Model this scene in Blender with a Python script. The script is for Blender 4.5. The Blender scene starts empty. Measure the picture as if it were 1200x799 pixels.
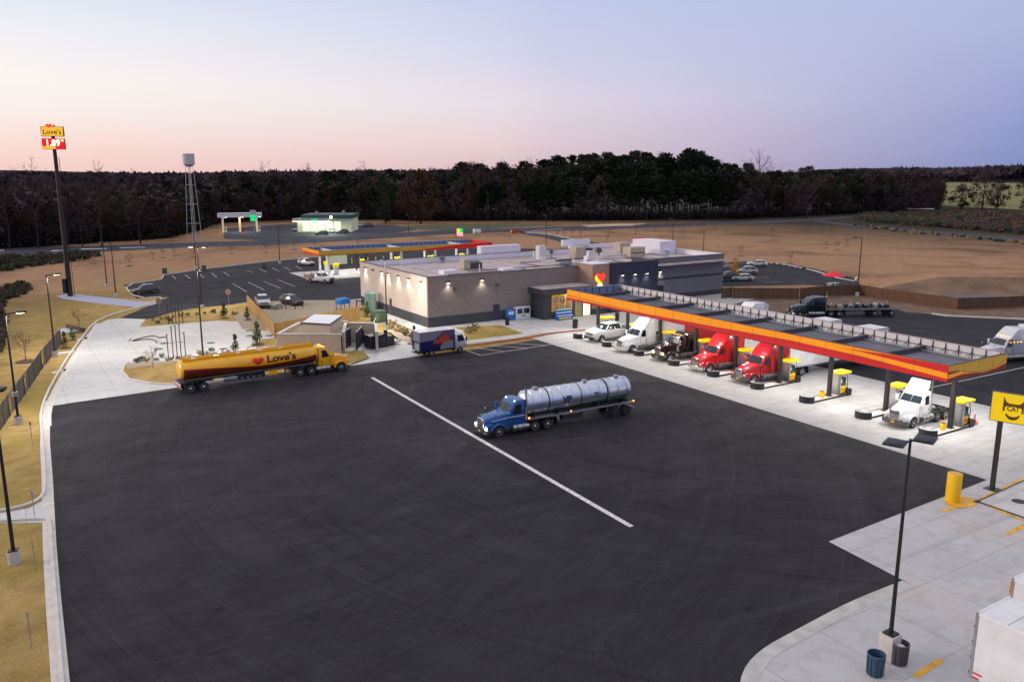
import bpy, bmesh, math, random
from mathutils import Vector, Matrix
random.seed(7)
R = math.radians
C = bpy.context.scene.collection
# ------------------------------------------------------------------ survey helpers
F, HOR, CX, CY, CAMH = 965.0, 201.5, 600.0, 399.5, 22.0
PIT = math.atan((CY-HOR)/F); AZ = R(57.8)
FW = Vector((math.cos(AZ)*math.cos(PIT), math.sin(AZ)*math.cos(PIT), -math.sin(PIT)))
RT = Vector((math.sin(AZ), -math.cos(AZ), 0)); UP = RT.cross(FW)
def g(px, py, z=0.0):
    """survey point of the photograph -> world x, y at height z"""
    d = FW + RT*((px-CX)/F) - UP*((py-CY)/F)
    t = (z-CAMH)/d.z
    return (d.x*t, d.y*t)
def g3(px, py, z=0.0):
    a = g(px, py, z); return (a[0], a[1], z)
# ------------------------------------------------------------------ materials
MATS = {}
def nt(name):
    m = bpy.data.materials.new(name); m.use_nodes = True
    n = m.node_tree; b = n.nodes['Principled BSDF']
    return m, n.nodes, n.links, b
def mk(name, col, rough=.6, metal=0., var=.12, scale=3., bump=0., emit=0., ecol=None, coat=0., spec=.5):
    if name in MATS: return MATS[name]
    m, N, L, b = nt(name)
    b.inputs['Roughness'].default_value = rough; b.inputs['Metallic'].default_value = metal
    b.inputs['Specular IOR Level'].default_value = spec
    if coat: b.inputs['Coat Weight'].default_value = coat; b.inputs['Coat Roughness'].default_value = .08
    tc = N.new('ShaderNodeTexCoord'); ns = N.new('ShaderNodeTexNoise')
    ns.inputs['Scale'].default_value = scale; ns.inputs['Detail'].default_value = 5
    L.new(tc.outputs['Object'], ns.inputs['Vector'])
    mr = N.new('ShaderNodeMapRange'); mr.inputs['From Min'].default_value = .3; mr.inputs['From Max'].default_value = .7
    mr.inputs['To Min'].default_value = 1-var; mr.inputs['To Max'].default_value = 1+var
    L.new(ns.outputs['Fac'], mr.inputs['Value'])
    vm = N.new('ShaderNodeVectorMath'); vm.operation = 'SCALE'; vm.inputs[0].default_value = col[:3]
    L.new(mr.outputs[0], vm.inputs['Scale']); L.new(vm.outputs[0], b.inputs['Base Color'])
    if bump:
        bp = N.new('ShaderNodeBump'); bp.inputs['Strength'].default_value = bump; bp.inputs['Distance'].default_value = .05
        L.new(ns.outputs['Fac'], bp.inputs['Height']); L.new(bp.outputs[0], b.inputs['Normal'])
    if emit:
        b.inputs['Emission Color'].default_value = (*(ecol or col)[:3], 1); b.inputs['Emission Strength'].default_value = emit
    MATS[name] = m
    return m
def grime(name, z0=.45, z1=1.25, amt=.5):
    m = MATS.get(name)
    if not m: return
    N, L = m.node_tree.nodes, m.node_tree.links; b = N['Principled BSDF']; src = b.inputs['Base Color'].links[0].from_socket
    tc = N.new('ShaderNodeTexCoord'); sp = N.new('ShaderNodeSeparateXYZ'); L.new(tc.outputs['Object'], sp.inputs[0]); ns = N.new('ShaderNodeTexNoise'); ns.inputs['Scale'].default_value = 1.6; ns.inputs['Detail'].default_value = 6; L.new(tc.outputs['Object'], ns.inputs['Vector'])
    h = mth(N, L, 'ADD', sp.outputs[2], mth(N, L, 'MULTIPLY', ns.outputs['Fac'], .7)); f = mrange(N, L, h, z0+.3, z1+.4, amt, 0.)
    f = mth(N, L, 'ADD', f, mrange(N, L, ns.outputs['Fac'], .5, .75, 0, .07)); L.new(mixc(N, L, f, src, (.07, .058, .05)), b.inputs['Base Color'])
def ramp(N, pts):
    r = N.new('ShaderNodeValToRGB'); e = r.color_ramp.elements
    while len(e) < len(pts): e.new(.5)
    for i, (p, c) in enumerate(pts): e[i].position = p; e[i].color = (*c[:3], 1)
    return r
def noise(N, L, tc, scale, detail=4, dist=0., sx=1, sy=1, rot=0):
    mp = N.new('ShaderNodeMapping'); mp.inputs['Scale'].default_value = (sx, sy, 1); mp.inputs['Rotation'].default_value = (0, 0, rot)
    L.new(tc.outputs['Object'], mp.inputs['Vector'])
    n = N.new('ShaderNodeTexNoise'); n.inputs['Scale'].default_value = scale; n.inputs['Detail'].default_value = detail
    n.inputs['Distortion'].default_value = dist
    L.new(mp.outputs[0], n.inputs['Vector']); return n
def mth(N, L, op, a, b=None, c=None):
    n = N.new('ShaderNodeMath'); n.operation = op
    for i, v in enumerate((a, b, c)):
        if v is None: continue
        if hasattr(v, 'links'): L.new(v, n.inputs[i])
        else: n.inputs[i].default_value = v
    return n.outputs[0]
def mixc(N, L, fac, a, b, mode='MIX'):
    n = N.new('ShaderNodeMix'); n.data_type = 'RGBA'; n.blend_type = mode; n.clamp_factor = True
    for s, v in ((n.inputs[0], fac), (n.inputs[6], a), (n.inputs[7], b)):
        if hasattr(v, 'links'): L.new(v, s)
        elif isinstance(v, (int, float)): s.default_value = v
        else: s.default_value = (*v[:3], 1)
    return n.outputs[2]
def mrange(N, L, v, a, b, c=0., d=1.):
    n = N.new('ShaderNodeMapRange'); L.new(v, n.inputs[0])
    for i, q in enumerate((a, b, c, d)): n.inputs[i+1].default_value = q
    return n.outputs[0]
def mat_grass(name, field):
    m, N, L, b = nt(name); b.inputs['Roughness'].default_value = .95; b.inputs['Specular IOR Level'].default_value = .1
    tc = N.new('ShaderNodeTexCoord'); sp = N.new('ShaderNodeSeparateXYZ'); L.new(tc.outputs['Object'], sp.inputs[0])
    n1 = noise(N, L, tc, .05, 6, .6); n2 = noise(N, L, tc, .6, 6, .3); n3 = noise(N, L, tc, 6, 4)
    n4 = noise(N, L, tc, .25, 4, .8, 1, 9, R(-28))
    gold = mixc(N, L, mrange(N, L, n2.outputs['Fac'], .3, .72), (.37, .24, .075), (.52, .37, .15))
    gold = mixc(N, L, mrange(N, L, n1.outputs['Fac'], .44, .66), gold, (.27, .22, .05))
    brown = mixc(N, L, mrange(N, L, n4.outputs['Fac'], .35, .65), (.33, .187, .108), (.47, .28, .165))
    brown = mixc(N, L, mrange(N, L, n1.outputs['Fac'], .5, .75), brown, (.17, .095, .06))
    gold = mixc(N, L, mrange(N, L, noise(N, L, tc, .35, 7, 1.5).outputs['Fac'], .5, .68, 0, .55), gold, (.24, .15, .07))
    brown = mixc(N, L, mrange(N, L, noise(N, L, tc, .9, 7, .8).outputs['Fac'], .48, .7, 0, .45), brown, (.20, .118, .07))
    if field:
        dx = mth(N, L, 'SUBTRACT', sp.outputs[0], 56.); dx = mth(N, L, 'ADD', dx, mth(N, L, 'MULTIPLY', mth(N, L, 'MAXIMUM', dx, 0.), .55)); dy = mth(N, L, 'SUBTRACT', sp.outputs[1], 92.)
        d = mth(N, L, 'SQRT', mth(N, L, 'ADD', mth(N, L, 'POWER', mth(N, L, 'ABSOLUTE', dx), 2.), mth(N, L, 'MULTIPLY', mth(N, L, 'POWER', mth(N, L, 'ABSOLUTE', dy), 2.), .95)))
        d = mth(N, L, 'ADD', d, mth(N, L, 'MULTIPLY', n1.outputs['Fac'], 34.))
        col = mixc(N, L, mrange(N, L, d, 88, 124), gold, brown)
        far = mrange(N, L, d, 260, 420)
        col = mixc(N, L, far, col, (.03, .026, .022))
    else: col = gold
    col = mixc(N, L, mrange(N, L, n3.outputs['Fac'], .3, .7, .0, .34), col, (.10, .065, .02))
    L.new(col, b.inputs['Base Color'])
    bp = N.new('ShaderNodeBump'); bp.inputs['Strength'].default_value = .5; bp.inputs['Distance'].default_value = .08
    L.new(n3.outputs['Fac'], bp.inputs['Height']); L.new(bp.outputs[0], b.inputs['Normal'])
    MATS[name] = m; return m
def mat_asphalt(name, base=(.034, .033, .037), hi=(.052, .05, .053), streak=.5):
    m, N, L, b = nt(name); b.inputs['Specular IOR Level'].default_value = .18
    tc = N.new('ShaderNodeTexCoord')
    n1 = noise(N, L, tc, .035, 5, 1.2); n2 = noise(N, L, tc, .3, 6, .5); n3 = noise(N, L, tc, 9, 3)
    n4 = noise(N, L, tc, .12, 5, 1.5, 1, 7, R(35)); n5 = noise(N, L, tc, .1, 5, 1.5, 1, 9, R(-62))
    c = mixc(N, L, mrange(N, L, n1.outputs['Fac'], .35, .65), base, hi)
    c = mixc(N, L, mrange(N, L, n4.outputs['Fac'], .52, .75, 0, streak), c, (.024, .0235, .026))
    c = mixc(N, L, mrange(N, L, n5.outputs['Fac'], .55, .75, 0, streak*.8), c, tuple(v*1.25 for v in hi))
    c = mixc(N, L, mrange(N, L, n2.outputs['Fac'], .4, .7, 0, .3), c, tuple(v*.8 for v in base))
    c = mixc(N, L, mrange(N, L, n3.outputs['Fac'], .35, .7, 0, .25), c, tuple(v*1.6 for v in hi))
    sp = N.new('ShaderNodeSeparateXYZ'); L.new(tc.outputs['Object'], sp.inputs[0])
    for cx_, cy_, rs, st in ((58., 52., 1.1, .5), (-6., 96., .8, .45), (30., 20., 1.6, .4), (44., 120., .9, .4), (70., 60., 3.4, .5), (10., 70., 2.6, .4)):
        ax_ = mth(N, L, 'SUBTRACT', sp.outputs[0], cx_); ay_ = mth(N, L, 'SUBTRACT', sp.outputs[1], cy_)
        rr_ = mth(N, L, 'SQRT', mth(N, L, 'ADD', mth(N, L, 'MULTIPLY', ax_, ax_), mth(N, L, 'MULTIPLY', ay_, ay_)))
        an_ = mth(N, L, 'ARCTAN2', ay_, ax_); cb = N.new('ShaderNodeCombineXYZ')
        L.new(mth(N, L, 'MULTIPLY', rr_, rs), cb.inputs[0]); L.new(mth(N, L, 'MULTIPLY', an_, 1.6), cb.inputs[1])
        q_ = N.new('ShaderNodeTexNoise'); q_.inputs['Scale'].default_value = 1.; q_.inputs['Detail'].default_value = 5; q_.inputs['Roughness'].default_value = .7; L.new(cb.outputs[0], q_.inputs['Vector'])
        c = mixc(N, L, mrange(N, L, q_.outputs['Fac'], .53, .72, 0, st), c, tuple(v*.45 for v in base)); c = mixc(N, L, mrange(N, L, q_.outputs['Fac'], .30, .42, st*.8, 0), c, tuple(v*1.7 for v in hi))
    # tar seams and oil drips
    vo = N.new('ShaderNodeTexVoronoi'); vo.feature = 'DISTANCE_TO_EDGE'; vo.inputs['Scale'].default_value = .045; mp_ = N.new('ShaderNodeMapping'); L.new(tc.outputs['Object'], mp_.inputs[0])
    wv = N.new('ShaderNodeVectorMath'); wv.operation = 'ADD'; L.new(mp_.outputs[0], wv.inputs[0]); sc_ = N.new('ShaderNodeVectorMath'); sc_.operation = 'SCALE'; sc_.inputs['Scale'].default_value = 5.; L.new(n2.outputs['Color'], sc_.inputs[0]); L.new(sc_.outputs[0], wv.inputs[1]); L.new(wv.outputs[0], vo.inputs['Vector'])
    c = mixc(N, L, mrange(N, L, vo.outputs['Distance'], .0, .004, .7, 0), c, (.008, .008, .008))
    v2 = N.new('ShaderNodeTexVoronoi'); v2.inputs['Scale'].default_value = .45; L.new(tc.outputs['Object'], v2.inputs['Vector'])
    c = mixc(N, L, mth(N, L, 'MULTIPLY', mrange(N, L, v2.outputs['Distance'], .06, .22, 1, 0), mrange(N, L, n2.outputs['Fac'], .5, .6, 0, .7)), c, (.007, .007, .007))
    L.new(c, b.inputs['Base Color']); L.new(mrange(N, L, n2.outputs['Fac'], .3, .7, .72, .9), b.inputs['Roughness'])
    bp = N.new('ShaderNodeBump'); bp.inputs['Strength'].default_value = .25; bp.inputs['Distance'].default_value = .02
    L.new(n3.outputs['Fac'], bp.inputs['Height']); L.new(bp.outputs[0], b.inputs['Normal'])
    MATS[name] = m; return m
def mat_concrete(name, base=(.46, .45, .44), joint=4.6, dirt=(.30, .27, .24), rust=0.):
    m, N, L, b = nt(name); b.inputs['Roughness'].default_value = .85; b.inputs['Specular IOR Level'].default_value = .3
    tc = N.new('ShaderNodeTexCoord'); sp = N.new('ShaderNodeSeparateXYZ'); L.new(tc.outputs['Object'], sp.inputs[0])
    n1 = noise(N, L, tc, .12, 6, .8); n2 = noise(N, L, tc, .9, 6, .5); n3 = noise(N, L, tc, 14, 3)
    n4 = noise(N, L, tc, .3, 5, 1., 1, 6, 0)
    c = mixc(N, L, mrange(N, L, n1.outputs['Fac'], .3, .7), tuple(v*.88 for v in base), tuple(min(.9, v*1.08) for v in base))
    c = mixc(N, L, mrange(N, L, n2.outputs['Fac'], .50, .78, 0, .62), c, dirt)
    n7 = noise(N, L, tc, .8, 5, .6, .06, 1.3, 0); c = mixc(N, L, mrange(N, L, n7.outputs['Fac'], .56, .74, 0, .45), c, tuple(v*.5 for v in base))
    c = mixc(N, L, mrange(N, L, n4.outputs['Fac'], .55, .78, 0, .4), c, dirt)
    c = mixc(N, L, mrange(N, L, n3.outputs['Fac'], .35, .7, 0, .15), c, tuple(v*.6 for v in base))
    n6 = noise(N, L, tc, .35, 6, 2.5, 5, 1, R(8)); c = mixc(N, L, mrange(N, L, n6.outputs['Fac'], .54, .75, 0, .35), c, tuple(v*.62 for v in base))
    if rust: c = mixc(N, L, mrange(N, L, n1.outputs['Fac'], .52, .72, 0, rust), c, (.42, .27, .13))
    j = []
    for s in (0, 1):
        v = mth(N, L, 'ABSOLUTE', mth(N, L, 'SUBTRACT', mth(N, L, 'FRACT', mth(N, L, 'DIVIDE', sp.outputs[s], joint)), .5))
        j.append(mrange(N, L, v, .5-.05/joint, .5-.02/joint))
    c = mixc(N, L, mth(N, L, 'MULTIPLY', mth(N, L, 'MAXIMUM', j[0], j[1]), .36), c, (.13, .12, .11))
    # slab to slab tone
    vr = N.new('ShaderNodeTexWhiteNoise'); vr.noise_dimensions = '2D'
    fl = N.new('ShaderNodeVectorMath'); fl.operation = 'FLOOR'; dv = N.new('ShaderNodeVectorMath'); dv.operation = 'SCALE'; dv.inputs['Scale'].default_value = 1/joint
    L.new(tc.outputs['Object'], dv.inputs[0]); L.new(dv.outputs[0], fl.inputs[0]); L.new(fl.outputs[0], vr.inputs['Vector'])
    c = mixc(N, L, mrange(N, L, vr.outputs['Value'], 0, 1, 0, .22), c, tuple(v*.75 for v in base))
    L.new(c, b.inputs['Base Color'])
    MATS[name] = m; return m
def mat_brick(name, base, w=.4, h=.2, groove=.75, ax='xz', vertical=False):
    """masonry courses: thin darker joints and a little tone per block"""
    m, N, L, b = nt(name); b.inputs['Roughness'].default_value = .9; b.inputs['Specular IOR Level'].default_value = .2
    tc = N.new('ShaderNodeTexCoord'); sp = N.new('ShaderNodeSeparateXYZ'); L.new(tc.outputs['Object'], sp.inputs[0])
    cb = N.new('ShaderNodeCombineXYZ')
    L.new(mth(N, L, 'ADD', sp.outputs[0], sp.outputs[1]), cb.inputs[0]); L.new(sp.outputs[2], cb.inputs[1])
    br = N.new('ShaderNodeTexBrick'); br.inputs['Scale'].default_value = 1; br.inputs['Brick Width'].default_value = w; br.inputs['Row Height'].default_value = h
    br.inputs['Mortar Size'].default_value = .012; br.inputs['Mortar Smooth'].default_value = .3
    br.inputs['Color1'].default_value = (*[v*.93 for v in base], 1); br.inputs['Color2'].default_value = (*[v*1.08 for v in base], 1)
    br.inputs['Mortar'].default_value = (*[v*groove for v in base], 1)
    L.new(cb.outputs[0], br.inputs['Vector'])
    n1 = noise(N, L, tc, .35, 5, .5)
    c = mixc(N, L, mrange(N, L, n1.outputs['Fac'], .35, .7, 0, .3), br.outputs['Color'], tuple(v*.75 for v in base))
    L.new(c, b.inputs['Base Color']); MATS[name] = m; return m
def mat_planks(name, base, w=.14):
    m, N, L, b = nt(name); b.inputs['Roughness'].default_value = .85
    tc = N.new('ShaderNodeTexCoord'); sp = N.new('ShaderNodeSeparateXYZ'); L.new(tc.outputs['Object'], sp.inputs[0])
    u = mth(N, L, 'DIVIDE', sp.outputs[0], w)
    fr = mth(N, L, 'ABSOLUTE', mth(N, L, 'SUBTRACT', mth(N, L, 'FRACT', u), .5))
    wn = N.new('ShaderNodeTexWhiteNoise'); wn.noise_dimensions = '1D'; L.new(mth(N, L, 'FLOOR', u), wn.inputs['W'])
    n1 = noise(N, L, tc, 3, 5, .4, 1, 1)
    c = mixc(N, L, mrange(N, L, wn.outputs['Value'], 0, 1, 0, .5), base, tuple(v*.55 for v in base))
    c = mixc(N, L, mrange(N, L, n1.outputs['Fac'], .4, .7, 0, .35), c, tuple(v*.6 for v in base))
    c = mixc(N, L, mrange(N, L, fr, .42, .48, 0, .85), c, (.02, .013, .008))
    L.new(c, b.inputs['Base Color']); MATS[name] = m; return m

M = {}
M['ground'] = mat_grass('dormant_grass', True); M['lawn'] = mat_grass('golden_lawn', False)
M['asphalt'] = mat_asphalt('lot_asphalt', (.0190, .0184, .0240), (.034, .0328, .0395)); M['road'] = mat_asphalt('road_asphalt', (.04, .04, .056), (.062, .062, .086), .2)
M['pad'] = mat_concrete('fuel_pad_concrete', (.50, .495, .49), 4.6); M['drive'] = mat_concrete('drive_concrete', (.62, .62, .61), 4.6, (.42, .41, .40))
M['yard'] = mat_concrete('yard_concrete', (.52, .52, .54), 4.6, (.33, .31, .30), .38); M['walk'] = mat_concrete('walk_concrete', (.56, .555, .56), 1.8)
M['tank_pad'] = mat_concrete('tank_pad_concrete', (.66, .64, .61), 3.5, (.45, .42, .38))
M['kerb'] = mk('kerb_concrete', (.60, .57, .53), .85, 0, .12, 1.5)
M['redkerb'] = mk('painted_red_kerb', (.30, .10, .06), .8, 0, .3, 2)
M['gravel'] = mk('gravel_bed', (.36, .29, .21), .95, 0, .45, 9, .6); M['mulch'] = mk('mulch', (.09, .05, .03), .95, 0, .4, 6)
M['path'] = mk('gravel_path', (.36, .37, .47), .9, 0, .2, 2)
M['pwhite'] = mk('line_paint', (.62, .62, .62), .7, 0, .3, 3); M['pyellow'] = mk('yellow_line_paint', (.68, .37, .03), .7, 0, .35, 2)
M['black'] = mk('black_plastic', (.012, .012, .014), .55); M['frame'] = mk('chassis_black', (.02, .02, .022), .6, 0, .4, 4)
M['tyre'] = mk('tyre_rubber', (.015, .015, .016), .85); M['chrome'] = mk('chrome', (.62, .62, .64), .18, 1., .05); M['alu'] = mk('brushed_aluminium', (.55, .56, .58), .35, .9, .1)
M['rim'] = mk('wheel_aluminium', (.62, .62, .64), .3, .8, .1); M['glass'] = mk('dark_glass', (.012, .02, .028), .08, 0, .1, 3, spec=.8)
M['steel'] = mk('galvanised_steel', (.34, .35, .37), .45, .6, .15, 2); M['pole'] = mk('bronze_pole_paint', (.014, .012, .012), .5)
M['white'] = mk('white_paint', (.80, .80, .80), .3, 0, .04, 2, coat=.4); M['trwhite'] = mk('trailer_white', (.72, .73, .75), .45, 0, .08, 1)
M['red'] = mk('red_paint', (.62, .012, .02), .25, 0, .05, 2, coat=.6); M['wine'] = mk('dark_red_paint', (.42, .008, .018), .25, 0, .05, 2, coat=.6)
M['blue'] = mk('blue_paint', (.006, .085, .31), .3, 0, .08, 2, coat=.5); M['blackpaint'] = mk('black_paint', (.012, .010, .012), .2, 0, .1, 2, coat=.7)
M['yellow'] = mk('tanker_yellow', (.88, .43, .006), .3, 0, .06, 1, coat=.4); M['safety'] = mk('safety_yellow', (.86, .50, .006), .5, 0, .05, 3)
M['signyellow'] = mk('sign_yellow', (.85, .60, .0), .5, 0, .03, 3, emit=.22)
M['navy'] = mk('navy_paint', (.02, .022, .05), .6, 0, .2, 2); M['tealpaint'] = mk('dark_teal_paint', (.004, .013, .016), .3, 0, .1, 2, coat=.5)
M['silver'] = mk('silver_car_paint', (.62, .63, .66), .3, .3, .05, 2, coat=.4); M['grey'] = mk('grey_car_paint', (.10, .10, .11), .3, .3, .05, 2, coat=.4)
M['darkcar'] = mk('dark_car_paint', (.025, .027, .033), .25, 0, .05, 2, coat=.5); M['redcar'] = mk('red_car_paint', (.35, .02, .02), .3, 0, .05, 2, coat=.4)
M['head'] = mk('headlamp_lens', (.8, .8, .75), .2, 0, 0, 1, emit=1.2, ecol=(1, .95, .8)); M['headlit'] = mk('lit_headlamp', (1, 1, .95), .2, 0, 0, 1, emit=45, ecol=(1, .97, .86))
M['amber'] = mk('amber_lamp', (.9, .3, .02), .3, 0, 0, 1, emit=4, ecol=(1, .42, .06)); M['tail'] = mk('tail_lamp', (.4, .01, .01), .3, 0, 0, 1, emit=.6, ecol=(1, .05, .03))
M['lens'] = mk('unlit_lens', (.55, .56, .58), .25)
M['brakelit'] = mk('lit_tail_lamp', (.8, .02, .01), .3, 0, 0, 1, emit=18, ecol=(1, .06, .03))
M['orange'] = mk('fascia_orange', (.93, .34, .0), .45, 0, .06, .25, emit=.10, ecol=(1, .30, 0)); M['fred'] = mk('fascia_red', (.56, .008, .012), .45, 0, .08, .25, emit=.10, ecol=(.9, .01, .01)); M['maroon'] = mk('fascia_maroon', (.20, .015, .012), .5, 0, .04, 1)
M['gold'] = mk('fascia_gold', (.62, .36, .03), .5, 0, .04, 1)
M['lovered'] = mk('logo_red', (.75, .03, .01), .4, 0, .03, 1); M['brown'] = mk('logo_brown', (.05, .012, .006), .4, 0, .03, 1)
M['tanktop'] = mk('tanker_swoosh', (.20, .022, .006), .35, 0, .06, 1, coat=.4)
M['deck'] = mk('canopy_deck', (.20, .21, .25), .6, .2, .15, .6); M['framepanel'] = mk('fascia_back_panel', (.62, .61, .62), .6, 0, .08, 1); M['strut'] = mk('grey_steel_strut', (.06, .06, .075), .6)
M['soffit'] = mk('white_soffit', (.72, .72, .70), .6); M['lit'] = mk('lit_lamp_panel', (1, 1, 1), .3, 0, 0, 1, emit=14, ecol=(1, .97, .9)); M['warmlit'] = mk('lit_wall_lamp', (1, .9, .6), .3, 0, 0, 1, emit=22, ecol=(1, .9, .62))
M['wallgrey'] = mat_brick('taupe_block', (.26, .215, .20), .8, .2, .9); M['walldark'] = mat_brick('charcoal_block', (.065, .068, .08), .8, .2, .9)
M['wallsidelit'] = mat_brick('taupe_block_lit_side', (.56, .48, .43), .8, .2, .9)  # same taupe block, lightened to paint in the dusk glow on the end wall
M['walltan'] = mat_brick('tan_block', (.36, .245, .19), .4, .2, .85); M['wallnavy'] = mk('navy_panel', (.028, .03, .062), .6, 0, .1, 1); M['wallslate'] = mat_brick('slate_block', (.17, .165, .19), .8, .2, .85)
M['beige'] = mat_brick('beige_block', (.50, .42, .33), .4, .2, .85); M['roof'] = mk('membrane_roof', (.46, .385, .38), .8, 0, .22, .5); M['membrane'] = mk('white_membrane', (.72, .70, .78), .7, 0, .06, .5)
M['coping'] = mk('dark_coping', (.06, .06, .07), .5); M['hvac'] = mk('hvac_beige', (.45, .38, .30), .6, .1, .15, 2); M['hvacdark'] = mk('fan_grille', (.05, .05, .055), .6)
M['fence'] = mat_planks('cedar_fence', (.46, .28, .095), .32); M['fenceb'] = mat_planks('brown_fence', (.145, .075, .042), .32)
M['green'] = mk('utility_green', (.035, .085, .05), .6); M['tealtank'] = mk('pale_teal_paint', (.19, .30, .27), .5, 0, .15, 2)
M['bluebin'] = mk('recycling_blue', (.01, .17, .52), .5); M['icewhite'] = mk('merchandiser_white', (.62, .66, .72), .4)
M['litwin'] = mk('lit_shop_window', (.12, .09, .04), .3, 0, .8, 1.7, emit=.16, ecol=(1, .78, .42)); M['litdoor'] = mk('lit_glass', (1, .85, .6), .3, 0, .3, 3, emit=1.5, ecol=(1, .8, .5))
M['shopglow'] = mk('bright_shop_front', (.6, .7, .45), .4, 0, .9, .5, emit=1.0, ecol=(.85, 1, .62)); M['pricegreen'] = mk('price_green', (.0, .4, .1), .4, 0, 0, 1, emit=.8, ecol=(.0, .8, .2))
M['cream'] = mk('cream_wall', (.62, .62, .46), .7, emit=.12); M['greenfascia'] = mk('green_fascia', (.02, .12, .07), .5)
M['litheart'] = mk('lit_heart', (1, .06, .03), .4, 0, 0, 1, emit=1.1, ecol=(1, .035, .015)); M['litwhite'] = mk('lit_white_sign', (1, 1, .95), .4, 0, 0, 1, emit=4)
M['litsign'] = mk('lit_yellow_sign', (1, .6, .05), .4, 0, .08, .8, emit=.62, ecol=(1, .50, .02)); M['litred'] = mk('lit_red_panel', (.8, .01, .02), .4, 0, 0, 1, emit=.55, ecol=(1, .01, .02))
M['digit'] = mk('lit_price_digit', (1, .95, .6), .4, 0, 0, 1, emit=1.6, ecol=(1, .93, .55)); M['sgnpole'] = mk('dark_sign_pole', (.022, .010, .010), .6)
M['signback'] = mk('sign_back', (.30, .17, .15), .6); M['conc'] = mk('pole_base_concrete', (.50, .47, .45), .85, 0, .12, 3)
M['tank'] = mk('tank_steel', (.60, .65, .76), .29, .85, .10, 1.3); M['tankgreen'] = mk('tank_green_stripe', (.03, .12, .05), .5, 0, .3, 2)
M['pine'] = mk('pine_needles', (.024, .034, .018), .9, 0, .5, .5, spec=.1); M['pineb'] = mk('pine_needles_dark', (.010, .017, .010), .9, 0, .5, .5, spec=.1)
M['twig'] = mk('bare_twigs', (.062, .045, .046), .95, 0, .4, .4, spec=.05); M['bark'] = mk('bark', (.040, .031, .030), .95, 0, .3, 2, spec=.05); M['rustleaf'] = mk('rust_leaves', (.060, .032, .017), .95, 0, .4, .6, spec=.1)
M['olive'] = mk('olive_leaves', (.034, .030, .018), .95, 0, .5, .5, spec=.1)
M['shrub'] = mk('shrub_green', (.10, .13, .045), .9, 0, .4, 2); M['shrubtan'] = mk('dry_shrub', (.28, .20, .08), .95, 0, .4, 2); M['scrub'] = mk('dark_scrub', (.04, .026, .018), .95, 0, .4, 1)
M['saptwig'] = mk('sapling_twigs', (.16, .085, .055), .95, 0, .3, 2); M['yleaf'] = mk('yellow_leaves', (.75, .42, .01), .8, 0, .2, 2)

for q in ('white_paint', 'red_paint', 'dark_red_paint', 'blue_paint', 'silver_car_paint', 'dark_car_paint', 'grey_car_paint', 'brushed_aluminium', 'dark_teal_paint'): grime(q)
grime('tanker_yellow', .3, .9, .3); grime('trailer_white', .9, 1.7, .2); grime('tank_steel', 1.1, 2.0, .5); grime('brushed_aluminium', .2, .8, .3)
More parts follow.
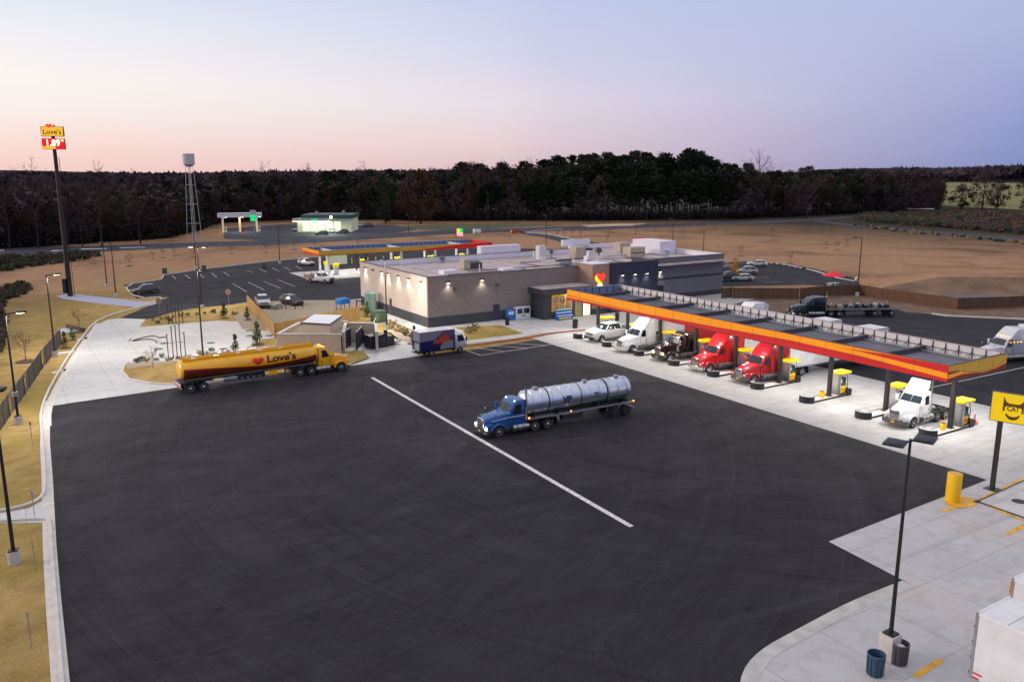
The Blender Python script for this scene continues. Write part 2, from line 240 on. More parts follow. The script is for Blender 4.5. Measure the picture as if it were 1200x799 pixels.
# ------------------------------------------------------------------ mesh builder
class MB:
    def __init__(s): s.v = []; s.f = []; s.m = []; s.mats = []
    def mi(s, mat):
        if isinstance(mat, str): mat = M[mat]
        if mat not in s.mats: s.mats.append(mat)
        return s.mats.index(mat)
    def add(s, vs, fs, mat):
        o = len(s.v); k = s.mi(mat); s.v += [tuple(p) for p in vs]
        for f in fs: s.f.append([i+o for i in f]); s.m.append(k)
        return s
    def box(s, x0, x1, y0, y1, z0, z1, mat):
        vs = [(x, y, z) for x in (x0, x1) for y in (y0, y1) for z in (z0, z1)]
        return s.add(vs, [(0, 1, 3, 2), (4, 6, 7, 5), (0, 4, 5, 1), (2, 3, 7, 6), (0, 2, 6, 4), (1, 5, 7, 3)], mat)
    def quad(s, a, b, c, d, mat): return s.add([a, b, c, d], [(0, 1, 2, 3)], mat)
    def poly(s, pts, mat): return s.add(pts, [tuple(range(len(pts)))], mat)
    def prof(s, pts, w, mat, yc=0):
        """x,z outline given a thickness across y; w may depend on z"""
        W = w if callable(w) else (lambda z: w)
        n = len(pts); vs = [(x, yc-W(z), z) for x, z in pts]+[(x, yc+W(z), z) for x, z in pts]
        return s.add(vs, [tuple(range(n)), tuple(range(2*n-1, n-1, -1))]+[(i, i+n, (i+1) % n+n, (i+1) % n) for i in range(n)], mat)
    def plan(s, pts, z0, z1, mat):
        n = len(pts); vs = [(p[0], p[1], z0) for p in pts]+[(p[0], p[1], z1) for p in pts]
        return s.add(vs, [tuple(range(n-1, -1, -1)), tuple(range(n, 2*n))]+[(i, (i+1) % n, (i+1) % n+n, i+n) for i in range(n)], mat)
    def cyl(s, a, b, r0, r1=None, n=10, mat='black', caps=True):
        r1 = r0 if r1 is None else r1; a = Vector(a); b = Vector(b); d = (b-a).normalized()
        u = d.orthogonal().normalized(); w = d.cross(u); vs = []
        for p, r in ((a, r0), (b, r1)):
            for i in range(n):
                t = 2*math.pi*i/n; vs.append(p+(u*math.cos(t)+w*math.sin(t))*r)
        fs = [(i, (i+1) % n, (i+1) % n+n, i+n) for i in range(n)]
        if caps: fs += [tuple(range(n-1, -1, -1)), tuple(range(n, 2*n))]
        return s.add(vs, fs, mat)
    def lathe(s, o, axis, prof, n, mat):
        """prof: (radius, distance along axis)"""
        o = Vector(o); d = Vector(axis).normalized(); u = d.orthogonal().normalized(); w = d.cross(u); vs = []
        for r, h in prof:
            for i in range(n):
                t = 2*math.pi*i/n; vs.append(o+d*h+(u*math.cos(t)+w*math.sin(t))*r)
        fs = []
        for k in range(len(prof)-1):
            fs += [(k*n+i, k*n+(i+1) % n, (k+1)*n+(i+1) % n, (k+1)*n+i) for i in range(n)]
        fs += [tuple(range(n-1, -1, -1)), tuple(range((len(prof)-1)*n, len(prof)*n))]
        return s.add(vs, fs, mat)
    def loft(s, secs, mat, caps=True):
        n = len(secs[0]); vs = [p for q in secs for p in q]; fs = []
        for k in range(len(secs)-1):
            fs += [(k*n+i, k*n+(i+1) % n, (k+1)*n+(i+1) % n, (k+1)*n+i) for i in range(n)]
        if caps: fs += [tuple(range(n-1, -1, -1)), tuple(range((len(secs)-1)*n, len(secs)*n))]
        return s.add(vs, fs, mat)
    def tube(s, pts, r, mat, n=6):
        for a, b in zip(pts, pts[1:]): s.cyl(a, b, r, r, n, mat)
        return s
    def sphere(s, c, r, mat, n=8, sz=1.):
        pr = [(max(.001, r*math.sin(math.pi*k/(n//2+1))), -r*sz*math.cos(math.pi*k/(n//2+1))) for k in range(n//2+2)]
        return s.lathe(c, (0, 0, 1), pr, n, mat)
    def build(s, name, parent=None, bevel=0., seg=2, smooth=32, recalc=True):
        me = bpy.data.meshes.new(name); me.from_pydata([tuple(v) for v in s.v], [], s.f)
        for m in s.mats: me.materials.append(m)
        me.polygons.foreach_set('material_index', s.m)
        if recalc or bevel:
            bm = bmesh.new(); bm.from_mesh(me)
            if recalc: bmesh.ops.recalc_face_normals(bm, faces=bm.faces)
            if bevel:
                es = [e for e in bm.edges if len(e.link_faces) == 2 and e.calc_face_angle(0) > R(24)]
                bmesh.ops.bevel(bm, geom=es, offset=bevel, segments=seg, affect='EDGES', profile=.5, clamp_overlap=True)
            bm.to_mesh(me); bm.free()
        if smooth:
            me.shade_smooth(); me.set_sharp_from_angle(angle=R(smooth))
        o = bpy.data.objects.new(name, me); C.objects.link(o)
        if parent: o.parent = parent
        return o
def rrect(x, hw, z0, z1, r, k=3, top=None):
    """rounded cross-section in the y-z plane at x; top = narrower half width at the top"""
    top = hw if top is None else top; pts = []
    for cy, cz, a0 in ((top-r, z1-r, 0), (-(top-r), z1-r, 90), (-(hw-r), z0+r, 180), (hw-r, z0+r, 270)):
        for i in range(k+1):
            a = R(a0+90*i/k); pts.append((x, cy+r*math.cos(a), cz+r*math.sin(a)))
    return pts
def tag(o, label=None, cat=None, group=None, kind=None):
    if label: o['label'] = label
    if cat: o['category'] = cat
    if group: o['group'] = group
    if kind: o['kind'] = kind
    return o
def thing(name, label, cat, loc=(0, 0, 0), rz=0, group=None):
    o = bpy.data.objects.new(name, None); C.objects.link(o); o.location = (loc[0], loc[1], loc[2] if len(loc) > 2 else 0); o.rotation_euler = (0, 0, rz)
    o.empty_display_size = .3
    return tag(o, label, cat, group)
def struct(mb, name, **k): return tag(mb.build(name, **k), kind='structure')
def copy_tree(o, parent=None):
    c = o.copy(); C.objects.link(c)
    if parent: c.parent = parent
    for ch in [q for q in o.children]: copy_tree(ch, c)
    return c
def text_mesh(txt, size, mat, ext=.01, offset=0.):
    cu = bpy.data.curves.new('lettering', 'FONT'); cu.body = txt; cu.size = size; cu.extrude = ext; cu.align_x = 'CENTER'; cu.align_y = 'CENTER'; cu.offset = offset
    o = bpy.data.objects.new('lettering', cu); C.objects.link(o)
    bpy.context.view_layer.update()
    me = bpy.data.meshes.new_from_object(o.evaluated_get(bpy.context.evaluated_depsgraph_get()))
    bpy.data.objects.remove(o); me.materials.clear(); me.materials.append(M[mat] if isinstance(mat, str) else mat)
    return me
def lettering(txt, size, mat, parent, loc, rot, ext=.01, offset=0., name='lettering', sx=1.):
    o = bpy.data.objects.new(name, text_mesh(txt, size, mat, ext, offset)); C.objects.link(o)
    o.parent = parent; o.location = loc; o.rotation_euler = rot; o.scale = (sx, 1, 1); return o
def subdivided(me, step=.09):
    bm = bmesh.new(); bm.from_mesh(me); ys = [v.co.y for v in bm.verts]; y = min(ys)+step
    while y < max(ys): bmesh.ops.bisect_plane(bm, geom=bm.verts[:]+bm.edges[:]+bm.faces[:], plane_co=(0, y, 0), plane_no=(0, 1, 0)); y += step
    bm.to_mesh(me); bm.free(); return me
def heart_pts(s, n=28):
    out = []
    for i in range(n):
        t = 2*math.pi*i/n
        out.append((s*16*math.sin(t)**3/17, s*(13*math.cos(t)-5*math.cos(2*t)-2*math.cos(3*t)-math.cos(4*t))/17))
    return out
# ------------------------------------------------------------------ THE GROUND
def flat(name, pts, z, mat):
    return struct(MB().poly([(p[0], p[1], z) for p in pts], mat), name, recalc=False, smooth=0)
def gp(pts): return [g(*p) for p in pts]
def ccw(p):
    a = sum(p[i][0]*p[(i+1) % len(p)][1]-p[(i+1) % len(p)][0]*p[i][1] for i in range(len(p)))
    return p if a > 0 else p[::-1]
def smoothline(p, it=2, closed=False):
    for _ in range(it):
        q = [] if closed else [p[0]]
        for i in range(len(p) if closed else len(p)-1):
            a, b = p[i], p[(i+1) % len(p)]
            q += [(a[0]*.75+b[0]*.25, a[1]*.75+b[1]*.25), (a[0]*.25+b[0]*.75, a[1]*.25+b[1]*.75)]
        if not closed: q.append(p[-1])
        p = q
    return p
def strip(name, line, w0, w1, z, mat, h=None):
    """band between offsets w0..w1 from a line; with h a raised kerb"""
    pts = [Vector((p[0], p[1])) for p in line]; A = []; B = []
    for i, p in enumerate(pts):
        d = (pts[min(i+1, len(pts)-1)]-pts[max(i-1, 0)]).normalized(); n = Vector((-d.y, d.x))
        A.append(p+n*w0); B.append(p+n*w1)
    mb = MB()
    if h is None:
        for i in range(len(pts)-1): mb.quad((*A[i], z), (*B[i], z), (*B[i+1], z), (*A[i+1], z), mat)
        return struct(mb, name, recalc=False, smooth=0)
    secs = [[(*A[i], z), (*A[i], z+h), (*B[i], z+h), (*B[i], z)] for i in range(len(pts))]
    mb.loft(secs, mat); return struct(mb, name, smooth=0)

# one sheet, finer near the site so that it can undulate far away
mb = MB(); S = 6500
mb.quad((-S, -S, 0), (S, -S, 0), (S, S, 0), (-S, S, 0), 'ground'); struct(mb, 'ground', recalc=False, smooth=0)
# yard concrete and fuel pad, then asphalt on top
flat('yard_pavement', ccw([(24, -40), (130, -40), (130, 30), (24, 30)]), .012, 'yard')
flat('fuel_pad', ccw([(59.6, 28.6), (79.2, 24), (79.2, 60), (77.6, 92), (60.4, 92)]), .020, 'pad')
curve = smoothline(gp([(1072, 687), (1010, 712), (950, 745), (905, 770), (885, 799)])+[(23.5, 19.0), (20.5, 14), (19, 5), (19, -40)], 2)
lot = gp([(57, 476), (215, 453), (330, 438), (411, 428.5), (492, 417), (552, 410)])+gp([(630.8, 398)])+[(59.6, 29.6)]+gp([(1054, 602), (971, 634.4)])+curve+[(-30, -40), (.2, -40), (.2, 36)]+gp([(68, 700), (64, 640), (62, 590), (60, 560), (58, 520)])
flat('truck_lot', ccw(lot), .016, 'asphalt')
M['gutter'] = mk('gutter_concrete', (.46, .45, .44), .85, 0, .18, 1.2)
strip('gutter', curve, -.75, .0, .022, 'gutter')
exitlot = gp([(800, 351), (850, 357), (880, 364), (930, 366.5), (960, 364), (1050, 362), (1062, 366), (1082, 367), (1110, 371), (1200, 375), (1330, 380)])+[(230, 20), (130, 20), (130, 30), (79.2, 30), (79.2, 92), (80, 100)]
flat('exit_lot', ccw(exitlot), .008, 'asphalt')
carlot = gp([(145, 334), (190, 328), (193, 321), (345, 303), (520, 290), (640, 292), (700, 293), (720, 296), (640, 330), (425, 352), (340, 352), (289, 354), (230, 364), (190, 372), (171, 374), (140, 373), (175, 358), (198, 348), (160, 350)])
flat('car_lot', ccw(carlot), .010, 'asphalt')
flat('side_lot', ccw(gp([(820, 346), (845, 336), (940, 334), (1010, 336), (1000, 325), (940, 312), (885, 305), (845, 308), (800, 300), (760, 310)])), .010, 'asphalt')
flat('earth_bank', ccw(gp([(850, 350), (940, 350), (966, 347.5), (1007, 346), (1034, 351), (1122, 363), (1185, 361), (1330, 355), (1330, 380), (1200, 375), (1110, 371), (1082, 367), (1062, 366), (1050, 362), (960, 364), (930, 366.5), (880, 364), (850, 358)])), .006, mk('brown_earth', (.15, .095, .06), .95, 0, .3, .4))
mbk = MB(); prev = None; M['bankgrass'] = mk('bank_grass', (.17, .105, .062), .95, 0, .35, .25, .4); M['riprap'] = mk('grey_riprap', (.12, .11, .13), .95, 0, .4, 1.5)
for xp in range(1010, 1500, 14):
    k = min(1, (xp-1010)/90); f_ = Vector(g(xp, 343+min(3, (xp-1010)*.03))); c_ = Vector(g(xp, 327-10*k)); d2 = (c_-f_).normalized(); w_ = 9*k+1
    ring = [(*f_, .02), (*(f_+d2*w_*.35), .5*k), (*(f_+d2*w_), 2.2*k+.03), (*(f_+d2*(w_+6)), 2.3*k+.03), (*(f_+d2*(w_+45)), -.05)]
    if prev:
        for q in range(4): mbk.quad(prev[q], ring[q], ring[q+1], prev[q+1], 'bankgrass' if q < 2 else 'ground')
    prev = ring
struct(mbk, 'embankment', recalc=False, smooth=60)
flat('riprap', ccw(gp([(1085, 343), (1120, 345), (1200, 347), (1330, 347), (1330, 351), (1200, 351.5), (1120, 349.5)])), .05, 'riprap')
strip('kerb', gp([(1330, 379.5), (1200, 374.5), (1110, 370.5), (1092, 368)]), -.3, .1, 0, 'kerb', .15)
strip('kerb', smoothline(gp([(1003, 325), (1000, 331), (940, 313), (885, 305.5), (850, 307)]), 1), 0, .35, 0, 'kerb', .12)
# drive and tank pad
dl = gp([(58, 477), (73, 440), (88, 418), (101, 398), (113, 381), (126, 375), (140, 373)])
flat('drive', ccw(gp([(58, 476.5), (215, 453), (330, 437.5), (411, 428.5), (492, 417), (500, 407), (545, 400), (420, 398), (300, 400), (150, 400), (171, 374), (140, 373)])+[]+dl[::-1][1:-1]), .012, 'drive')
flat('tank_pad', ccw(gp([(158, 384), (277, 374), (284, 386), (322, 383), (325, 404), (292, 407), (288, 417), (230, 421), (144, 428)])), .026, 'tank_pad')
# island between the drive and the truck lot (behind the yellow tanker)
isl = gp([(145, 428), (142, 436), (150, 445), (176, 450), (216, 452), (300, 441), (412, 427.5), (433, 420), (425, 412), (290, 417)])
flat('island_lawn', ccw(isl), .15, 'lawn')
strip('kerb', gp([(150, 425), (145, 428), (142, 436), (150, 445), (176, 450), (216, 452), (300, 441), (412, 428)]), -.02, .2, .012, 'kerb', .15)
flat('gravel_bed', ccw(gp([(146, 428), (288, 417), (325, 404), (322, 418), (216, 424), (150, 433)])), .156, 'gravel')
# strip of lawn between tank pad and car lot
flat('island_lawn', ccw(smoothline(gp([(160, 381), (178, 374), (205, 365), (232, 361), (284, 356), (322, 388), (284, 386), (277, 374)]), 1, True)), .028, 'lawn')
flat('gravel_bed', ccw(gp([(277, 374), (284, 386), (320, 385), (296, 370), (284, 366), (274, 370)])), .034, 'gravel')
flat('lawn_patch', ccw(gp([(322, 384), (322, 397), (290, 407), (288, 416), (292, 407), (325, 404), (323, 384)])), .030, 'lawn')
flat('lawn_patch', ccw(gp([(304, 398), (324, 396), (325, 404), (300, 408)])), .034, 'lawn')
# dog park ground
flat('dog_park_lawn', ccw(gp([(292, 357), (322, 384), (421, 366), (425, 352), (340, 352)])), .034, 'gravel')
flat('lawn_patch', ccw(gp([(405, 377), (440, 371), (452, 385), (475, 398), (462, 403), (430, 392), (405, 386)])), .020, 'lawn')
flat('gravel_bed', ccw(gp([(445, 373), (455, 376), (500, 396), (499, 404), (478, 402), (455, 390)])), .030, 'gravel')
# walks round the shop
flat('shop_walk', ccw(gp([(430, 356), (452, 373), (499, 393), (499, 403), (548, 403), (600, 397), (634, 391), (705, 384), (745, 384), (800, 372)])+[(116, 100), (116, 134), (113, 140), (48, 136)]), .022, 'walk')
flat('lawn_patch', ccw(gp([(532, 384), (587, 381), (613, 391), (547, 399), (543, 388)])), .034, 'lawn')
rk = smoothline(gp([(478, 403), (500, 406.5), (547, 406.5), (600, 399), (630, 395), (642, 391.5), (670, 388.5), (705, 386), (752, 386), (850, 379)]), 2)
strip('painted_kerb', rk, 0, .22, .02, 'redkerb', .12); strip('painted_kerb', rk, -.3, 0, .024, 'redkerb')
# verge kerbs on the far left
vk = smoothline(gp([(78, 830), (72, 760), (67, 700), (62, 640), (61, 607)])[:-1]+gp([(60.5, 612), (55, 607.5), (0, 611)]), 1)
strip('kerb', vk, .0, .18, .0, 'kerb', .16); strip('gutter', gp([(82, 830), (75, 760), (69, 700), (64, 640), (62, 600), (60, 560), (57, 520), (57, 478), (60, 469)]), -.10, .62, .022, 'kerb')
vk2 = smoothline(gp([(0, 600), (30, 594), (48, 586), (55, 575), (53, 540), (50, 500), (49, 484), (56, 462), (70, 436), (84, 414), (97, 396), (110, 379), (130, 369), (165, 360), (197, 348), (160, 350), (145, 334), (190, 328), (193, 321), (345, 303), (520, 290)]), 1)
strip('kerb', vk2, 0, .2, .0, 'kerb', .16)
strip('gutter', smoothline(gp([(52, 500), (52, 484), (59, 463), (74, 436), (87, 414), (100, 396), (113, 379)]), 1), -.55, .1, .020, 'kerb')
flat('side_path', ccw(gp([(0, 601), (34, 595), (50, 586), (62, 575), (62, 612), (0, 613)]) ), .010, 'drive')
flat('side_path', ccw(smoothline(gp([(60, 348), (82, 344), (120, 348), (172, 354), (187, 352), (183, 357), (160, 360), (115, 356)]), 1, True)), .012, 'path')
for q in ([(62, 414), (90, 410), (88, 412.5), (66, 416)], [(60, 436), (78, 432), (76, 435), (62, 438)], [(88, 397.5), (103, 395), (102, 397), (90, 399.5)]):
    flat('side_path', ccw(gp(q)), .02, 'drive')
# roads far off
def road(name, up, lo, z, mat='road'): flat(name, ccw(gp(up)+gp(lo)[::-1]), z, mat)
road('highway', [(-250, 297), (0, 290), (100, 288.5), (220, 284.5), (330, 281), (450, 274), (520, 269.5), (620, 267), (700, 264), (800, 261.5), (900, 258.2), (960, 255.5), (1040, 250)],
     [(-250, 316), (0, 302), (100, 296), (220, 290), (330, 287), (450, 279.5), (520, 275), (620, 271.5), (700, 269.5), (800, 265.5), (900, 261.5), (960, 258.5), (1040, 252)], .012)
road('side_road', [(955, 258), (1000, 263), (1060, 268), (1130, 274), (1210, 281), (1320, 290)], [(955, 259.5), (1000, 266), (1060, 271), (1130, 277.5), (1210, 285), (1320, 296)], .016)
road('side_road', [(1040, 250), (1120, 250.5), (1210, 249), (1330, 247)], [(1040, 252), (1120, 253), (1210, 251.5), (1330, 249.5)], .02)
road('entrance_road', [(618, 271), (640, 274), (668, 279), (714, 287), (740, 290)], [(612, 274), (640, 279), (665, 286), (690, 293), (700, 296)], .018)
strip('kerb', gp([(700, 289), (672, 280.5), (645, 275), (618, 272.5), (630, 270.5), (660, 268.5)]), 0, .5, 0, 'kerb', .15)
road('forecourt', [(262, 268), (330, 263), (460, 264), (490, 269), (440, 277)], [(262, 280), (330, 283), (400, 281), (440, 278), (442, 277)], .02)
flat('green_field', ccw(gp([(455, 266), (520, 263), (620, 262.5), (660, 264), (560, 268.5), (500, 270)])), .01, mk('green_field_grass', (.06, .075, .03), .95, 0, .4, .05))
flat('far_pasture', ccw(gp([(1085, 240), (1098, 214), (1240, 215), (1400, 217), (1400, 243), (1200, 246)])), .03, mk('far_pasture_grass', (.17, .155, .038), .95, 0, .3, .012))
flat('sand_bank', ccw(gp([(680, 264), (720, 262.2), (760, 262), (740, 264.5), (690, 266)])), .03, mk('sand', (.45, .36, .22), .95, 0, .2, .1))
mb = MB()
for x0, x1, y, w in [(-40, 5, 293, 1.4), (60, 80, 293, 1.2), (95, 125, 291, 1.), (140, 170, 289.5, .8), (30, 62, 298, 1.6), (-20, 20, 300.5, 1.8)]:
    mb.poly([(*q, .02) for q in ccw(gp([(x0, y+.6), (x1, y), (x1, y+w*.6), (x0, y+.6+w*.8)]))], 'pwhite')
struct(mb, 'road_markings', recalc=False, smooth=0)
# painted lines of the lots
mb = MB()
a, b = Vector(g(436, 442.5)), Vector(g(740, 617)); n = Vector((-(b-a).y, (b-a).x)).normalized()*.19
mb.quad((*(a-n), .024), (*(b-n), .024), (*(b+n), .024), (*(a+n), .024), 'pwhite'); struct(mb, 'lane_line', recalc=False, smooth=0)
def lines(name, segs, w, z, mat='pwhite'):
    mb = MB()
    for p, q in segs:
        a, b = Vector(g(*p)), Vector(g(*q)); n = Vector((-(b-a).y, (b-a).x)).normalized()*w/2
        mb.quad((*(a-n), z), (*(b-n), z), (*(b+n), z), (*(a+n), z), mat)
    return struct(mb, name, recalc=False, smooth=0)
lines('hatched_marking', [((547, 411), (563.5, 416.5)), ((563.5, 416.5), (648, 403.5)), ((556, 407.5), (590, 412)), ((574, 405), (618, 408)), ((598, 402), (640, 405))], .13, .026)
lines('parking_lines', [((202, 323), (206, 327)), ((217, 322), (223, 326.5)), ((234, 321.5), (239, 325.5)), ((248, 320), (254, 325)), ((262, 319), (269, 323.5)), ((289, 317), (297, 319.5)), ((304, 315), (312.5, 319)), ((319, 314), (327, 318)), ((333, 313), (341, 317)), ((347, 312), (354, 316)),
    ((273, 332.5), (289, 342)), ((291, 331), (310, 340)), ((309, 330), (329, 338)), ((326, 328), (346, 336)), ((165, 349), (192, 347)), ((165, 343), (152, 343.6))], .12, .02)
lines('parking_lines', [((866, 308), (878, 309.5)), ((880, 325), (902, 325.5)), ((895, 331), (916, 330.5)), ((900, 306), (925, 309)), ((925, 311), (950, 314)), ((950, 316), (975, 320))], .12, .02)
lines('lane_line', [((1085, 455.5), (1200, 430.5))], .14, .02)
lines('yard_yellow_lines', [((1147, 586), (1200, 561)), ((1147, 588), (1200, 610)), ((1104, 599), (1122, 594)), ((1181, 626), (1205, 613)), ((1072, 793), (1103, 773))], .3, .022, 'pyellow')
mb = MB(); c0 = Vector(g(1122, 588)); mb.poly([(c0.x+.1+1.35*math.cos(t*.35)*(1+.12*math.sin(t*3)), c0.y-.2+.8*math.sin(t*.35), .026) for t in range(18)], 'pyellow'); struct(mb, 'yellow_paint_spill', recalc=False, smooth=0)
# manholes on the tank pad
for p in ((191, 395.5), (192, 402.5), (292, 387.5), (293, 393.5), (316, 393.5), (186, 409), (262, 409), (247, 402)):
    c = g(*p); mb = MB(); mb.cyl((c[0], c[1], .026), (c[0], c[1], .05), .55, .5, 16, mk('manhole_iron', (.10, .10, .11), .7)); tag(mb.build('manhole_cover'), kind='structure')

# ------------------------------------------------------------------ WHEELS (meshes shared by all vehicles)
def wheel_meshes(r, w, hub, key, n=22):
    t = MB(); t.lathe((0, 0, 0), (0, 1, 0), [(r*.58, -w/2), (r*.92, -w/2), (r, -w*.36), (r, w*.36), (r*.92, w/2), (r*.58, w/2)], n, 'tyre')
    a = t.build('tyre_proto', smooth=40); me1 = a.data; bpy.data.objects.remove(a)
    t = MB(); t.lathe((0, 0, 0), (0, 1, 0), [(r*.60, -w*.50), (r*.60, w*.30), (r*.60, w*.51), (r*.54, w*.515), (r*.48, w*.34), (r*.3, w*.36), (r*.24, w*.50), (r*.12, w*.56), (.01, w*.57)], n, hub)
    for k in range(10):
        q = 2*math.pi*k/10; t.cyl((r*.34*math.cos(q), w*.34, r*.34*math.sin(q)), (r*.34*math.cos(q), w*.42, r*.34*math.sin(q)), r*.04, None, 5, 'frame')
    a = t.build('rim_proto', smooth=40); me2 = a.data; bpy.data.objects.remove(a)
    return me1, me2
WH = {'truck': wheel_meshes(.51, .29, 'rim', 'truck'), 'dual': wheel_meshes(.51, .6, 'rim', 'dual'), 'dualdark': wheel_meshes(.51, .6, 'frame', 'dd'), 'car': wheel_meshes(.35, .24, 'rim', 'car', 16), 'pick': wheel_meshes(.41, .27, 'rim', 'pick', 16), 'darkt': wheel_meshes(.51, .29, 'steel', 'dk')}
def wheel(parent, kind, x, y, z):
    me1, me2 = WH[kind]
    o = bpy.data.objects.new('wheel', me1); C.objects.link(o); o.parent = parent; o.location = (x, y, z)
    if y < 0: o.rotation_euler = (0, 0, math.pi)
    q = bpy.data.objects.new('rim', me2); C.objects.link(q); q.parent = o
    return o
# ------------------------------------------------------------------ TRUCKS (front bumper at x=0, body towards -x)
def bez(a, b, n=8, bow=(0, 0)):
    return [(a[0]+(b[0]-a[0])*t+bow[0]*4*t*(1-t), a[1]+(b[1]-a[1])*t+bow[1]*4*t*(1-t)) for t in [i/n for i in range(n+1)]]
def tractor(label, paint, loc, rz, kind='day', style='round', group=None, bumper='chrome', lit=False, cat='truck', roofpaint=None, marker=True, grille='chrome', name='semi_truck', fenderpaint=None):
    """kind: day / high / flat; style: round (aero hood) / square (classic long nose)"""
    t = thing(name, label, cat, loc, rz, group)
    fp = fenderpaint or paint
    sq = style == 'square'
    hl = 2.05 if not sq else 2.25            # hood length
    gz0, gz1 = (.72, 1.62) if not sq else (.72, 1.75)
    cx = -.15-hl                              # cowl x
    cz = 1.98 if not sq else 2.02
    # hood
    mb = MB()
    if sq: secs = [rrect(-.12, .52, .75, 1.78, .08), rrect(-1.2, .66, .75, 1.90, .1), rrect(cx, .92, .80, cz, .1)]
    else: secs = [rrect(-.05, .60, .72, 1.45, .16, top=.50), rrect(-.30, .74, .72, 1.64, .16, top=.58), rrect(-1.1, .86, .75, 1.82, .16, top=.72), rrect(cx, .98, .82, cz, .12, top=.92)]
    mb.loft(secs, paint); mb.build('hood', t, smooth=40)
    # fenders
    for s in (-1, 1):
        fx = -1.20 if not sq else -1.05; arc = []
        for k in range(11):
            a = R(180*k/10-0); arc.append((fx+math.cos(a)*.80, .52+math.sin(a)*.70))
        inner = [(fx+math.cos(R(180*k/10))*.60, .52+math.sin(R(180*k/10))*.56) for k in range(10, -1, -1)]
        mb = MB(); mb.prof(arc+inner, .20, fp, yc=s*.98)
        # wing blending to the nose
        mb.prof([(-.05, .62), (-.10, 1.18), (-.55, 1.28), (fx+.5, 1.20), (fx+.56, .62)], .12, fp, yc=s*.90) if not sq else None
        mb.build('fender', t, bevel=.05, smooth=45)
        # lamps
        mb = MB()
        lm = 'headlit' if lit else 'head'
        if sq: mb.box(-.16, .02, s*.80-.16, s*.80+.16, .92, 1.16, lm); mb.build('headlight', t, bevel=.03)
        else:
            mb.poly([(-.03, s*.66, .88), (-.03, s*.98, .90), (-.13, s*1.03, 1.10), (-.06, s*.70, 1.10)] if s > 0 else [(-.06, s*.70, 1.10), (-.13, s*1.03, 1.10), (-.03, s*.98, .90), (-.03, s*.66, .88)], 'lens')
            if lit: mb.box(-.09, .01, s*.94-.09, s*.94+.09, .82, .96, lm)
            else: mb.box(-.08, .0, s*.82-.14, s*.82+.14, .90, 1.06, 'lens')
            mb.build('headlight', t)
        if lit: MB().box(.0, .05, s*.92-.06, s*.92+.06, .52, .60, 'amber').build('turn_lamp', t)
    # grille
    mb = MB(); gw = .50 if sq else .47+.06*lit
    mb.box(-.10, .03 if not sq else 0, -gw, gw, gz0, gz1, grille)
    mb.build('grille', t, bevel=.04); gr = t.children[-1]
    mb = MB()
    if sq:
        for k in range(13): y = -gw+.08+k*(2*gw-.16)/12; mb.box(0, .012, y-.012, y+.012, gz0+.06, gz1-.06, 'frame')
    else:
        for k in range(7): z = gz0+.10+k*(gz1-gz0-.2)/6; mb.box(.03, .045, -gw+.06, gw-.06, z-.03, z+.03, 'frame')
    mb.build('grille_bars', gr)
    # bumper
    bm_ = bumper; mb = MB(); mb.loft([rrect(x, w, .34, h, .08) for x, w, h in ((-.42, 1.22, .72), (-.12, 1.20, .76), (.06, .95, .74))], bm_); mb.build('bumper', t, smooth=40)
    MB().box(.06, .07, -.22, .10, .46, .60, 'safety' if not lit else 'lens').build('number_plate', t)
    # cab
    cb = cx-1.35 if kind != 'day' else cx-1.55
    zt = 2.98; W = lambda z: 1.10-.10*max(0, (z-1.6))/1.3
    wsx = cx-.55 if not sq else cx-.22; wsz = 2.74
    mb = MB(); body = [(cx+.02, .80), (cx+.02, cz-.02), (wsx, wsz), (wsx-.28, zt), (cb, zt), (cb, .80)]
    mb.prof(body, W, paint); cab = mb.build('cab', t, bevel=.07)
    mb = MB()  # windscreen, 2 panes
    for s in (-1, 1):
        A = (cx+.055, s*.02, cz+.06); B = (cx+.055-.04, s*(W(cz)-.10), cz+.06); D = (wsx+.06, s*.02, wsz-.05); E = (wsx+.045-.02, s*(W(wsz)-.10), wsz-.05)
        mb.quad(*((A, B, E, D) if s > 0 else (D, E, B, A)), 'glass')
    mb.build('windshield', cab)
    for s in (-1, 1):
        dx0, dx1 = cx-.42, cx-1.18; o = .012
        pts = [(dx0+.05, cz+.02), (dx0-.28, wsz-.10), (dx1, wsz-.10), (dx1, cz-.12), (dx0+.0, cz-.10)]
        mb = MB(); mb.poly([(x, s*(W(z)+o), z) for x, z in (pts if s < 0 else pts[::-1])], 'glass'); mb.build('side_window', cab, recalc=False)
        mb = MB(); x0, x1 = cx-.30, cx-1.28
        for a, b in (((x0, .95), (x0, cz)), ((x1, .95), (x1, wsz-.02)), ((x0, .95), (x1, .95))):
            mb.box(min(a[0], b[0])-.012, max(a[0], b[0])+.012, s*(W(1)+.004)-.006, s*(W(1)+.004)+.006, min(a[1], b[1]), min(max(a[1], b[1]), 1.7), 'frame')
        mb.box(x1+.06, x1+.22, s*(W(1.4)+.02)-.02, s*(W(1.4)+.02)+.02, 1.42, 1.48, 'chrome'); mb.build('door', t)
        mb = MB(); mx = cx+.02; my = s*1.28
        mb.box(mx-.06, mx+.06, my-.12, my+.12, 1.85, 2.45, 'chrome' if sq else paint); mb.tube([(mx, s*1.0, 1.95), (mx, my, 1.98)], .02, 'frame'); mb.tube([(mx-.2, s*.98, 2.55), (mx, my, 2.42)], .02, 'frame'); mb.build('mirror', t, bevel=.03)
        # hood mirror
        MB().tube([(cx+1.2, s*.72, 1.78), (cx+1.25, s*.92, 2.06)], .015, 'frame').sphere((cx+1.25, s*.94, 2.12), .09, 'chrome').build('hood_mirror', t)
    rear = cb
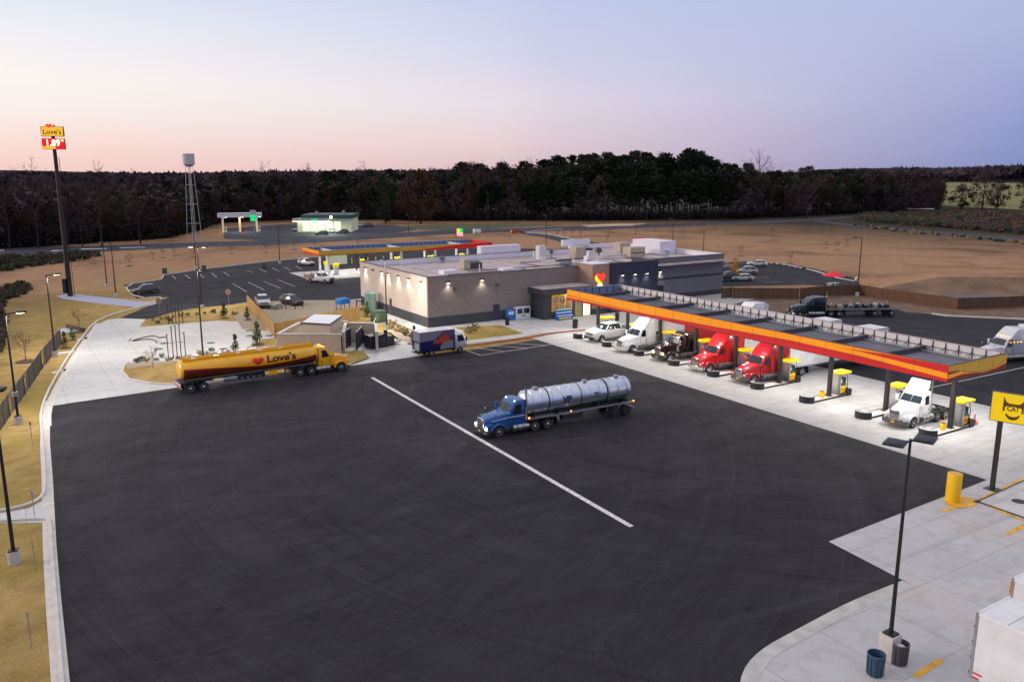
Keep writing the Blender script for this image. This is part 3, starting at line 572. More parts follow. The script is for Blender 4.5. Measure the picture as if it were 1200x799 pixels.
    if kind == 'high':
        sx = cb-2.6; top = 3.98
        mb = MB(); pr = bez((wsx-.12, 2.78), (cb-.55, top), 8, (-.12, .20))+[(sx, top-.06), (sx, .80), (cb+.05, .80), (cb+.05, 2.6)]
        W2 = lambda z: 1.20-.16*max(0, (z-2.6))/1.4
        mb.prof(pr, W2, roofpaint or paint); sl = mb.build('sleeper', t, bevel=.10, smooth=40)
        mb = MB()
        for s in (-1, 1): mb.box(sx+.7, sx+1.15, s*1.205-.006, s*1.205+.006, 2.0, 2.35, 'glass')
        mb.build('sleeper_window', sl)
        mb = MB()
        for s in (-1, 1): mb.quad((sx, s*1.19, 1.0), (sx-.55, s*1.2, 1.0), (sx-.55, s*1.13, 3.7), (sx, s*1.10, 3.8), roofpaint or paint)
        mb.build('side_extender', t, recalc=False); rear = sx
    elif kind == 'flat':
        sx = cb-1.6; mb = MB(); mb.prof([(cb+.05, .80), (cb+.05, 2.9), (cb-.1, 3.15), (sx, 3.15), (sx, .80)], 1.14, paint); mb.build('sleeper', t, bevel=.08)
        mb = MB()
        for s in (-1, 1): mb.box(sx+.5, sx+1.0, s*1.145-.006, s*1.145+.006, 2.1, 2.5, 'glass')
        mb.build('sleeper_window', t.children[-1]); rear = sx
    if marker:
        for k in range(5): MB().box(wsx-.34, wsx-.22, -.8+k*.4-.05, -.8+k*.4+.05, zt-.005 if kind != 'high' else 2.99, zt+.05 if kind != 'high' else 3.03, 'amber').build('marker_lamp', t)
    # sun visor, stacks, steps, tanks, chassis
    if sq or kind == 'day': MB().prof([(wsx+.16, wsz-.12), (wsx-.02, wsz+.06), (wsx-.06, wsz+.02), (wsx+.12, wsz-.14)], .92, 'chrome' if sq else paint).build('sun_visor', t)
    for s in ((-1, 1) if sq else (1,)):
        mb = MB(); ex = rear-.18; mb.cyl((ex, s*.92, 1.0), (ex, s*.92, 2.2), .11, None, 12, 'alu'); mb.cyl((ex, s*.92, 2.2), (ex, s*.92, 3.9 if kind != 'high' else 4.1), .07, None, 10, 'chrome'); mb.build('exhaust_stack', t)
    for s in (-1, 1):
        mb = MB(); mb.cyl((cx-.35, s*.98, .62), (rear+.1 if kind != 'day' else rear-.35, s*.98, .62), .30, None, 16, 'alu')
        for q in (-.7, -1.3): mb.cyl((cx+q, s*.98, .62), (cx+q-.06, s*.98, .62), .312, None, 16, 'frame')
        mb.build('fuel_tank', t)
        MB().box(cx-1.5, cx-.2, s*1.06-.16, s*1.06+.16, .40, .44, 'chrome').box(cx-1.4, cx-.3, s*1.14-.08, s*1.14+.08, .68, .72, 'steel').build('step', t)
        if sq: MB().cyl((cx+.15, s*1.06, 1.15), (cx+.15, s*1.06, 1.95), .19, None, 14, 'chrome').build('air_cleaner', t)
    ax = rear-.95; end = ax-2.2
    mb = MB()
    for s in (-1, 1): mb.box(end, cx+.6, s*.42-.05, s*.42+.05, .72, .98, 'frame')
    mb.box(end, end+.1, -.6, .6, .6, 1.0, 'frame'); mb.box(ax-1.5, ax+.2, -.3, .3, .55, .8, 'frame')
    mb.cyl((ax-.65, 0, .98), (ax-.65, 0, 1.14), .48, None, 14, 'steel'); mb.build('chassis', t)
    for s in (-1, 1):
        wheel(t, 'truck', -1.20 if not sq else -1.05, s*1.02, .51)
        for q in (0, -1.3): wheel(t, 'dual', ax+q, s*.93, .51)
        mb = MB(); mb.box(end-.04, end, s*.93-.3, s*.93+.3, .25, .95, 'black'); mb.build('mudflap', t)
        MB().box(end-.06, end-.02, s*.5-.1, s*.5+.1, .78, .88, 'tail').build('tail_lamp', t)
    t['hitch'] = ax-.65
    return t, ax
def box_trailer(t, x1, L, paint='trwhite', z0=1.12, z1=4.05, skirt=False):
    """x1 = front of the box"""
    x0 = x1-L; hw = 1.28; mb = MB(); mb.box(x0, x1, -hw, hw, z0, z1, paint)
    b = mb.build('trailer_box', t, bevel=.03, seg=1)
    mb = MB()
    for s in (-1, 1):
        for k in range(int(L/.6)): x = x0+.3+k*.6; mb.box(x-.02, x+.02, s*hw-.012, s*hw+.012, z0+.12, z1-.12, paint)
        mb.box(x0, x1, s*hw-.025, s*hw+.025, z0-.02, z0+.10, 'alu'); mb.box(x0, x1, s*hw-.025, s*hw+.025, z1-.10, z1+.005, 'alu')
        mb.box(x0-.03, x0+.06, s*hw-.06*(s > 0)-.02, s*hw+.06*(s < 0)+.02, z0, z1, 'alu')
    mb.box(x0-.035, x0, -hw+.06, hw-.06, z1-.16, z1-.02, 'alu'); mb.build('trim', b)
    mb = MB(); mb.box(x0-.03, x0-.005, -hw+.08, -.01, z0+.05, z1-.18, paint); mb.box(x0-.03, x0-.005, .01, hw-.08, z0+.05, z1-.18, paint)
    for y in (-.95, -.3, .3, .95): mb.cyl((x0-.05, y, z0+.1), (x0-.05, y, z1-.25), .02, None, 6, 'steel')
    mb.build('rear_door', t)
    mb = MB()
    for s in (-1, 1): mb.box(x0-.04, x0, s*.9-.2, s*.9+.2, z0-.12, z0-.02, 'tail')
    mb.build('tail_lamp', t)
    mb = MB(); mb.box(x0-.02, x0+.08, -1.15, 1.15, .48, .60, 'steel')
    for s in (-1, 1): mb.box(x0, x0+.1, s*.6-.05, s*.6+.05, .55, z0, 'steel'); mb.box(x1-2.4, x1-2.25, s*.8-.07, s*.8+.07, .3, z0, 'steel'); mb.box(x0+.4, x0+4.4, s*.5-.06, s*.5+.06, .75, z0, 'frame')
    mb.build('underframe', t)
    for s in (-1, 1):
        for q in (1.3, 2.6): wheel(t, 'dual', x0+q, s*.95, .51)
        MB().box(x0+3.3, x0+3.34, s*.93-.3, s*.93+.3, .25, .95, 'black').build('mudflap', t)
    return b

# ---- the yellow fuel tanker
lt, ax = tractor('bright yellow tank truck with red heart and brown lettering parked beside the beige enclosure', 'yellow', (0, 0, 0), 0, 'day', 'round', bumper='chrome', cat='tank truck', name='tank_truck')
fp_, rp_ = Vector(g(400, 435)), Vector(g(225.7, 460.8))
d_ = fp_-rp_; nn = Vector((-d_.y, d_.x)).normalized(); fp_ = fp_+d_.normalized()*1.2; rp_ = rp_-d_.normalized()*1.0; d_ = fp_-rp_; ang = math.atan2(d_.y, d_.x)
lt.location = (*(fp_+nn*1.15), 0); lt.rotation_euler = (0, 0, ang)
TL = d_.length
def oval(x, hw, zc, hz, n=28): return [(x, hw*math.cos(2*math.pi*k/n), zc+hz*math.sin(2*math.pi*k/n)) for k in range(n)]
tx1 = ax+.95; tx0 = -TL
def tz(x): return 2.30
mb = MB(); HW, HZ = 1.24, .96
mb.loft([oval(tx0+.02, HW*.62, 2.28, HZ*.62), oval(tx0+.14, HW*.9, 2.28, HZ*.9), oval(tx0+.3, HW, 2.28, HZ), oval(tx1-.3, HW, 2.28, HZ), oval(tx1-.14, HW*.9, 2.28, HZ*.9), oval(tx1-.02, HW*.62, 2.28, HZ*.62)], 'yellow')
tk = mb.build('tank', lt, smooth=50)
# brown swoosh hugging the lower flank, on both sides
for s in (-1, 1):
    mb = MB(); N_ = 40; prev = None
    for i in range(N_+1):
        u = i/N_; x = tx0+.32+(tx1-tx0-.64)*u
        up_ = .16+.10*math.cos(u*math.pi) if u < .62 else -.02-.32*math.sin((u-.62)/.38*math.pi)*0
        hi = .26-.66*min(1, u/.55)**1.1 if u < .55 else -.40+.46*((u-.55)/.45)**2.2
        ring = []
        for k in range(7):
            sz = -.80+(hi+.80)*k/6; th = math.asin(max(-.99, min(.99, sz)))
            ring.append((x, s*(HW+.008)*math.cos(th), 2.28+(HZ+.008)*math.sin(th)))
        if prev:
            for k in range(6): mb.quad(prev[k], ring[k], ring[k+1], prev[k+1], 'tanktop')
        prev = ring
    mb.build('painted_swoosh', tk, recalc=False, smooth=60)
    mb = MB(); prev = None
    for i in range(N_+1):
        u = i/N_; x = tx0+.32+(tx1-tx0-.64)*u
        hi = .26-.66*min(1, u/.55)**1.1 if u < .55 else -.40+.46*((u-.55)/.45)**2.2
        th0, th1 = math.asin(max(-.99, min(.99, hi+.03))), math.asin(min(.99, hi+.12+.08*math.sin(u*3)))
        ring = [(x, s*(HW+.009)*math.cos(th), 2.28+(HZ+.009)*math.sin(th)) for th in (th0, (th0+th1)/2, th1)]
        if prev:
            for k in range(2): mb.quad(prev[k], ring[k], ring[k+1], prev[k+1], 'orange')
        prev = ring
    mb.build('painted_ribbon', tk, recalc=False, smooth=60)
    # wording wrapped round the side
    me = subdivided(text_mesh("Love's", 1.25, 'brown', .0, .028)); cxx = tx1-4.25 if s < 0 else tx1-4.25
    for v in me.vertices:
        th = (v.co.y+.12)/1.1; x = cxx+(v.co.x*1.02 if s < 0 else -v.co.x*1.02); v.co = (x, s*(HW+.035)*math.cos(th+.06), 2.34+(HZ+.035)*math.sin(th+.06))
    o = bpy.data.objects.new('lettering', me); C.objects.link(o); o.parent = tk
    hx = cxx-2.55 if s < 0 else cxx+2.55
    for sc, o_, mt in ((.80, .020, 'orange'), (.66, .034, 'lovered')):
        h_ = MB(); h_.poly([(p[0]-(.06 if sc > .7 else 0), p[1]*.92, 0) for p in heart_pts(sc, 40)], mt); ho = h_.build('heart_logo', tk, recalc=False, smooth=0); subdivided(ho.data)
        for v in ho.data.vertices: th = (v.co.y+.12)/1.1; v.co = (hx+v.co.x, s*(HW+o_)*math.cos(th), 2.34+(HZ+o_)*math.sin(th))
mb = MB()   # walkway, hatches, rails
mb.box(tx0+.5, tx1-.4, -.42, .42, 3.20, 3.24, 'gold')
for s in (-1, 1): mb.box(tx0+.4, tx1-.3, s*.50-.03, s*.50+.03, 3.12, 3.42, 'yellow')
for k in range(5): x = tx0+1.6+k*2.3; mb.cyl((x, 0, 3.22), (x, 0, 3.36), .28, None, 14, 'alu')
mb.build('walkway', tk)
mb = MB()
for s in (-1, 1): mb.box(tx0+.2, tx1-.1, s*1.06-.05, s*1.06+.05, 1.34, 1.40, 'alu')
mb.box(tx0+.4, tx1-.4, -.5, .5, 1.05, 1.36, 'frame')
mb.box(tx0-.1, tx0+3.2, -1.2, 1.2, 1.06, 1.12, 'frame')
mb.build('frame_rail', lt)
for y_ in (-1.2, 1.0): MB().box(tx0+4.2, tx0+5.6, y_, y_+.2, .66, 1.16, 'alu').build('tool_locker', lt, bevel=.02)
mb = MB(); mb.box(tx0+5.8, tx0+8.6, -1.0, 1.0, .62, 1.1, 'frame')
for k in range(4): mb.cyl((tx0+6.1+k*.62, -.95, .8), (tx0+6.1+k*.62, -1.15, .8), .1, None, 10, 'steel')
mb.build('discharge_pipework', lt)
mb = MB(); mb.box(tx0+9.0, tx0+9.9, -1.15, -1.05, .72, 1.24, 'yellow'); mb.build('yellow_locker', lt)
mb = MB()
for s in (-1, 1): mb.box(tx0-.12, tx0-.06, s*.95-.22, s*.95+.22, .72, .92, 'tail')
mb.box(tx0-.1, tx0, -1.2, 1.2, .55, .68, 'steel'); mb.box(tx0-.12, tx0-.1, -1.2, 1.2, .94, 1.06, 'lens'); mb.build('rear_bumper', lt)
for s in (-1, 1):
    for q in (.85, 2.15): wheel(lt, 'dual', tx0+q, s*.95, .51)
    mb = MB()
    mb.prof([(tx0+.1, 1.05), (tx0+.3, 1.16), (tx0+2.8, 1.16), (tx0+3.0, 1.05), (tx0+2.7, 1.10), (tx0+.35, 1.10)], .32, 'black', yc=s*.95); mb.build('mudguard', lt)

# ---- the blue truck with the vacuum tank
bt, ax = tractor('blue day cab truck with lit headlamps pulling a silver vacuum tank', 'blue', (0, 0, 0), 0, 'day', 'round', bumper='frame', lit=True, cat='tank truck', name='tank_truck', grille='alu', marker=False)
fp_ = Vector(g(585, 513)); rp_ = Vector(g(734, 486.5)); d_ = fp_-rp_; ang = math.atan2(d_.y, d_.x); nn = Vector((-d_.y, d_.x)).normalized(); TL = d_.length+1.2+.95
bt.location = (*(fp_+d_.normalized()*1.2-nn*1.12), 0); bt.rotation_euler = (0, 0, ang)
tx1 = ax+.55; tx0 = -TL+.45; zc, rr = 2.38, 1.08
mb = MB(); mb.lathe((tx0, 0, zc), (1, 0, 0), [(.02, -.30), (rr*.5, -.24), (rr*.8, -.12), (rr*.95, -.02), (rr, .06), (rr, tx1-tx0-.06), (rr*.95, tx1-tx0+.02), (rr*.8, tx1-tx0+.14), (rr*.5, tx1-tx0+.28), (.02, tx1-tx0+.34)], 36, 'tank')
tk = mb.build('tank', bt, smooth=50)
for u in (.19, .50, .76): x = tx1-(tx1-tx0)*u; mb = MB(); mb.lathe((x-.05, 0, zc), (1, 0, 0), [(rr, 0), (rr+.035, 0), (rr+.035, .10), (rr, .10)], 36, 'black'); mb.build('tank_strap', tk)
mb = MB()
for k in range(11):
    u = .04+k*.092; x = tx1-(tx1-tx0)*u; mb.lathe((x-.03, 0, zc), (1, 0, 0), [(rr, 0), (rr+.05, .01), (rr+.05, .05), (rr, .06)], 36, 'tank')
mb.build('tank_ring', tk)
for s in (1, -1):
    mb = MB(); prev = None
    for i in range(21):
        u = i/20; x = tx1-(tx1-tx0)*(.42+.56*u); hi = -.66+.42*u; ring = []
        for k in range(5):
            th = math.asin(max(-.98, -.90+(hi+.90)*k/4)); ring.append((x, s*(rr+.012)*math.cos(th), zc+(rr+.012)*math.sin(th)))
        if prev:
            for k in range(4): mb.quad(prev[k], prev[k+1], ring[k+1], ring[k], 'tankgreen')
        prev = ring
    mb.build('green_stripe', tk, recalc=False)
def wrap_text(txt, size, cx_, zoff, mat, off=0., name='lettering'):
    for s in (1, -1):
        me = subdivided(text_mesh(txt, size, mat, 0, off))
        for v in me.vertices:
            th = (v.co.y+zoff)/rr; v.co = (cx_-v.co.x if s > 0 else cx_+v.co.x, s*(rr+.04)*math.cos(th), zc+(rr+.04)*math.sin(th))
        o = bpy.data.objects.new(name, me); C.objects.link(o); o.parent = tk
wrap_text('VP', .80, tx1-(tx1-tx0)*.36, .02, 'navy', .03); wrap_text('VPRS', .26, tx1-(tx1-tx0)*.645, .18, 'navy', .01); wrap_text('800-555', .17, tx1-(tx1-tx0)*.645, -.08, 'navy', .004)
mb = MB(); mb.box(tx0-.1, tx1, -.55, .55, 1.0, 1.36, 'frame')
for s in (-1, 1): mb.box(tx0-.1, tx1-2.9, s*1.12-.07, s*1.12+.07, 1.16, 1.30, 'steel')
for x in (tx0+.8, tx0+3.6, tx1-3.2, tx1-.6): mb.box(x-.07, x+.07, -1.0, 1.0, 1.0, 1.6, 'frame')
mb.build('frame_rail', bt)
mb = MB()
for s in (-1, 1): mb.prof([(tx1-3.0, .78), (tx1-2.95, 1.14), (tx1-2.7, 1.24), (tx1+.2, 1.24), (tx1+.2, 1.18), (tx1-2.6, 1.16), (tx1-2.84, .78)], .33, 'steel', yc=s*.95)
mb.build('mudguard', bt)
mb = MB(); mb.cyl((tx0-.2, .0, zc+.05), (tx0-.42, 0, zc+.05), .42, None, 18, 'black'); mb.cyl((tx0-.42, 0, zc+.05), (tx0-.47, 0, zc+.05), .14, None, 10, 'steel'); mb.build('rear_hatch', bt)
mb = MB(); mb.box(tx1-5.6, tx1-3.4, .5, 1.1, .6, 1.0, 'frame'); mb.cyl((tx1-5.4, .75, .9), (tx1-3.6, .75, .9), .22, None, 12, 'steel'); mb.cyl((tx1-5.4, -.75, .9), (tx1-3.6, -.75, .9), .22, None, 12, 'steel'); mb.build('pump', bt)
for s in (-1, 1):
    for q in (.55, 1.85): wheel(bt, 'dualdark', tx0+q, s*.95, .51)
    MB().box(tx1+.0, tx1+.1, s*1.2-.04, s*1.2+.04, 1.28, 1.40, 'amber').build('marker_lamp', bt)
    MB().box(tx1-4.3, tx1-4.2, s*1.2-.04, s*1.2+.04, 1.30, 1.38, 'amber').build('marker_lamp', bt)
    MB().box(tx0-.3, tx0-.2, s*1.16-.05, s*1.16+.05, 1.24, 1.36, 'amber').build('marker_lamp', bt)
    MB().box(-2.95, -2.85, s*.75-.05, s*.75+.05, 2.86, 2.94, mk('pale_marker', (1, .8, .6), emit=5, ecol=(1, .7, .5))).build('marker_lamp', bt)
    MB().prof([(-.5, 1.50), (-2.2, 1.62), (-3.7, 1.62), (-3.7, 1.68), (-2.2, 1.68), (-.5, 1.56)], .004, 'white', yc=s*1.108).build('stripe', bt)
mb = MB()
for x in (tx0+1.0, tx0+4.5, tx1-1.2): mb.cyl((x, 0, zc+rr-.03), (x, 0, zc+rr+.18), .26, None, 14, 'steel')
mb.build('tank_hatch', tk)
MB().box(tx0-.3, tx0-.2, -1.2, 1.2, .55, .70, 'steel').build('rear_bumper', bt)

# ---- tractors in the fuel lanes
COLY = [37.9+6.2*k for k in range(9)]
GT = 'trucks fuelling under the big canopy'
PI = math.pi
tractor('white day cab truck with roof air deflector beside the nearest pump islands', 'white', (65.35, 40.9), PI, 'day', 'round', GT, bumper='grey', marker=False)
dc = bpy.data.objects['semi_truck']
mb = MB(); mb.prof([(-2.95, 2.99), (-3.55, 3.85), (-3.72, 3.88), (-3.30, 2.99)], lambda z: 1.0-.12*(z-2.9), 'white'); mb.build('roof_deflector', dc, bevel=.03)
t, ax = tractor('dark red sleeper truck with chrome grille pulling a long white box trailer', 'wine', (65.5, 59.0), PI-R(2.5), 'high', 'round', GT, bumper='grey', marker=False)
box_trailer(t, ax+.85, 16.3, z1=4.15)
t, ax = tractor('bright red high roof sleeper truck with chrome bumper, third fuel lane from the shop', 'red', (65.3, 65.2), PI-R(2.5), 'high', 'round', GT, marker=False)
box_trailer(t, ax+.85, 16.3, z1=4.15)
t, ax = tractor('black long nose sleeper truck with lit amber lamps between red and white trucks', 'blackpaint', (65.3, 71.4), PI, 'flat', 'square', GT, bumper='frame', lit=False)
for o in t.children:
    if o.name.startswith('headlight'): o.data.materials[0] = mk('glowing_headlamp', (1, .8, .45), .3, 0, 0, 1, emit=4, ecol=(1, .7, .35))
box_trailer(t, ax+.85, 9.5, 'redcar')
t, ax = tractor('white high roof sleeper truck, cleanest and tallest beside the white pickup', 'white', (64.6, 77.6), PI, 'high', 'round', GT, bumper='white', marker=False)
box_trailer(t, ax+.85, 13.6)

tractor('white sleeper truck with domed roof waiting behind the canopy', 'white', (85.6, 79.4), PI, 'high', 'round', None, bumper='white', marker=False)
# ------------------------------------------------------------------ CARS
def car(label, paint, loc, rz, kind='suv', group=None, lit=False, brake=False):
    nm = {'suv': 'parked_suv', 'sedan': 'parked_car', 'pickup': 'pickup_truck', 'crew': 'pickup_truck', 'ute': 'utility_truck'}[kind]
    t = thing(nm, label, {'suv': 'suv', 'sedan': 'car', 'pickup': 'pickup', 'crew': 'pickup', 'ute': 'truck'}[kind], loc, rz, group)
    if kind in ('suv', 'sedan'):
        h = 1.72 if kind == 'suv' else 1.44; bl = 1.02 if kind == 'suv' else .92; L = 2.4
        low = [(L-.05, .30), (L, .55), (L-.08, .82), (L-.35, .92), (1.05, bl+.02), (-2.0, bl+.03), (-L+.08, bl-.04), (-L, .6), (-L+.05, .30)]
        gh = [(1.15, bl-.02), (.35, h-.08), (-.2, h), (-1.5, h-.03), (-2.25 if kind == 'suv' else -1.95, bl)]
        wx, wr, wk = (1.48, -1.42), .35, 'car'; hw = .93
    else:
        L = 2.95; h = 2.0; bl = 1.34
        low = [(L-.05, .42), (L, .75), (L-.05, 1.18), (L-.25, 1.30), (1.35, bl+.04), (-.95, bl+.02), (-1.0, bl-.04), (-L, bl-.05), (-L, .5)]
        gh = [(1.42, bl), (.70, h-.08), (.3, h), (-.55 if kind != 'crew' else -.85, h-.02), (-.80 if kind != 'crew' else -1.05, bl)]
        wx, wr, wk = (1.90, -1.85), .41, 'pick'; hw = 1.0
    mb = MB(); mb.prof(low, lambda z: hw-.05*abs(z-.7), paint); body = mb.build('body', t, bevel=.09, seg=3, smooth=50)
    W = lambda z: hw-.06-.26*max(0, z-bl)/(h-bl)
    mb = MB(); mb.prof(gh, W, 'glass'); mb.build('window', t, bevel=.04)
    mb = MB(); n = len(gh); mb.prof([(gh[1][0]-.02, h-.075), (gh[2][0], h+.012), (gh[3][0], h-.015), (gh[3][0]-.05, h-.09)], lambda z: hw-.06-.24, paint)
    for s in (-1, 1):
        for (a, b) in ((gh[0], gh[1]), (gh[3], gh[4])):
            mb.quad((a[0]+.01, s*(W(a[1])+.008), a[1]), (a[0]-.09, s*(W(a[1])+.008), a[1]), (b[0]-.09, s*(W(b[1])+.008), b[1]), (b[0]+.01, s*(W(b[1])+.008), b[1]), paint)
        xm = (gh[1][0]+gh[3][0])/2; mb.quad((xm+.05, s*(W(bl)+.008), bl), (xm-.05, s*(W(bl)+.008), bl), (xm-.05, s*(W(h)+.01), h-.05), (xm+.05, s*(W(h)+.01), h-.05), paint)
    mb.build('roof', t, bevel=.0, recalc=True)
    mb = MB()
    if kind in ('suv', 'sedan'): mb.box(L-.02, L+.01, -.5, .5, .5, .74, 'frame')
    else: mb.box(L-.03, L+.015, -.62, .62, .72, 1.10, 'chrome'); mb.box(L+.0, L+.025, -.55, .55, .80, .88, 'frame'); mb.box(L, L+.025, -.55, .55, .94, 1.02, 'frame')
    mb.build('grille', t)
    mb = MB(); mb.box(L-.12, L+.06, -hw+.05, hw-.05, .34 if kind in ('suv', 'sedan') else .44, .48 if kind in ('suv', 'sedan') else .66, 'frame'); mb.build('bumper', t, bevel=.03)
    zl = .72 if kind in ('suv', 'sedan') else .92
    for s in (-1, 1):
        mb = MB(); mb.box(L-.14, L+.0, s*(hw-.2)-.14, s*(hw-.2)+.14, zl-.08, zl+.09, 'headlit' if lit else 'lens'); mb.build('headlight', t, bevel=.02)
        mb = MB(); mb.box(-L-.012, -L+.08, s*(hw-.13)-.09, s*(hw-.13)+.09, zl, zl+.22, 'brakelit' if brake else 'tail'); mb.build('tail_lamp', t)
        MB().box(gh[0][0]-.42, gh[0][0]-.25, s*(hw+.10)-.08, s*(hw+.10)+.08, bl+.0, bl+.16, paint).build('mirror', t, bevel=.03)
        for x in wx:
            a = MB(); a.lathe((x, s*(hw-.04), wr), (0, s, 0), [(wr+.07, -.10), (wr+.07, .035), (.01, .035)], 20, 'frame'); a.build('wheel_arch', t)
            wheel(t, wk, x, s*(hw-.06), wr)
    if kind in ('pickup', 'crew'):
        x0 = -1.1 if kind == 'crew' else -.85
        mb = MB(); mb.box(-L+.08, x0, -hw+.1, hw-.1, bl-.10, bl-.03, 'frame'); mb.build('truck_bed', t)
    if kind == 'ute':
        mb = MB(); mb.box(-L-.6, -.9, -1.05, 1.05, .95, 1.02, 'frame')
        for s in (-1, 1): mb.box(-L-.6, -.9, s*1.05-.03, s*1.05+.03, 1.0, 1.62, mk('dusty_side_board', (.42, .27, .2), .8)); mb.box(-1.6, -1.0, s*.8-.28, s*.8+.28, 1.0, 1.55, 'alu')
        mb.tube([(-L-.5, -.95, 1.0), (-L-.5, -.95, 2.0), (-.95, -.95, 2.15), (-.95, .95, 2.15), (-L-.5, .95, 2.0), (-L-.5, .95, 1.0)], .035, 'steel'); mb.build('service_bed', t)
    return t
A0 = math.atan2(*reversed(Vector(g(0, 0, 0)) if False else Vector((1, 0))))
pk_ = car('white crew cab pickup facing out of the lane nearest the shop', 'white', (65.4+3.3, 84.6), PI, 'crew'); pk_.scale = (1.14, 1.14, 1.16)
car('dark grey estate car with lit boot parked alone beside the kerb corner', 'darkcar', (*g(170, 344), 0), R(192), 'suv')
car('white pickup nosed against the tan dog park fence', 'silver', (*g(308, 359), 0), R(-100), 'crew')
car('dark hatchback with white stripes on its bonnet by the dog park', 'darkcar', (*g(342, 357), 0), R(-75), 'suv')
car('white utility truck with rusty side boards under the distant canopy end', 'white', (*g(376, 331), 0), R(-60), 'ute')
car('small white van parked at the far row of the car lot', 'silver', (*g(359, 311), 0), R(-75), 'suv')
car('white car in front row beside the block corner, nearest the brown fence', 'white', (*g(869, 329), 0), R(150), 'sedan')
car('black pickup with a lit headlamp beside the shop corner', 'darkcar', (*g(854, 329), 0), R(165), 'crew')
car('silver wagon parked behind the white car near the brown fence', 'silver', (*g(874, 321), 0), R(150), 'suv')
car('dark blue car half hidden by the slate wall of the shop', 'darkcar', (*g(851, 320), 0), R(150), 'suv')
car('white and blue patrol style car parked by the far kerb of the side lot', 'white', (*g(887, 312), 0), R(140), 'sedan')
car('white all terrain buggy with dark seats on the grass behind the long canopy', 'silver', (*g(599, 297), 0), R(160), 'suv')
car('red car with glowing brake lamps at the entrance road junction', 'redcar', (*g(607, 273.5), 0), R(-30), 'suv', brake=True)
fs = [('white car parked nearest the lit shop front of the far station', 'silver', 387, 273), ('dark saloon crossing in front of the far station', 'darkcar', 377, 275.5), ('black car at the right end of the far station front', 'darkcar', 401, 274), ('small white van at the left end of the far station front', 'white', 350, 271), ('white pickup parked beside the far station end wall', 'white', 424, 266), ('grey car behind the white pickup at the far station', 'grey', 431, 266)]
for lb, p, px, py in fs: car(lb, p, (*g(px, py), 0), R(170+random.uniform(-15, 15)), 'suv', 'cars outside the far filling station')

# ---- delivery truck
rb = thing('delivery_truck', 'small box truck painted blue and silver with an orange bull emblem by the shop corner', 'truck')
fp_, rp_ = Vector(g(547, 412)), Vector(g(490, 420)); d_ = fp_-rp_; ang = math.atan2(d_.y, d_.x); nn = Vector((-d_.y, d_.x)).normalized()
rb.location = (*(fp_+nn*.95), 0); rb.rotation_euler = (0, 0, ang); L = 6.6; hw = 1.1; bx0, bx1 = -L, -1.75; z0, z1 = .75, 3.1
M['rbsilver'] = mk('van_silver', (.22, .23, .30), .4, .3, .05); M['rbblue'] = mk('van_blue', (.010, .014, .085), .35, 0, .08, 1, coat=.4)
mb = MB(); mb.box(bx0, bx1, -hw, hw, z0, z1, 'rbblue'); bo = mb.build('cargo_box', rb, bevel=.04)
mb = MB(); mb.box(bx0+.02, bx1-.02, -hw+.02, hw-.02, z1+.001, z1+.03, 'white'); mb.build('roof_panel', rb)
mb = MB(); zm = 1.95
for s in (-1, 1):
    f = lambda pts: [(x, s*(hw+.006), z) for x, z in (pts if s < 0 else pts[::-1])]
    mb.poly(f([(bx0+.04, zm), (-4.6, zm+.1), (-3.4, z1-.05), (bx0+.04, z1-.05)]), 'rbsilver')
    mb.poly(f([(-3.9, z0+.05), (-2.0, z0+.05), (-2.0, zm-.15), (-3.6, zm-.2)]), 'rbsilver')
mb.box(bx0-.008, bx0-.004, -hw+.05, hw-.4, zm, z1-.05, 'rbsilver'); mb.build('silver_panel', bo)
mb = MB()
bull = [(-4.9, 1.65), (-4.55, 2.05), (-4.3, 1.95), (-3.9, 2.35), (-3.3, 2.6), (-2.9, 2.55), (-2.55, 2.25), (-2.35, 2.0), (-2.6, 1.9), (-2.8, 1.6), (-2.95, 1.85), (-3.3, 1.6), (-3.5, 1.25), (-3.6, 1.6), (-3.95, 1.7), (-4.2, 1.35), (-4.3, 1.65), (-4.6, 1.55)]
for s in (-1, 1):
    mb.poly([(x, s*(hw+.012), z) for x, z in (bull if s < 0 else bull[::-1])], mk('bull_red', (.45, .035, .01), .5))
mb.build('bull_emblem', bo, recalc=False)
mb = MB(); mb.box(bx0-.05, bx0-.01, -.9, .2, .85, 1.75, 'alu'); mb.build('lift_gate', rb)
mb = MB(); mb.prof([(bx1+.08, .55), (bx1+.08, 2.4), (-.55, 2.42), (-.12, 1.45), (0, 1.3), (0, .55)], 1.0, 'silver'); cb = mb.build('cab', rb, bevel=.06)
mb = MB(); mb.quad((-.10, -.85, 1.5), (-.10, .85, 1.5), (-.47, .8, 2.32), (-.47, -.8, 2.32), 'glass')
for s in (-1, 1): mb.poly([(x, s*1.006, z) for x, z in [(-.35, 1.45), (-.62, 2.25), (-1.35, 2.25), (-1.35, 1.45)]], 'glass')
mb.build('window', cb, recalc=False)
for s in (-1, 1):
    MB().box(-.02, .02, s*.75-.15, s*.75+.15, .75, .95, 'lens').build('headlight', rb)
    MB().box(-.25, -.15, s*1.22-.1, s*1.22+.1, 1.5, 2.0, 'frame').build('mirror', rb)
    wheel(rb, 'pick', -.95, s*.88, .41); wheel(rb, 'pick', -5.0, s*.90, .41)
MB().box(bx0, -.4, -.4, .4, .4, .72, 'frame').box(bx0-.06, bx0, -1.05, 1.05, .42, .56, 'frame').build('chassis', rb)

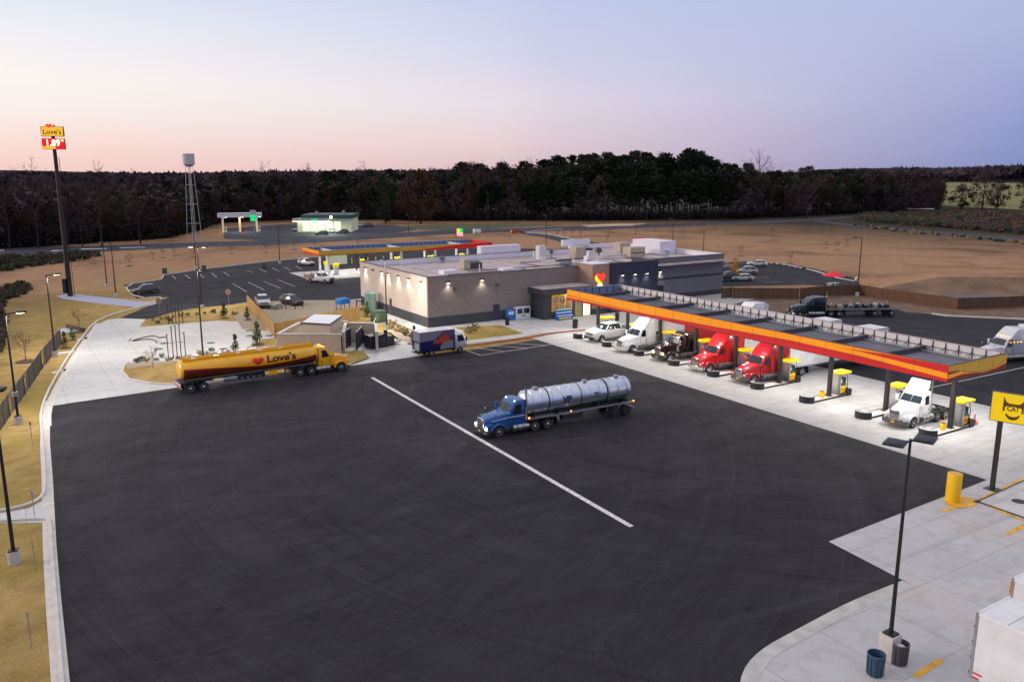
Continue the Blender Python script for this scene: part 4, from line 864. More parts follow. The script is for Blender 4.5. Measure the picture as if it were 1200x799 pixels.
# ---- flatbed truck on the exit lot, moving truck at the far right, yard trailers
fp_, rp_ = Vector(g(925, 371)), Vector(g(1045, 369.5)); d_ = fp_-rp_; ang = math.atan2(d_.y, d_.x)
t, ax = tractor('dark green black sleeper truck with a flatbed load of machine parts', 'tealpaint', (*fp_, 0), ang, 'flat', 'round', cat='flatbed truck', name='flatbed_truck', bumper='chrome', marker=False)
TL = d_.length; mb = MB(); mb.box(-TL, ax+.9, -1.25, 1.25, 1.20, 1.34, 'frame')
for s in (-1, 1): mb.box(-TL, ax+.9, s*1.25-.03, s*1.25+.03, 1.14, 1.36, 'alu'); mb.box(-TL+.5, ax-1, s*.5-.07, s*.5+.07, .85, 1.2, 'frame')
fb = mb.build('flatbed', t)
for s in (-1, 1):
    for q in (.7, 3.4): wheel(t, 'dual', -TL+q, s*.95, .51)
mb = MB(); random.seed(3)
for k in range(26):
    x = ax+.2-(TL+ax-.2)*(k+.5)/26; y = random.uniform(-.7, .7); r = random.random()
    if r < .4: mb.cyl((x, y, 1.36), (x+random.uniform(-.5, .5), y+random.uniform(-.4, .4), random.uniform(1.7, 2.5)), .07, None, 6, random.choice(['hvac', 'steel', 'frame']))
    elif r < .75: w, h = random.uniform(.2, .5), random.uniform(.2, .7); mb.box(x-w, x+w, y-w, y+w, 1.36, 1.36+h, random.choice(['hvac', 'frame', 'shrubtan']))
    else: mb.cyl((x, y-.5, 1.66), (x, y+.5, 1.66), random.uniform(.2, .32), None, 10, random.choice(['frame', 'steel']))
ld = mb.build('machinery_load', None); ld.location = t.location; ld.rotation_euler = t.rotation_euler; tag(ld, 'jumble of metal machine parts strapped on the dark flatbed', 'cargo')
# moving rig
fp_ = Vector(g(1148, 424)); t, ax = tractor('silver white sleeper truck leaving the exit lot with orange roof lamps lit', 'silver', (*fp_, 0), R(180-18), 'high', 'round', lit=True, roofpaint='silver', name='semi_truck')
box_trailer(t, ax+.85, 13.5, 'trwhite')
for x in range(9): MB().box(-2.9-.5*x-.08, -2.9-.5*x+.08, 1.19, 1.23, 3.0 if x > 3 else 2.4, 3.06 if x > 3 else 2.46, 'amber').build('marker_lamp', t)
# yard trailers
ytr = thing('box_trailer', 'ribbed white box trailer with red and white corner tape in the near right corner', 'trailer')
def local_yard(t, L, W_=2.56):
    """box trailer: rear corner at the origin, x along the long side, width towards +y"""
    mb = MB(); mb.box(0, L, 0, W_, 1.1, 4.05, 'trwhite'); b = mb.build('trailer_box', t, bevel=.03, seg=1)
    mb = MB()
    for k in range(15): z = 1.35+k*.178; mb.box(.12, L, -.008, .006, z-.016, z+.016, 'trwhite'); mb.box(-.006, .006, .1, W_-.1, z-.014, z+.014, 'alu')
    mb.box(-.02, .10, -.02, .10, 1.08, 4.06, 'steel'); mb.box(.101, L, -.02, .06, 3.97, 4.07, 'white'); mb.box(-.01, .06, .101, W_, 3.97, 4.07, 'white'); mb.box(-.02, .1, W_-.1, W_+.02, 1.08, 4.06, 'steel')
    for k in range(1, 12): mb.box(k*1.2-.01, k*1.2+.01, .07, W_-.07, 4.05, 4.062, 'steel')
    mb.build('trim', b)
    mb = MB()
    for k in range(3): mb.box(.13+k*.5, .38+k*.5, -.022, -.010, 1.13, 1.21, 'fred'); 
    mb.box(.13, .5, -.022, -.010, 1.34, 1.41, 'fred'); mb.build('reflective_tape', b)
    mb = MB()
    for k in range(4): mb.box(-.08, -.02, .04, .12, 1.25+k*.7, 1.34+k*.7, 'frame')
    mb.build('door_hinge', b)
    for x in (1.2, 2.5):
        wheel(t, 'dual', x, W_-.35, .51); wheel(t, 'dual', x, .35, .51).rotation_euler = (0, 0, math.pi)
    mb = MB(); mb.box(.3, L-.5, .9, 1.6, .8, 1.1, 'frame')
    for y in (.42, 2.12): mb.box(L-2.6, L-2.4, y-.07, y+.07, .05, 1.1, 'steel')
    mb.build('underframe', t)
ytr.location = (33.05, 16.17, 0); ytr.rotation_euler = (0, 0, -math.pi/2); local_yard(ytr, 13.6)
yt2 = thing('box_trailer', 'white box trailer with a rusty corner post, mostly hidden behind the ribbed one', 'trailer', (37.35, 16.95, 0), -math.pi/2); local_yard(yt2, 13.6)
MB().box(-.03, .11, -.035, .0, 1.1, 4.0, mk('rusty_post', (.40, .24, .12), .8, 0, .4, 3)).build('corner_post', yt2)
# ------------------------------------------------------------------ THE BIG CANOPY
KX0, KX1, KY0, KY1, KZ0, KZ1 = 65.4, 74.5, 36.6, 89.8, 5.0, 6.4
cn = thing('truck_canopy', 'long steel fuel canopy with red, orange and gold fascia over the truck pumps', 'canopy', (69.5, 63, 0))
def addto(mb, name, par, off, **k):
    o = mb.build(name, par, **k); o.location = (-off[0], -off[1], 0); return o
off = (69.5, 63)
L_ = KY1-KY0
mb = MB(); mb.box(KX0, KX0+.10, KY0, KY1, KZ0, KZ1, 'fred'); mb.box(KX0-.002+.1, KX1, KY0, KY0+.10, KZ0, KZ1, 'maroon'); mb.box(KX0+.1, KX1, KY1-.10, KY1, KZ0, KZ1, 'fred'); mb.box(KX1-.10, KX1, KY0+.1, KY1-.1, KZ0, KZ1, 'fred')
fa = addto(mb, 'fascia', cn, off)
# painted bands, 3 mm proud of the front; u=0 at the far end, u=1 at the near end
def lerp(pts, u):
    for (a, va), (b, vb) in zip(pts, pts[1:]):
        if u <= b: return va+(vb-va)*(u-a)/(b-a)
    return pts[-1][1]
def band(lo, hi, mat, dx):
    mb = MB(); n = 60
    for i in range(n):
        u0, u1 = i/n, (i+1)/n; y0, y1 = KY1-L_*u0, KY1-L_*u1; H_ = KZ1-KZ0
        mb.quad((KX0-dx, y0, KZ0+H_*lerp(lo, u0)), (KX0-dx, y1, KZ0+H_*lerp(lo, u1)), (KX0-dx, y1, KZ0+H_*lerp(hi, u1)), (KX0-dx, y0, KZ0+H_*lerp(hi, u0)), mat)
    return mb
band([(0, .24), (.25, .22), (.5, .40), (.7, .62), (.82, .80), (.9, .96), (1, .99)], [(0, 1), (1, 1)], 'orange', .004).build('orange_band', fa, recalc=False, smooth=0)
band([(0, .40), (.12, .36), (.3, .24), (.5, .385), (1, .385)], [(0, .46), (.12, .405), (.3, .26), (.5, .40), (1, .4)], 'maroon', .008).build('thin_band', fa, recalc=False, smooth=0)
band([(0, 0), (.3, .0), (1, .0)], [(0, .06), (1, .04)], 'maroon', .008).build('lower_edge', fa, recalc=False, smooth=0)
mb = MB()
for k in range(1, 18): mb.box(KX0-.018, KX0-.014, KY0+k*L_/18-.012, KY0+k*L_/18+.012, KZ0, KZ1, 'maroon')
for k in range(1, 4): mb.box(KX0+.1+k*2.25, KX0+.12+k*2.25, KY0-.016, KY0-.012, KZ0, KZ1, 'maroon')
mb.build('panel_joint', fa)
band([(.0, .9), (.55, .44), (.7, .50), (.85, .40), (1, .28)][1:], [(.0, .92), (.55, .44), (.7, .68), (.85, .66), (1, .48)][1:], 'orange', .010)
mb = MB(); n = 40
for i in range(n):
    u0, u1 = .5+.5*i/n, .5+.5*(i+1)/n; H_ = KZ1-KZ0
    lo = [(0, .40), (.5, .40), (.7, .58), (.85, .50), (1, .22)]; hi = [(0, .40), (.5, .46), (.7, .74), (.85, .78), (1, .56)]
    mb.quad((KX0-.013, KY1-L_*u0, KZ0+H_*lerp(lo, u0)), (KX0-.013, KY1-L_*u1, KZ0+H_*lerp(lo, u1)), (KX0-.013, KY1-L_*u1, KZ0+H_*lerp(hi, u1)), (KX0-.013, KY1-L_*u0, KZ0+H_*lerp(hi, u0)), 'orange')
mb.build('ribbon', fa, recalc=False, smooth=0)
mb = MB()
for i in range(n):   # gold end panel
    u0, u1 = i/n, (i+1)/n; X = lambda u: KX0+.1+(KX1-KX0-.1)*u; H_ = KZ1-KZ0
    lo = [(0, .62), (.15, .60), (.35, .34), (.6, .16), (.8, .26), (1, .62)]
    mb.quad((X(u0), KY0-.004, KZ0+H_*lerp(lo, u0)), (X(u1), KY0-.004, KZ0+H_*lerp(lo, u1)), (X(u1), KY0-.004, KZ1-.02), (X(u0), KY0-.004, KZ1-.02), 'gold')
    lo2 = [(0, .20), (.25, .30), (.45, .20), (.6, .10), (.8, .18), (1, .40)]; hi2 = [(0, .45), (.2, .52), (.35, .30), (.6, .13), (.8, .23), (1, .58)]
    mb.quad((X(u0), KY0-.008, KZ0+H_*lerp(lo2, u0)), (X(u1), KY0-.008, KZ0+H_*lerp(lo2, u1)), (X(u1), KY0-.008, KZ0+H_*lerp(hi2, u1)), (X(u0), KY0-.008, KZ0+H_*lerp(hi2, u0)), 'orange')
mb.build('end_panel', fa, recalc=False, smooth=0)
mb = MB()   # edge capping
mb.box(KX0-.03, KX0+.13, KY0-.03, KY1+.03, KZ1, KZ1+.05, 'maroon'); mb.box(KX0+.13, KX1+.03, KY0-.03, KY0+.13, KZ1, KZ1+.05, 'coping'); mb.box(KX1-.13, KX1+.03, KY0+.13, KY1+.03, KZ1, KZ1+.05, 'steel'); mb.box(KX0+.13, KX1-.13, KY1-.13, KY1+.03, KZ1, KZ1+.05, 'steel')
mb.build('edge_cap', fa)
mb = MB(); mb.box(KX0+.1, KX1-.1, KY0+.1, KY1-.1, KZ0+.02, KZ0+.08, 'soffit'); addto(mb, 'soffit', cn, off)
mb = MB(); mb.box(KX0+.1, KX1-.1, KY0+.1, KY1-.1, KZ0+.09, KZ0+.32, 'deck')
for k in range(110): y = KY0+.3+k*(L_-.6)/110; mb.box(KX0+.3, KX1-.3, y, y+.05, KZ0+.32, KZ0+.37, 'deck')
addto(mb, 'roof_deck', cn, off)
mb = MB()
for y in COLY: mb.box(KX0+.12, KX1-.12, y-.14, y+.14, KZ0+.33, KZ0+.78, 'strut')
for x in (KX0+.9, KX1-.9): mb.box(x-.1, x+.1, KY0+.2, KY1-.2, KZ0+.38, KZ0+.52, 'deck')
addto(mb, 'roof_beam', cn, off)
mb = MB()  # backs of the far and end fascia: pale panels behind a dark bracing frame
mb.box(KX1-.14, KX1-.101, KY0+.1, KY1-.1, KZ0+.35, KZ1-.02, 'framepanel'); mb.box(KX0+.13, KX1-.15, KY1-.14, KY1-.101, KZ0+.35, KZ1-.02, mk('bluish_back_panel', (.16, .22, .38), .6))
addto(mb, 'fascia_backing', cn, off)
mb = MB(); k = 0
y = KY0+.5
while y < KY1-.3:
    mb.box(KX1-.22, KX1-.145, y-.035, y+.035, KZ0+.35, KZ1-.02, 'strut'); mb.tube([(KX1-.18, y, KZ1-.3), (KX1-.75, y, KZ0+.40)], .03, 'strut', 5)
    mb.tube([(KX1-.17, y, KZ0+.95), (KX1-.17, y+.62, KZ0+.45)], .02, 'strut', 4); y += 1.24
mb.box(KX1-.20, KX1-.145, KY0+.2, KY1-.2, KZ0+.76, KZ0+.82, 'strut')
x = KX0+.5
while x < KX1-.3: mb.box(x-.035, x+.035, KY1-.22, KY1-.145, KZ0+.35, KZ1-.02, 'strut'); x += 1.24
addto(mb, 'bracing_frame', cn, off)
for i, y in enumerate(COLY):
    mb = MB(); mb.box(68.82, 69.18, y-.18, y+.18, .15, KZ0+.02, 'pole'); mb.box(68.7, 69.3, y-.3, y+.3, .15, .22, 'pole'); addto(mb, 'column', cn, off, bevel=.02, seg=1)
lampspots = []
for y in [a+3.1 for a in COLY[:-1]]+[COLY[-1]+1.6, COLY[0]-.6]:
    for x in (67.0, 72.6):
        mb = MB(); mb.box(x-.28, x+.28, y-.28, y+.28, KZ0-.03, KZ0+.02, 'lit'); addto(mb, 'canopy_lamp', cn, off); lampspots.append((x, y))
# ---- pump islands and pumps
ordn = ['nearest the camera', 'second from the near end', 'third from the near end', 'fourth from the near end', 'fifth, behind the dark red truck', 'sixth, behind the bright red truck', 'seventh, behind the black truck', 'eighth, behind the white sleeper truck', 'farthest, by the shop walk']
def make_island():
    t = thing('pump_island', '', 'pump island')
    mb = MB(); pts = [(-3.1+.55*math.cos(a), .55*math.sin(a)) for a in [R(90+18*k) for k in range(11)]]+[(2.4, -.55), (2.4, .55)]
    mb.plan(pts, .02, .15, 'kerb'); mb.build('kerb_slab', t)
    mb = MB(); o = [(-3.2+.80*math.cos(a), .80*math.sin(a)) for a in [R(90+18*k) for k in range(11)]]; i_ = [(-3.2+.45*math.cos(a), .45*math.sin(a)) for a in [R(270-18*k) for k in range(11)]]
    mb.plan(o+i_, .02, .66, 'black'); mb.plan([(p[0]*1.0, p[1]) for p in o]+[(p[0], p[1]) for p in i_], .663, .68, 'steel'); mb.build('bumper_guard', t)
    mb = MB(); mb.plan([(1.9, -.7), (2.6, -.7), (2.6, .7), (1.9, .7), (1.9, .55), (2.4, .55), (2.4, -.55), (1.9, -.55)], .02, .68, 'black'); mb.box(-2.9, 2.0, -.62, -.552, .02, .18, 'black'); mb.box(-2.9, 2.0, .552, .62, .02, .18, 'black'); mb.build('bumper_guard', t)
    return t
def make_pump():
    t = thing('fuel_pump', '', 'fuel pump')
    mb = MB(); mb.box(-.62, -.42, -.5, .5, .15, 2.3, 'alu'); mb.box(-.42, .45, -.42, .42, .15, .30, 'frame'); mb.build('side_panel', t)
    mb = MB(); mb.box(-.42, .50, -.38, .38, .30, 1.05, 'safety'); b = mb.build('cabinet', t, bevel=.02)
    mb = MB()
    for s in (-1, 1):
        for k in range(5): mb.box(-.28+k*.13, -.20+k*.13, s*.385-.006, s*.385+.006, .62, .76, 'fred')
    mb.build('lettering_panel', b)
    mb = MB(); mb.box(-.38, .46, -.36, .36, 1.05, 1.85, 'black'); u = mb.build('display_housing', t)
    mb = MB()
    for s in (-1, 1): mb.box(-.05, .35, s*.365-.006, s*.365+.006, 1.08, 1.34, 'greenfascia'); mb.box(-.30, -.08, s*.365-.006, s*.365+.006, 1.35, 1.7, 'lens')
    mb.build('screen', u)
    mb = MB(); mb.tube([(.5, 0, .3), (.5, 0, 2.28)], .05, 'alu'); mb.tube([(.1, 0, 1.8), (.1, 0, 2.3)], .05, 'alu'); mb.tube([(.58, -.3, 2.2), (.80, -.34, 1.5), (.82, -.34, .7), (.66, -.34, .45), (.58, -.33, 1.2)], .035, 'black'); mb.build('hose', t)
    mb = MB(); mb.box(-.95, .95, -.62, .62, 2.30, 2.52, 'signyellow'); mb.build('top_cover', t, bevel=.03)
    return t
isl0, pmp0 = make_island(), make_pump()
for i, y in enumerate(COLY):
    a = isl0 if i == 0 else copy_tree(isl0); b = pmp0 if i == 0 else copy_tree(pmp0)
    a.location = (69, y, 0); b.location = (70.55, y, 0)
    tag(a, 'kerbed pump island with black bumper ends, '+ordn[i], None, 'pump islands under the big canopy'); tag(b, 'yellow topped diesel pump on the island '+ordn[i], None, 'diesel pumps')
for i, (x, y) in enumerate([(67.9, 37.9), (67.9, 50.3)]):
    mb = MB(); mb.box(x-.2, x+.2, y-.18, y+.18, .15, .72, 'safety'); mb.box(x-.16, x+.16, y-.14, y+.14, .72, .80, 'black'); mb.cyl((x+.1, y, .75), (x+.15, y, 1.25), .02, None, 5, 'black')
    tag(mb.build('squeegee_bucket', bevel=.02), ['yellow squeegee bucket on the pump island nearest the camera', 'yellow squeegee bucket on the third pump island'][i], 'bucket')
def cone(px, py, lb):
    c = g(px, py); mb = MB(); M.setdefault('coneorange', mk('cone_orange', (.85, .09, .01), .5))
    mb.box(c[0]-.25, c[0]+.25, c[1]-.25, c[1]+.25, .15, .19, 'coneorange'); mb.cyl((c[0], c[1], .19), (c[0], c[1], .95), .19, .03, 14, 'coneorange'); mb.cyl((c[0], c[1], .50), (c[0], c[1], .68), .131, .086, 14, 'white')
    tag(mb.build('traffic_cone'), lb, 'cone')
cone(1141.5, 497, 'orange cone with white collar behind the nearest diesel pump')

# ------------------------------------------------------------------ THE SHOP
sh = thing('shop_building', 'large flat roofed taupe and slate shop with rooftop units and lit wall lamps', 'building', (52, 105, 0))
so = (52, 105)
X0, X1, XM, Y0, Y1, HZ_ = 51.9, 113.2, 90.5, 105.0, 130.3, 7.3
def S(mb, name, par=None, **k): return addto(mb, name, par or sh, so, **k) if not par else mb.build(name, par, **k)
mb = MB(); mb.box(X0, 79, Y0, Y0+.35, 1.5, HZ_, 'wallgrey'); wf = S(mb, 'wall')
mb = MB(); mb.box(X0, X0+.35, Y0+.352, Y1, 1.5, HZ_, 'wallsidelit'); S(mb, 'wall')
mb = MB(); mb.box(X0-.03, 79, Y0-.03, Y0+.35, 0, 1.5, 'walldark'); mb.box(X0-.03, X0+.35, Y0+.352, Y1, 0, 1.5, 'walldark'); S(mb, 'wall_base')
mb = MB(); mb.box(X0+.352, 100, Y1-.35, Y1, 0, HZ_, 'membrane'); mb.box(100, X1, Y1+6.0, Y1+6.35, 0, HZ_, 'membrane'); mb.box(99.65, 100, Y1, Y1+6.35, 0, HZ_, 'membrane'); mb.box(X0+.36, 99.6, Y1-.42, Y1-.36, 6.45, HZ_-.02, 'membrane'); S(mb, 'rear_wall')
mb = MB(); mb.box(91.8, X1, 106.9, 107.25, 0, HZ_, 'wallslate'); mb.box(X1-.35, X1, 107.252, Y1+6, 0, HZ_, 'wallslate'); S(mb, 'wall')
mb = MB(); mb.box(91.8, X1+.02, 106.86, 106.898, 3.55, 3.9, 'wallnavy'); mb.box(92, X1+.02, 106.86, 106.898, 0, .9, 'walldark'); S(mb, 'wall_band')
mb = MB(); mb.box(X1-.42, X1-.36, 107.3, Y1+5.9, 6.45, HZ_-.02, 'membrane'); mb.box(100.1, X1-.5, Y1+5.9, Y1+5.98, 6.45, HZ_-.02, 'membrane'); S(mb, 'parapet_lining')
mb = MB(); mb.box(78.6, 82.0, 101.3, 105.0, 0, 7.9, 'walltan'); mb.box(78.57, 82.03, 101.27, 105, 0, .9, 'walldark'); S(mb, 'entrance_pier')
mb = MB(); mb.box(82.003, 91.8, 100.9, 101.2, 0, 7.9, 'wallnavy'); mb.box(91.5, 91.8, 101.201, 107.3, 0, 7.9, 'wallnavy'); mb.box(82.003, 82.3, 101.201, 107.3, 5, 7.9, 'wallnavy'); mb.box(82.301, 91.499, 101.201, 107.2, 6.6, 6.8, 'roof'); S(mb, 'navy_bay')
mb = MB(); mb.box(X0+.35, X1-.4, Y0+.35, Y1-.4, 6.2, 6.4, 'roof'); mb.box(100.02, X1-.36, Y1-.39, Y1+6, 6.2, 6.399, 'roof'); S(mb, 'roof')
mb = MB()   # copings
c = 'coping'; mb.box(X0-.06, 78.6, Y0-.06, Y0+.38, HZ_, HZ_+.07, c); mb.box(X0-.06, X0+.38, Y0+.381, Y1+.05, HZ_, HZ_+.07, c); mb.box(X0+.381, 100, Y1-.42, Y1+.05, HZ_, HZ_+.07, c); mb.box(91.81, X1+.05, 106.84, 107.3, HZ_, HZ_+.07, c); mb.box(X1-.43, X1+.05, 107.301, Y1+6.4, HZ_, HZ_+.07, 'membrane')
mb.box(82.0, 91.86, 100.84, 101.25, 7.9, 7.97, c); mb.box(78.54, 81.98, 101.24, 105.05, 7.9, 7.98, 'membrane'); S(mb, 'coping')
mb = MB(); mb.box(108.5, 112.6, 119, 127, 6.4, 8.9, 'membrane'); mb.box(108.5, 112.7, 127.0, 127.1, 8.9, 9.1, 'fred'); S(mb, 'roof_tower')
mb = MB(); mb.box(97.5, 104.5, Y1+5.4, Y1+5.9, HZ_, 8.5, 'membrane'); mb.box(72.0, 82, Y1-.9, Y1-.45, HZ_-.9, 8.6, 'membrane') if False else None; S(mb, 'raised_parapet')
px_, py_ = g(548, 293, 7.4); mb = MB(); mb.box(px_-1.5, px_+7, Y1-.3, Y1+1.2, 6.4, 8.7, 'membrane'); S(mb, 'raised_parapet')
# entrance: dark recess, vestibule, flat canopy
mb = MB(); mb.box(69.5, 78.595, 101.3, 104.98, 0, 3.9, 'walldark'); S(mb, 'vestibule')
mb = MB(); mb.box(69.0, 78.59, 100.9, 105, 3.9, 4.7, 'coping'); mb.box(69.1, 78.5, 101.0, 104.9, 4.701, 4.74, 'roof'); S(mb, 'entrance_canopy', bevel=0)
def panel(x0, x1, z0, z1, mat, name, d=.03, yy=101.3):
    mb = MB(); mb.box(x0, x1, yy-d, yy+.02, z0, z1, mat); return S(mb, name)
panel(70.9, 74.7, 1.15, 3.75, 'safety', 'window_frame', .03); panel(71.05, 74.55, 1.3, 3.45, 'litwin', 'window', .05)
mb = MB()
for x in (72.2, 73.4): mb.box(x-.06, x+.06, 101.22, 101.25, 1.3, 3.45, 'safety')
mb.box(71.05, 74.55, 101.22, 101.25, 2.7, 2.78, 'frame'); S(mb, 'window_mullion')
mb = MB(); random.seed(5)
for k in range(16): x = 71.2+random.random()*3.1; z = 1.5+random.random()*1.5; mb.box(x, x+.25, 101.225, 101.248, z, z+.25, random.choice(['frame', 'lovered', 'white', 'walldark']))
S(mb, 'window_poster')
panel(75.3, 76.6, .1, 3.2, 'litwhite' if False else 'litwin', 'window', .05); panel(76.9, 78.2, .1, 3.1, 'litdoor', 'glass_door', .05)
mb = MB(); mb.box(76.85, 78.25, 101.22, 101.25, 3.1, 3.2, 'safety'); mb.box(77.5, 77.56, 101.22, 101.25, .1, 3.1, 'frame'); S(mb, 'door_frame')
mb = MB(); mb.box(79.4, 80.6, 101.2, 101.27, 1.6, 3.2, 'litwin'); S(mb, 'window')
hc = (80.0, 101.25); mb = MB(); mb.poly([(hc[0]+p[0], hc[1]-.10, 5.75+p[1]) for p in heart_pts(1.08)], 'litheart'); mb.poly([(hc[0]+p[0], hc[1], 5.75+p[1]) for p in heart_pts(1.14)], 'maroon')
q = heart_pts(1.35); S(mb, 'heart_sign', recalc=False, smooth=0)
mb = MB(); hx = hc[0]; mb.poly([(hx-1.12, 101.12, 5.95), (hx-.95, 101.12, 5.45), (hx+.05, 101.12, 4.62), (hx+.42, 101.12, 4.90), (hx-.42, 101.12, 5.65), (hx-.72, 101.12, 6.25)], mk('lit_swoosh', (1, .6, .02), .4, 0, 0, 1, emit=1.3, ecol=(1, .55, .03))); S(mb, 'sign_swoosh', recalc=False, smooth=0)
mb = MB(); mb.box(hx-.35, hx+.45, 101.15, 101.27, 3.95, 4.75, 'litwhite'); S(mb, 'light_box', bevel=.05)
# front door and side lamps
pd = g(578, 376)[0]; mb = MB(); mb.box(pd, pd+1.15, Y0-.06, Y0-.031, 0, 2.5, 'wallnavy'); S(mb, 'door')
mb = MB(); mb.box(96.8, 98.6, 106.82, 106.858, 0, 2.6, 'black'); S(mb, 'door')
def wall_lamp(x, y, z, side, on):
    mb = MB()
    if side == 'front': mb.box(x-.28, x+.28, y-.28, y, z, z+.22, 'coping'); mb.box(x-.22, x+.22, y-.24, y-.04, z-.02, z-.002, 'warmlit' if on else 'lens')
    else: mb.box(x-.28, x, y-.28, y+.28, z, z+.22, 'coping'); mb.box(x-.24, x-.04, y-.22, y+.22, z-.02, z-.002, 'warmlit' if on else 'lens')
    S(mb, 'wall_lamp'); 
    if on: WL.append((x, y, z, side))
WL = []
def onx(px, py, z=6.3):   # where the ray meets the front wall plane
    return g(px, py, z)[0]
for px, on, z in ((522, 1, 6.3), (562, 1, 6.3)):
    x = g(px, 330 if px == 522 else 327, 6.4)[0]; wall_lamp(x, Y0, z, 'front', on)
for px, py in ((536, 337.5), (590, 334)): x = g(px, py, 5.6)[0]; wall_lamp(x, Y0, 5.3, 'front', 0)
for k, (py_, on) in enumerate([(107.0, 1), (111.2, 1), (114.8, 1), (118.6, 1), (121.2, 1), (124.6, 0), (127.8, 1)]): wall_lamp(X0, py_, 6.35, 'side', on)
for x in (84.2, 86.9, 89.3): wall_lamp(x, 100.9, 5.9, 'front', 1)
wall_lamp(97.7, 106.9, 5.05, 'front', 1)
for px, py in ((746, 319), (771, 322), (823, 310)):
    pass
# roof equipment
def rooftop(name, lb, px, py, parts, cat):
    x, y = g(px, py, 6.4); mb = MB()
    for p in parts:
        if p[0] == 'b': mb.box(x+p[1], x+p[2], y+p[3], y+p[4], 6.4+p[5], 6.4+p[6], p[7])
        else: mb.cyl((x+p[1], y+p[2], 6.4+p[3]), (x+p[1], y+p[2], 6.4+p[4]), p[5], p[6], 14, p[7])
    return tag(mb.build(name, bevel=.02, seg=1), lb, cat)
rooftop('roof_unit', 'beige rooftop air unit with round fan grilles above the left half', 548, 316, [('b', -1.1, .1, -.7, .7, .2, 1.7, 'hvac'), ('b', .12, 2.3, -.8, .8, .15, 1.15, 'hvacdark'), ('c', .7, 0, 1.15, 1.3, .5, .5, 'black'), ('c', 1.7, 0, 1.15, 1.3, .5, .5, 'black'), ('b', -1.2, 2.4, -.9, .9, 0, .15, 'steel')], 'air unit')
rooftop('roof_hatch', 'low white roof hatch left of the beige unit', 525, 321, [('b', -1.2, 1.2, -.9, .9, 0, .6, 'membrane')], 'hatch')
rooftop('roof_vent', 'dark mushroom vent behind the white roof hatch', 518, 308, [('c', 0, 0, 0, .6, .35, .35, 'steel'), ('c', 0, 0, .6, 1.1, .6, .45, 'hvacdark')], 'vent')
rooftop('roof_hatch', 'flat wide skylight near the front edge of the roof', 600, 317, [('b', -2.2, 1.2, -.8, .8, 0, .45, 'membrane'), ('b', -.2, 2.2, -.7, .7, .1, .65, 'roof')], 'hatch')
rooftop('roof_vent', 'small white capped pipe on the bare middle of the roof', 626, 303, [('c', 0, 0, 0, 1.2, .22, .22, 'membrane'), ('c', 0, 0, 1.2, 1.4, .3, .3, 'steel')], 'vent')
rooftop('roof_duct', 'tall pale duct box standing by the rear parapet', 634, 304, [('b', -.8, .8, -.6, .6, 0, 2.5, 'framepanel'), ('b', -.6, .5, -.9, -.61, 0, .6, 'membrane')], 'duct')
rooftop('roof_vent', 'bluish pipe fan by the rear parapet', 646, 303, [('c', 0, 0, 0, 1.0, .15, .15, 'steel'), ('c', 0, 0, 1.0, 1.5, .45, .25, 'wallnavy'), ('b', -.8, .8, -.5, .5, 0, .2, 'steel')], 'vent')
rooftop('roof_duct', 'low rack of grey condenser frames near the front parapet', 661, 311, [('b', -1.5, 1.2, -.7, .7, .2, .7, 'steel'), ('b', -1.3, 1.8, .3, .9, .3, 1.0, 'coping')], 'duct')
rooftop('roof_unit', 'beige air unit with black fan on its right face', 678, 303, [('b', -1.4, .9, -1, 1, .2, 2.2, 'hvac'), ('b', .95, 2.6, -.8, .8, .2, 1.9, 'hvacdark')], 'air unit')
rooftop('roof_vent', 'black domed kitchen fan right of the beige unit', 701, 299, [('c', 0, 0, 0, .6, .3, .3, 'steel'), ('c', 0, 0, .6, 1.3, .75, .6, 'black'), ('c', 0, 0, 1.3, 1.5, .6, .2, 'black')], 'vent')
rooftop('roof_duct', 'white stepped curb box in front of the black fan', 691, 308, [('b', -.9, .9, -.6, .6, 0, 1.2, 'membrane'), ('b', -.5, .5, -.4, .4, 1.2, 2.1, 'framepanel')], 'duct')
rooftop('roof_duct', 'white flat duct lying across the roof', 717, 303, [('b', -2.5, 2.2, -.35, .35, .3, .8, 'framepanel')], 'duct')
rooftop('roof_unit', 'pale beige air unit beside the raised rear parapet', 731, 298, [('b', -1.8, .8, -1, 1, .3, 2.3, 'hvac'), ('b', -1.9, 3.2, -1.1, 1.1, 0, .3, 'steel'), ('b', .85, 2.4, -.9, .9, .3, 1.3, 'framepanel')], 'air unit')
rooftop('roof_unit', 'taupe air unit farthest right on the roof', 742, 302, [('b', -1.6, 1.9, -1.1, 1.1, .2, 2.0, 'hvac'), ('b', -1.6, 1.9, -1.12, -1.101, .9, 1.1, 'hvacdark')], 'air unit')
rooftop('satellite_dish', 'small white dish behind the slate parapet', 783, 298, [('c', 0, 0, 0, .8, .06, .06, 'steel'), ('c', 0, 0, .8, 1.0, .6, .2, 'membrane')], 'dish')
for px, py in ((471, 316), (562, 319), (545, 313), (585, 315), (700, 306), (672, 309)):
    rooftop('roof_pipe', 'thin white vent pipe standing on the membrane roof', px, py, [('c', 0, 0, 0, 1.3, .07, .07, 'white')], 'pipe')['group'] = 'vent pipes on the shop roof'
mb = MB()
for (a, b) in (((548, 318), (678, 306)), ((634, 306), (634, 312)), ((661, 312), (717, 305)), ((525, 322), (600, 318)), ((731, 300), (783, 300))):
    p, q = g(*a, 6.5), g(*b, 6.5); mb.tube([(p[0], p[1], 6.5), (q[0], p[1], 6.5), (q[0], q[1], 6.5)], .07, 'coping', 6)
tag(mb.build('roof_conduit'), 'dark pipe runs crossing the pale shop roof between the units', 'pipes')
mb = MB()
for k in range(1, 20): x = X0+.6+k*3.0; mb.box(x-.05, x+.05, Y0+.5, Y1-.6, 6.401, 6.412, 'walltan')
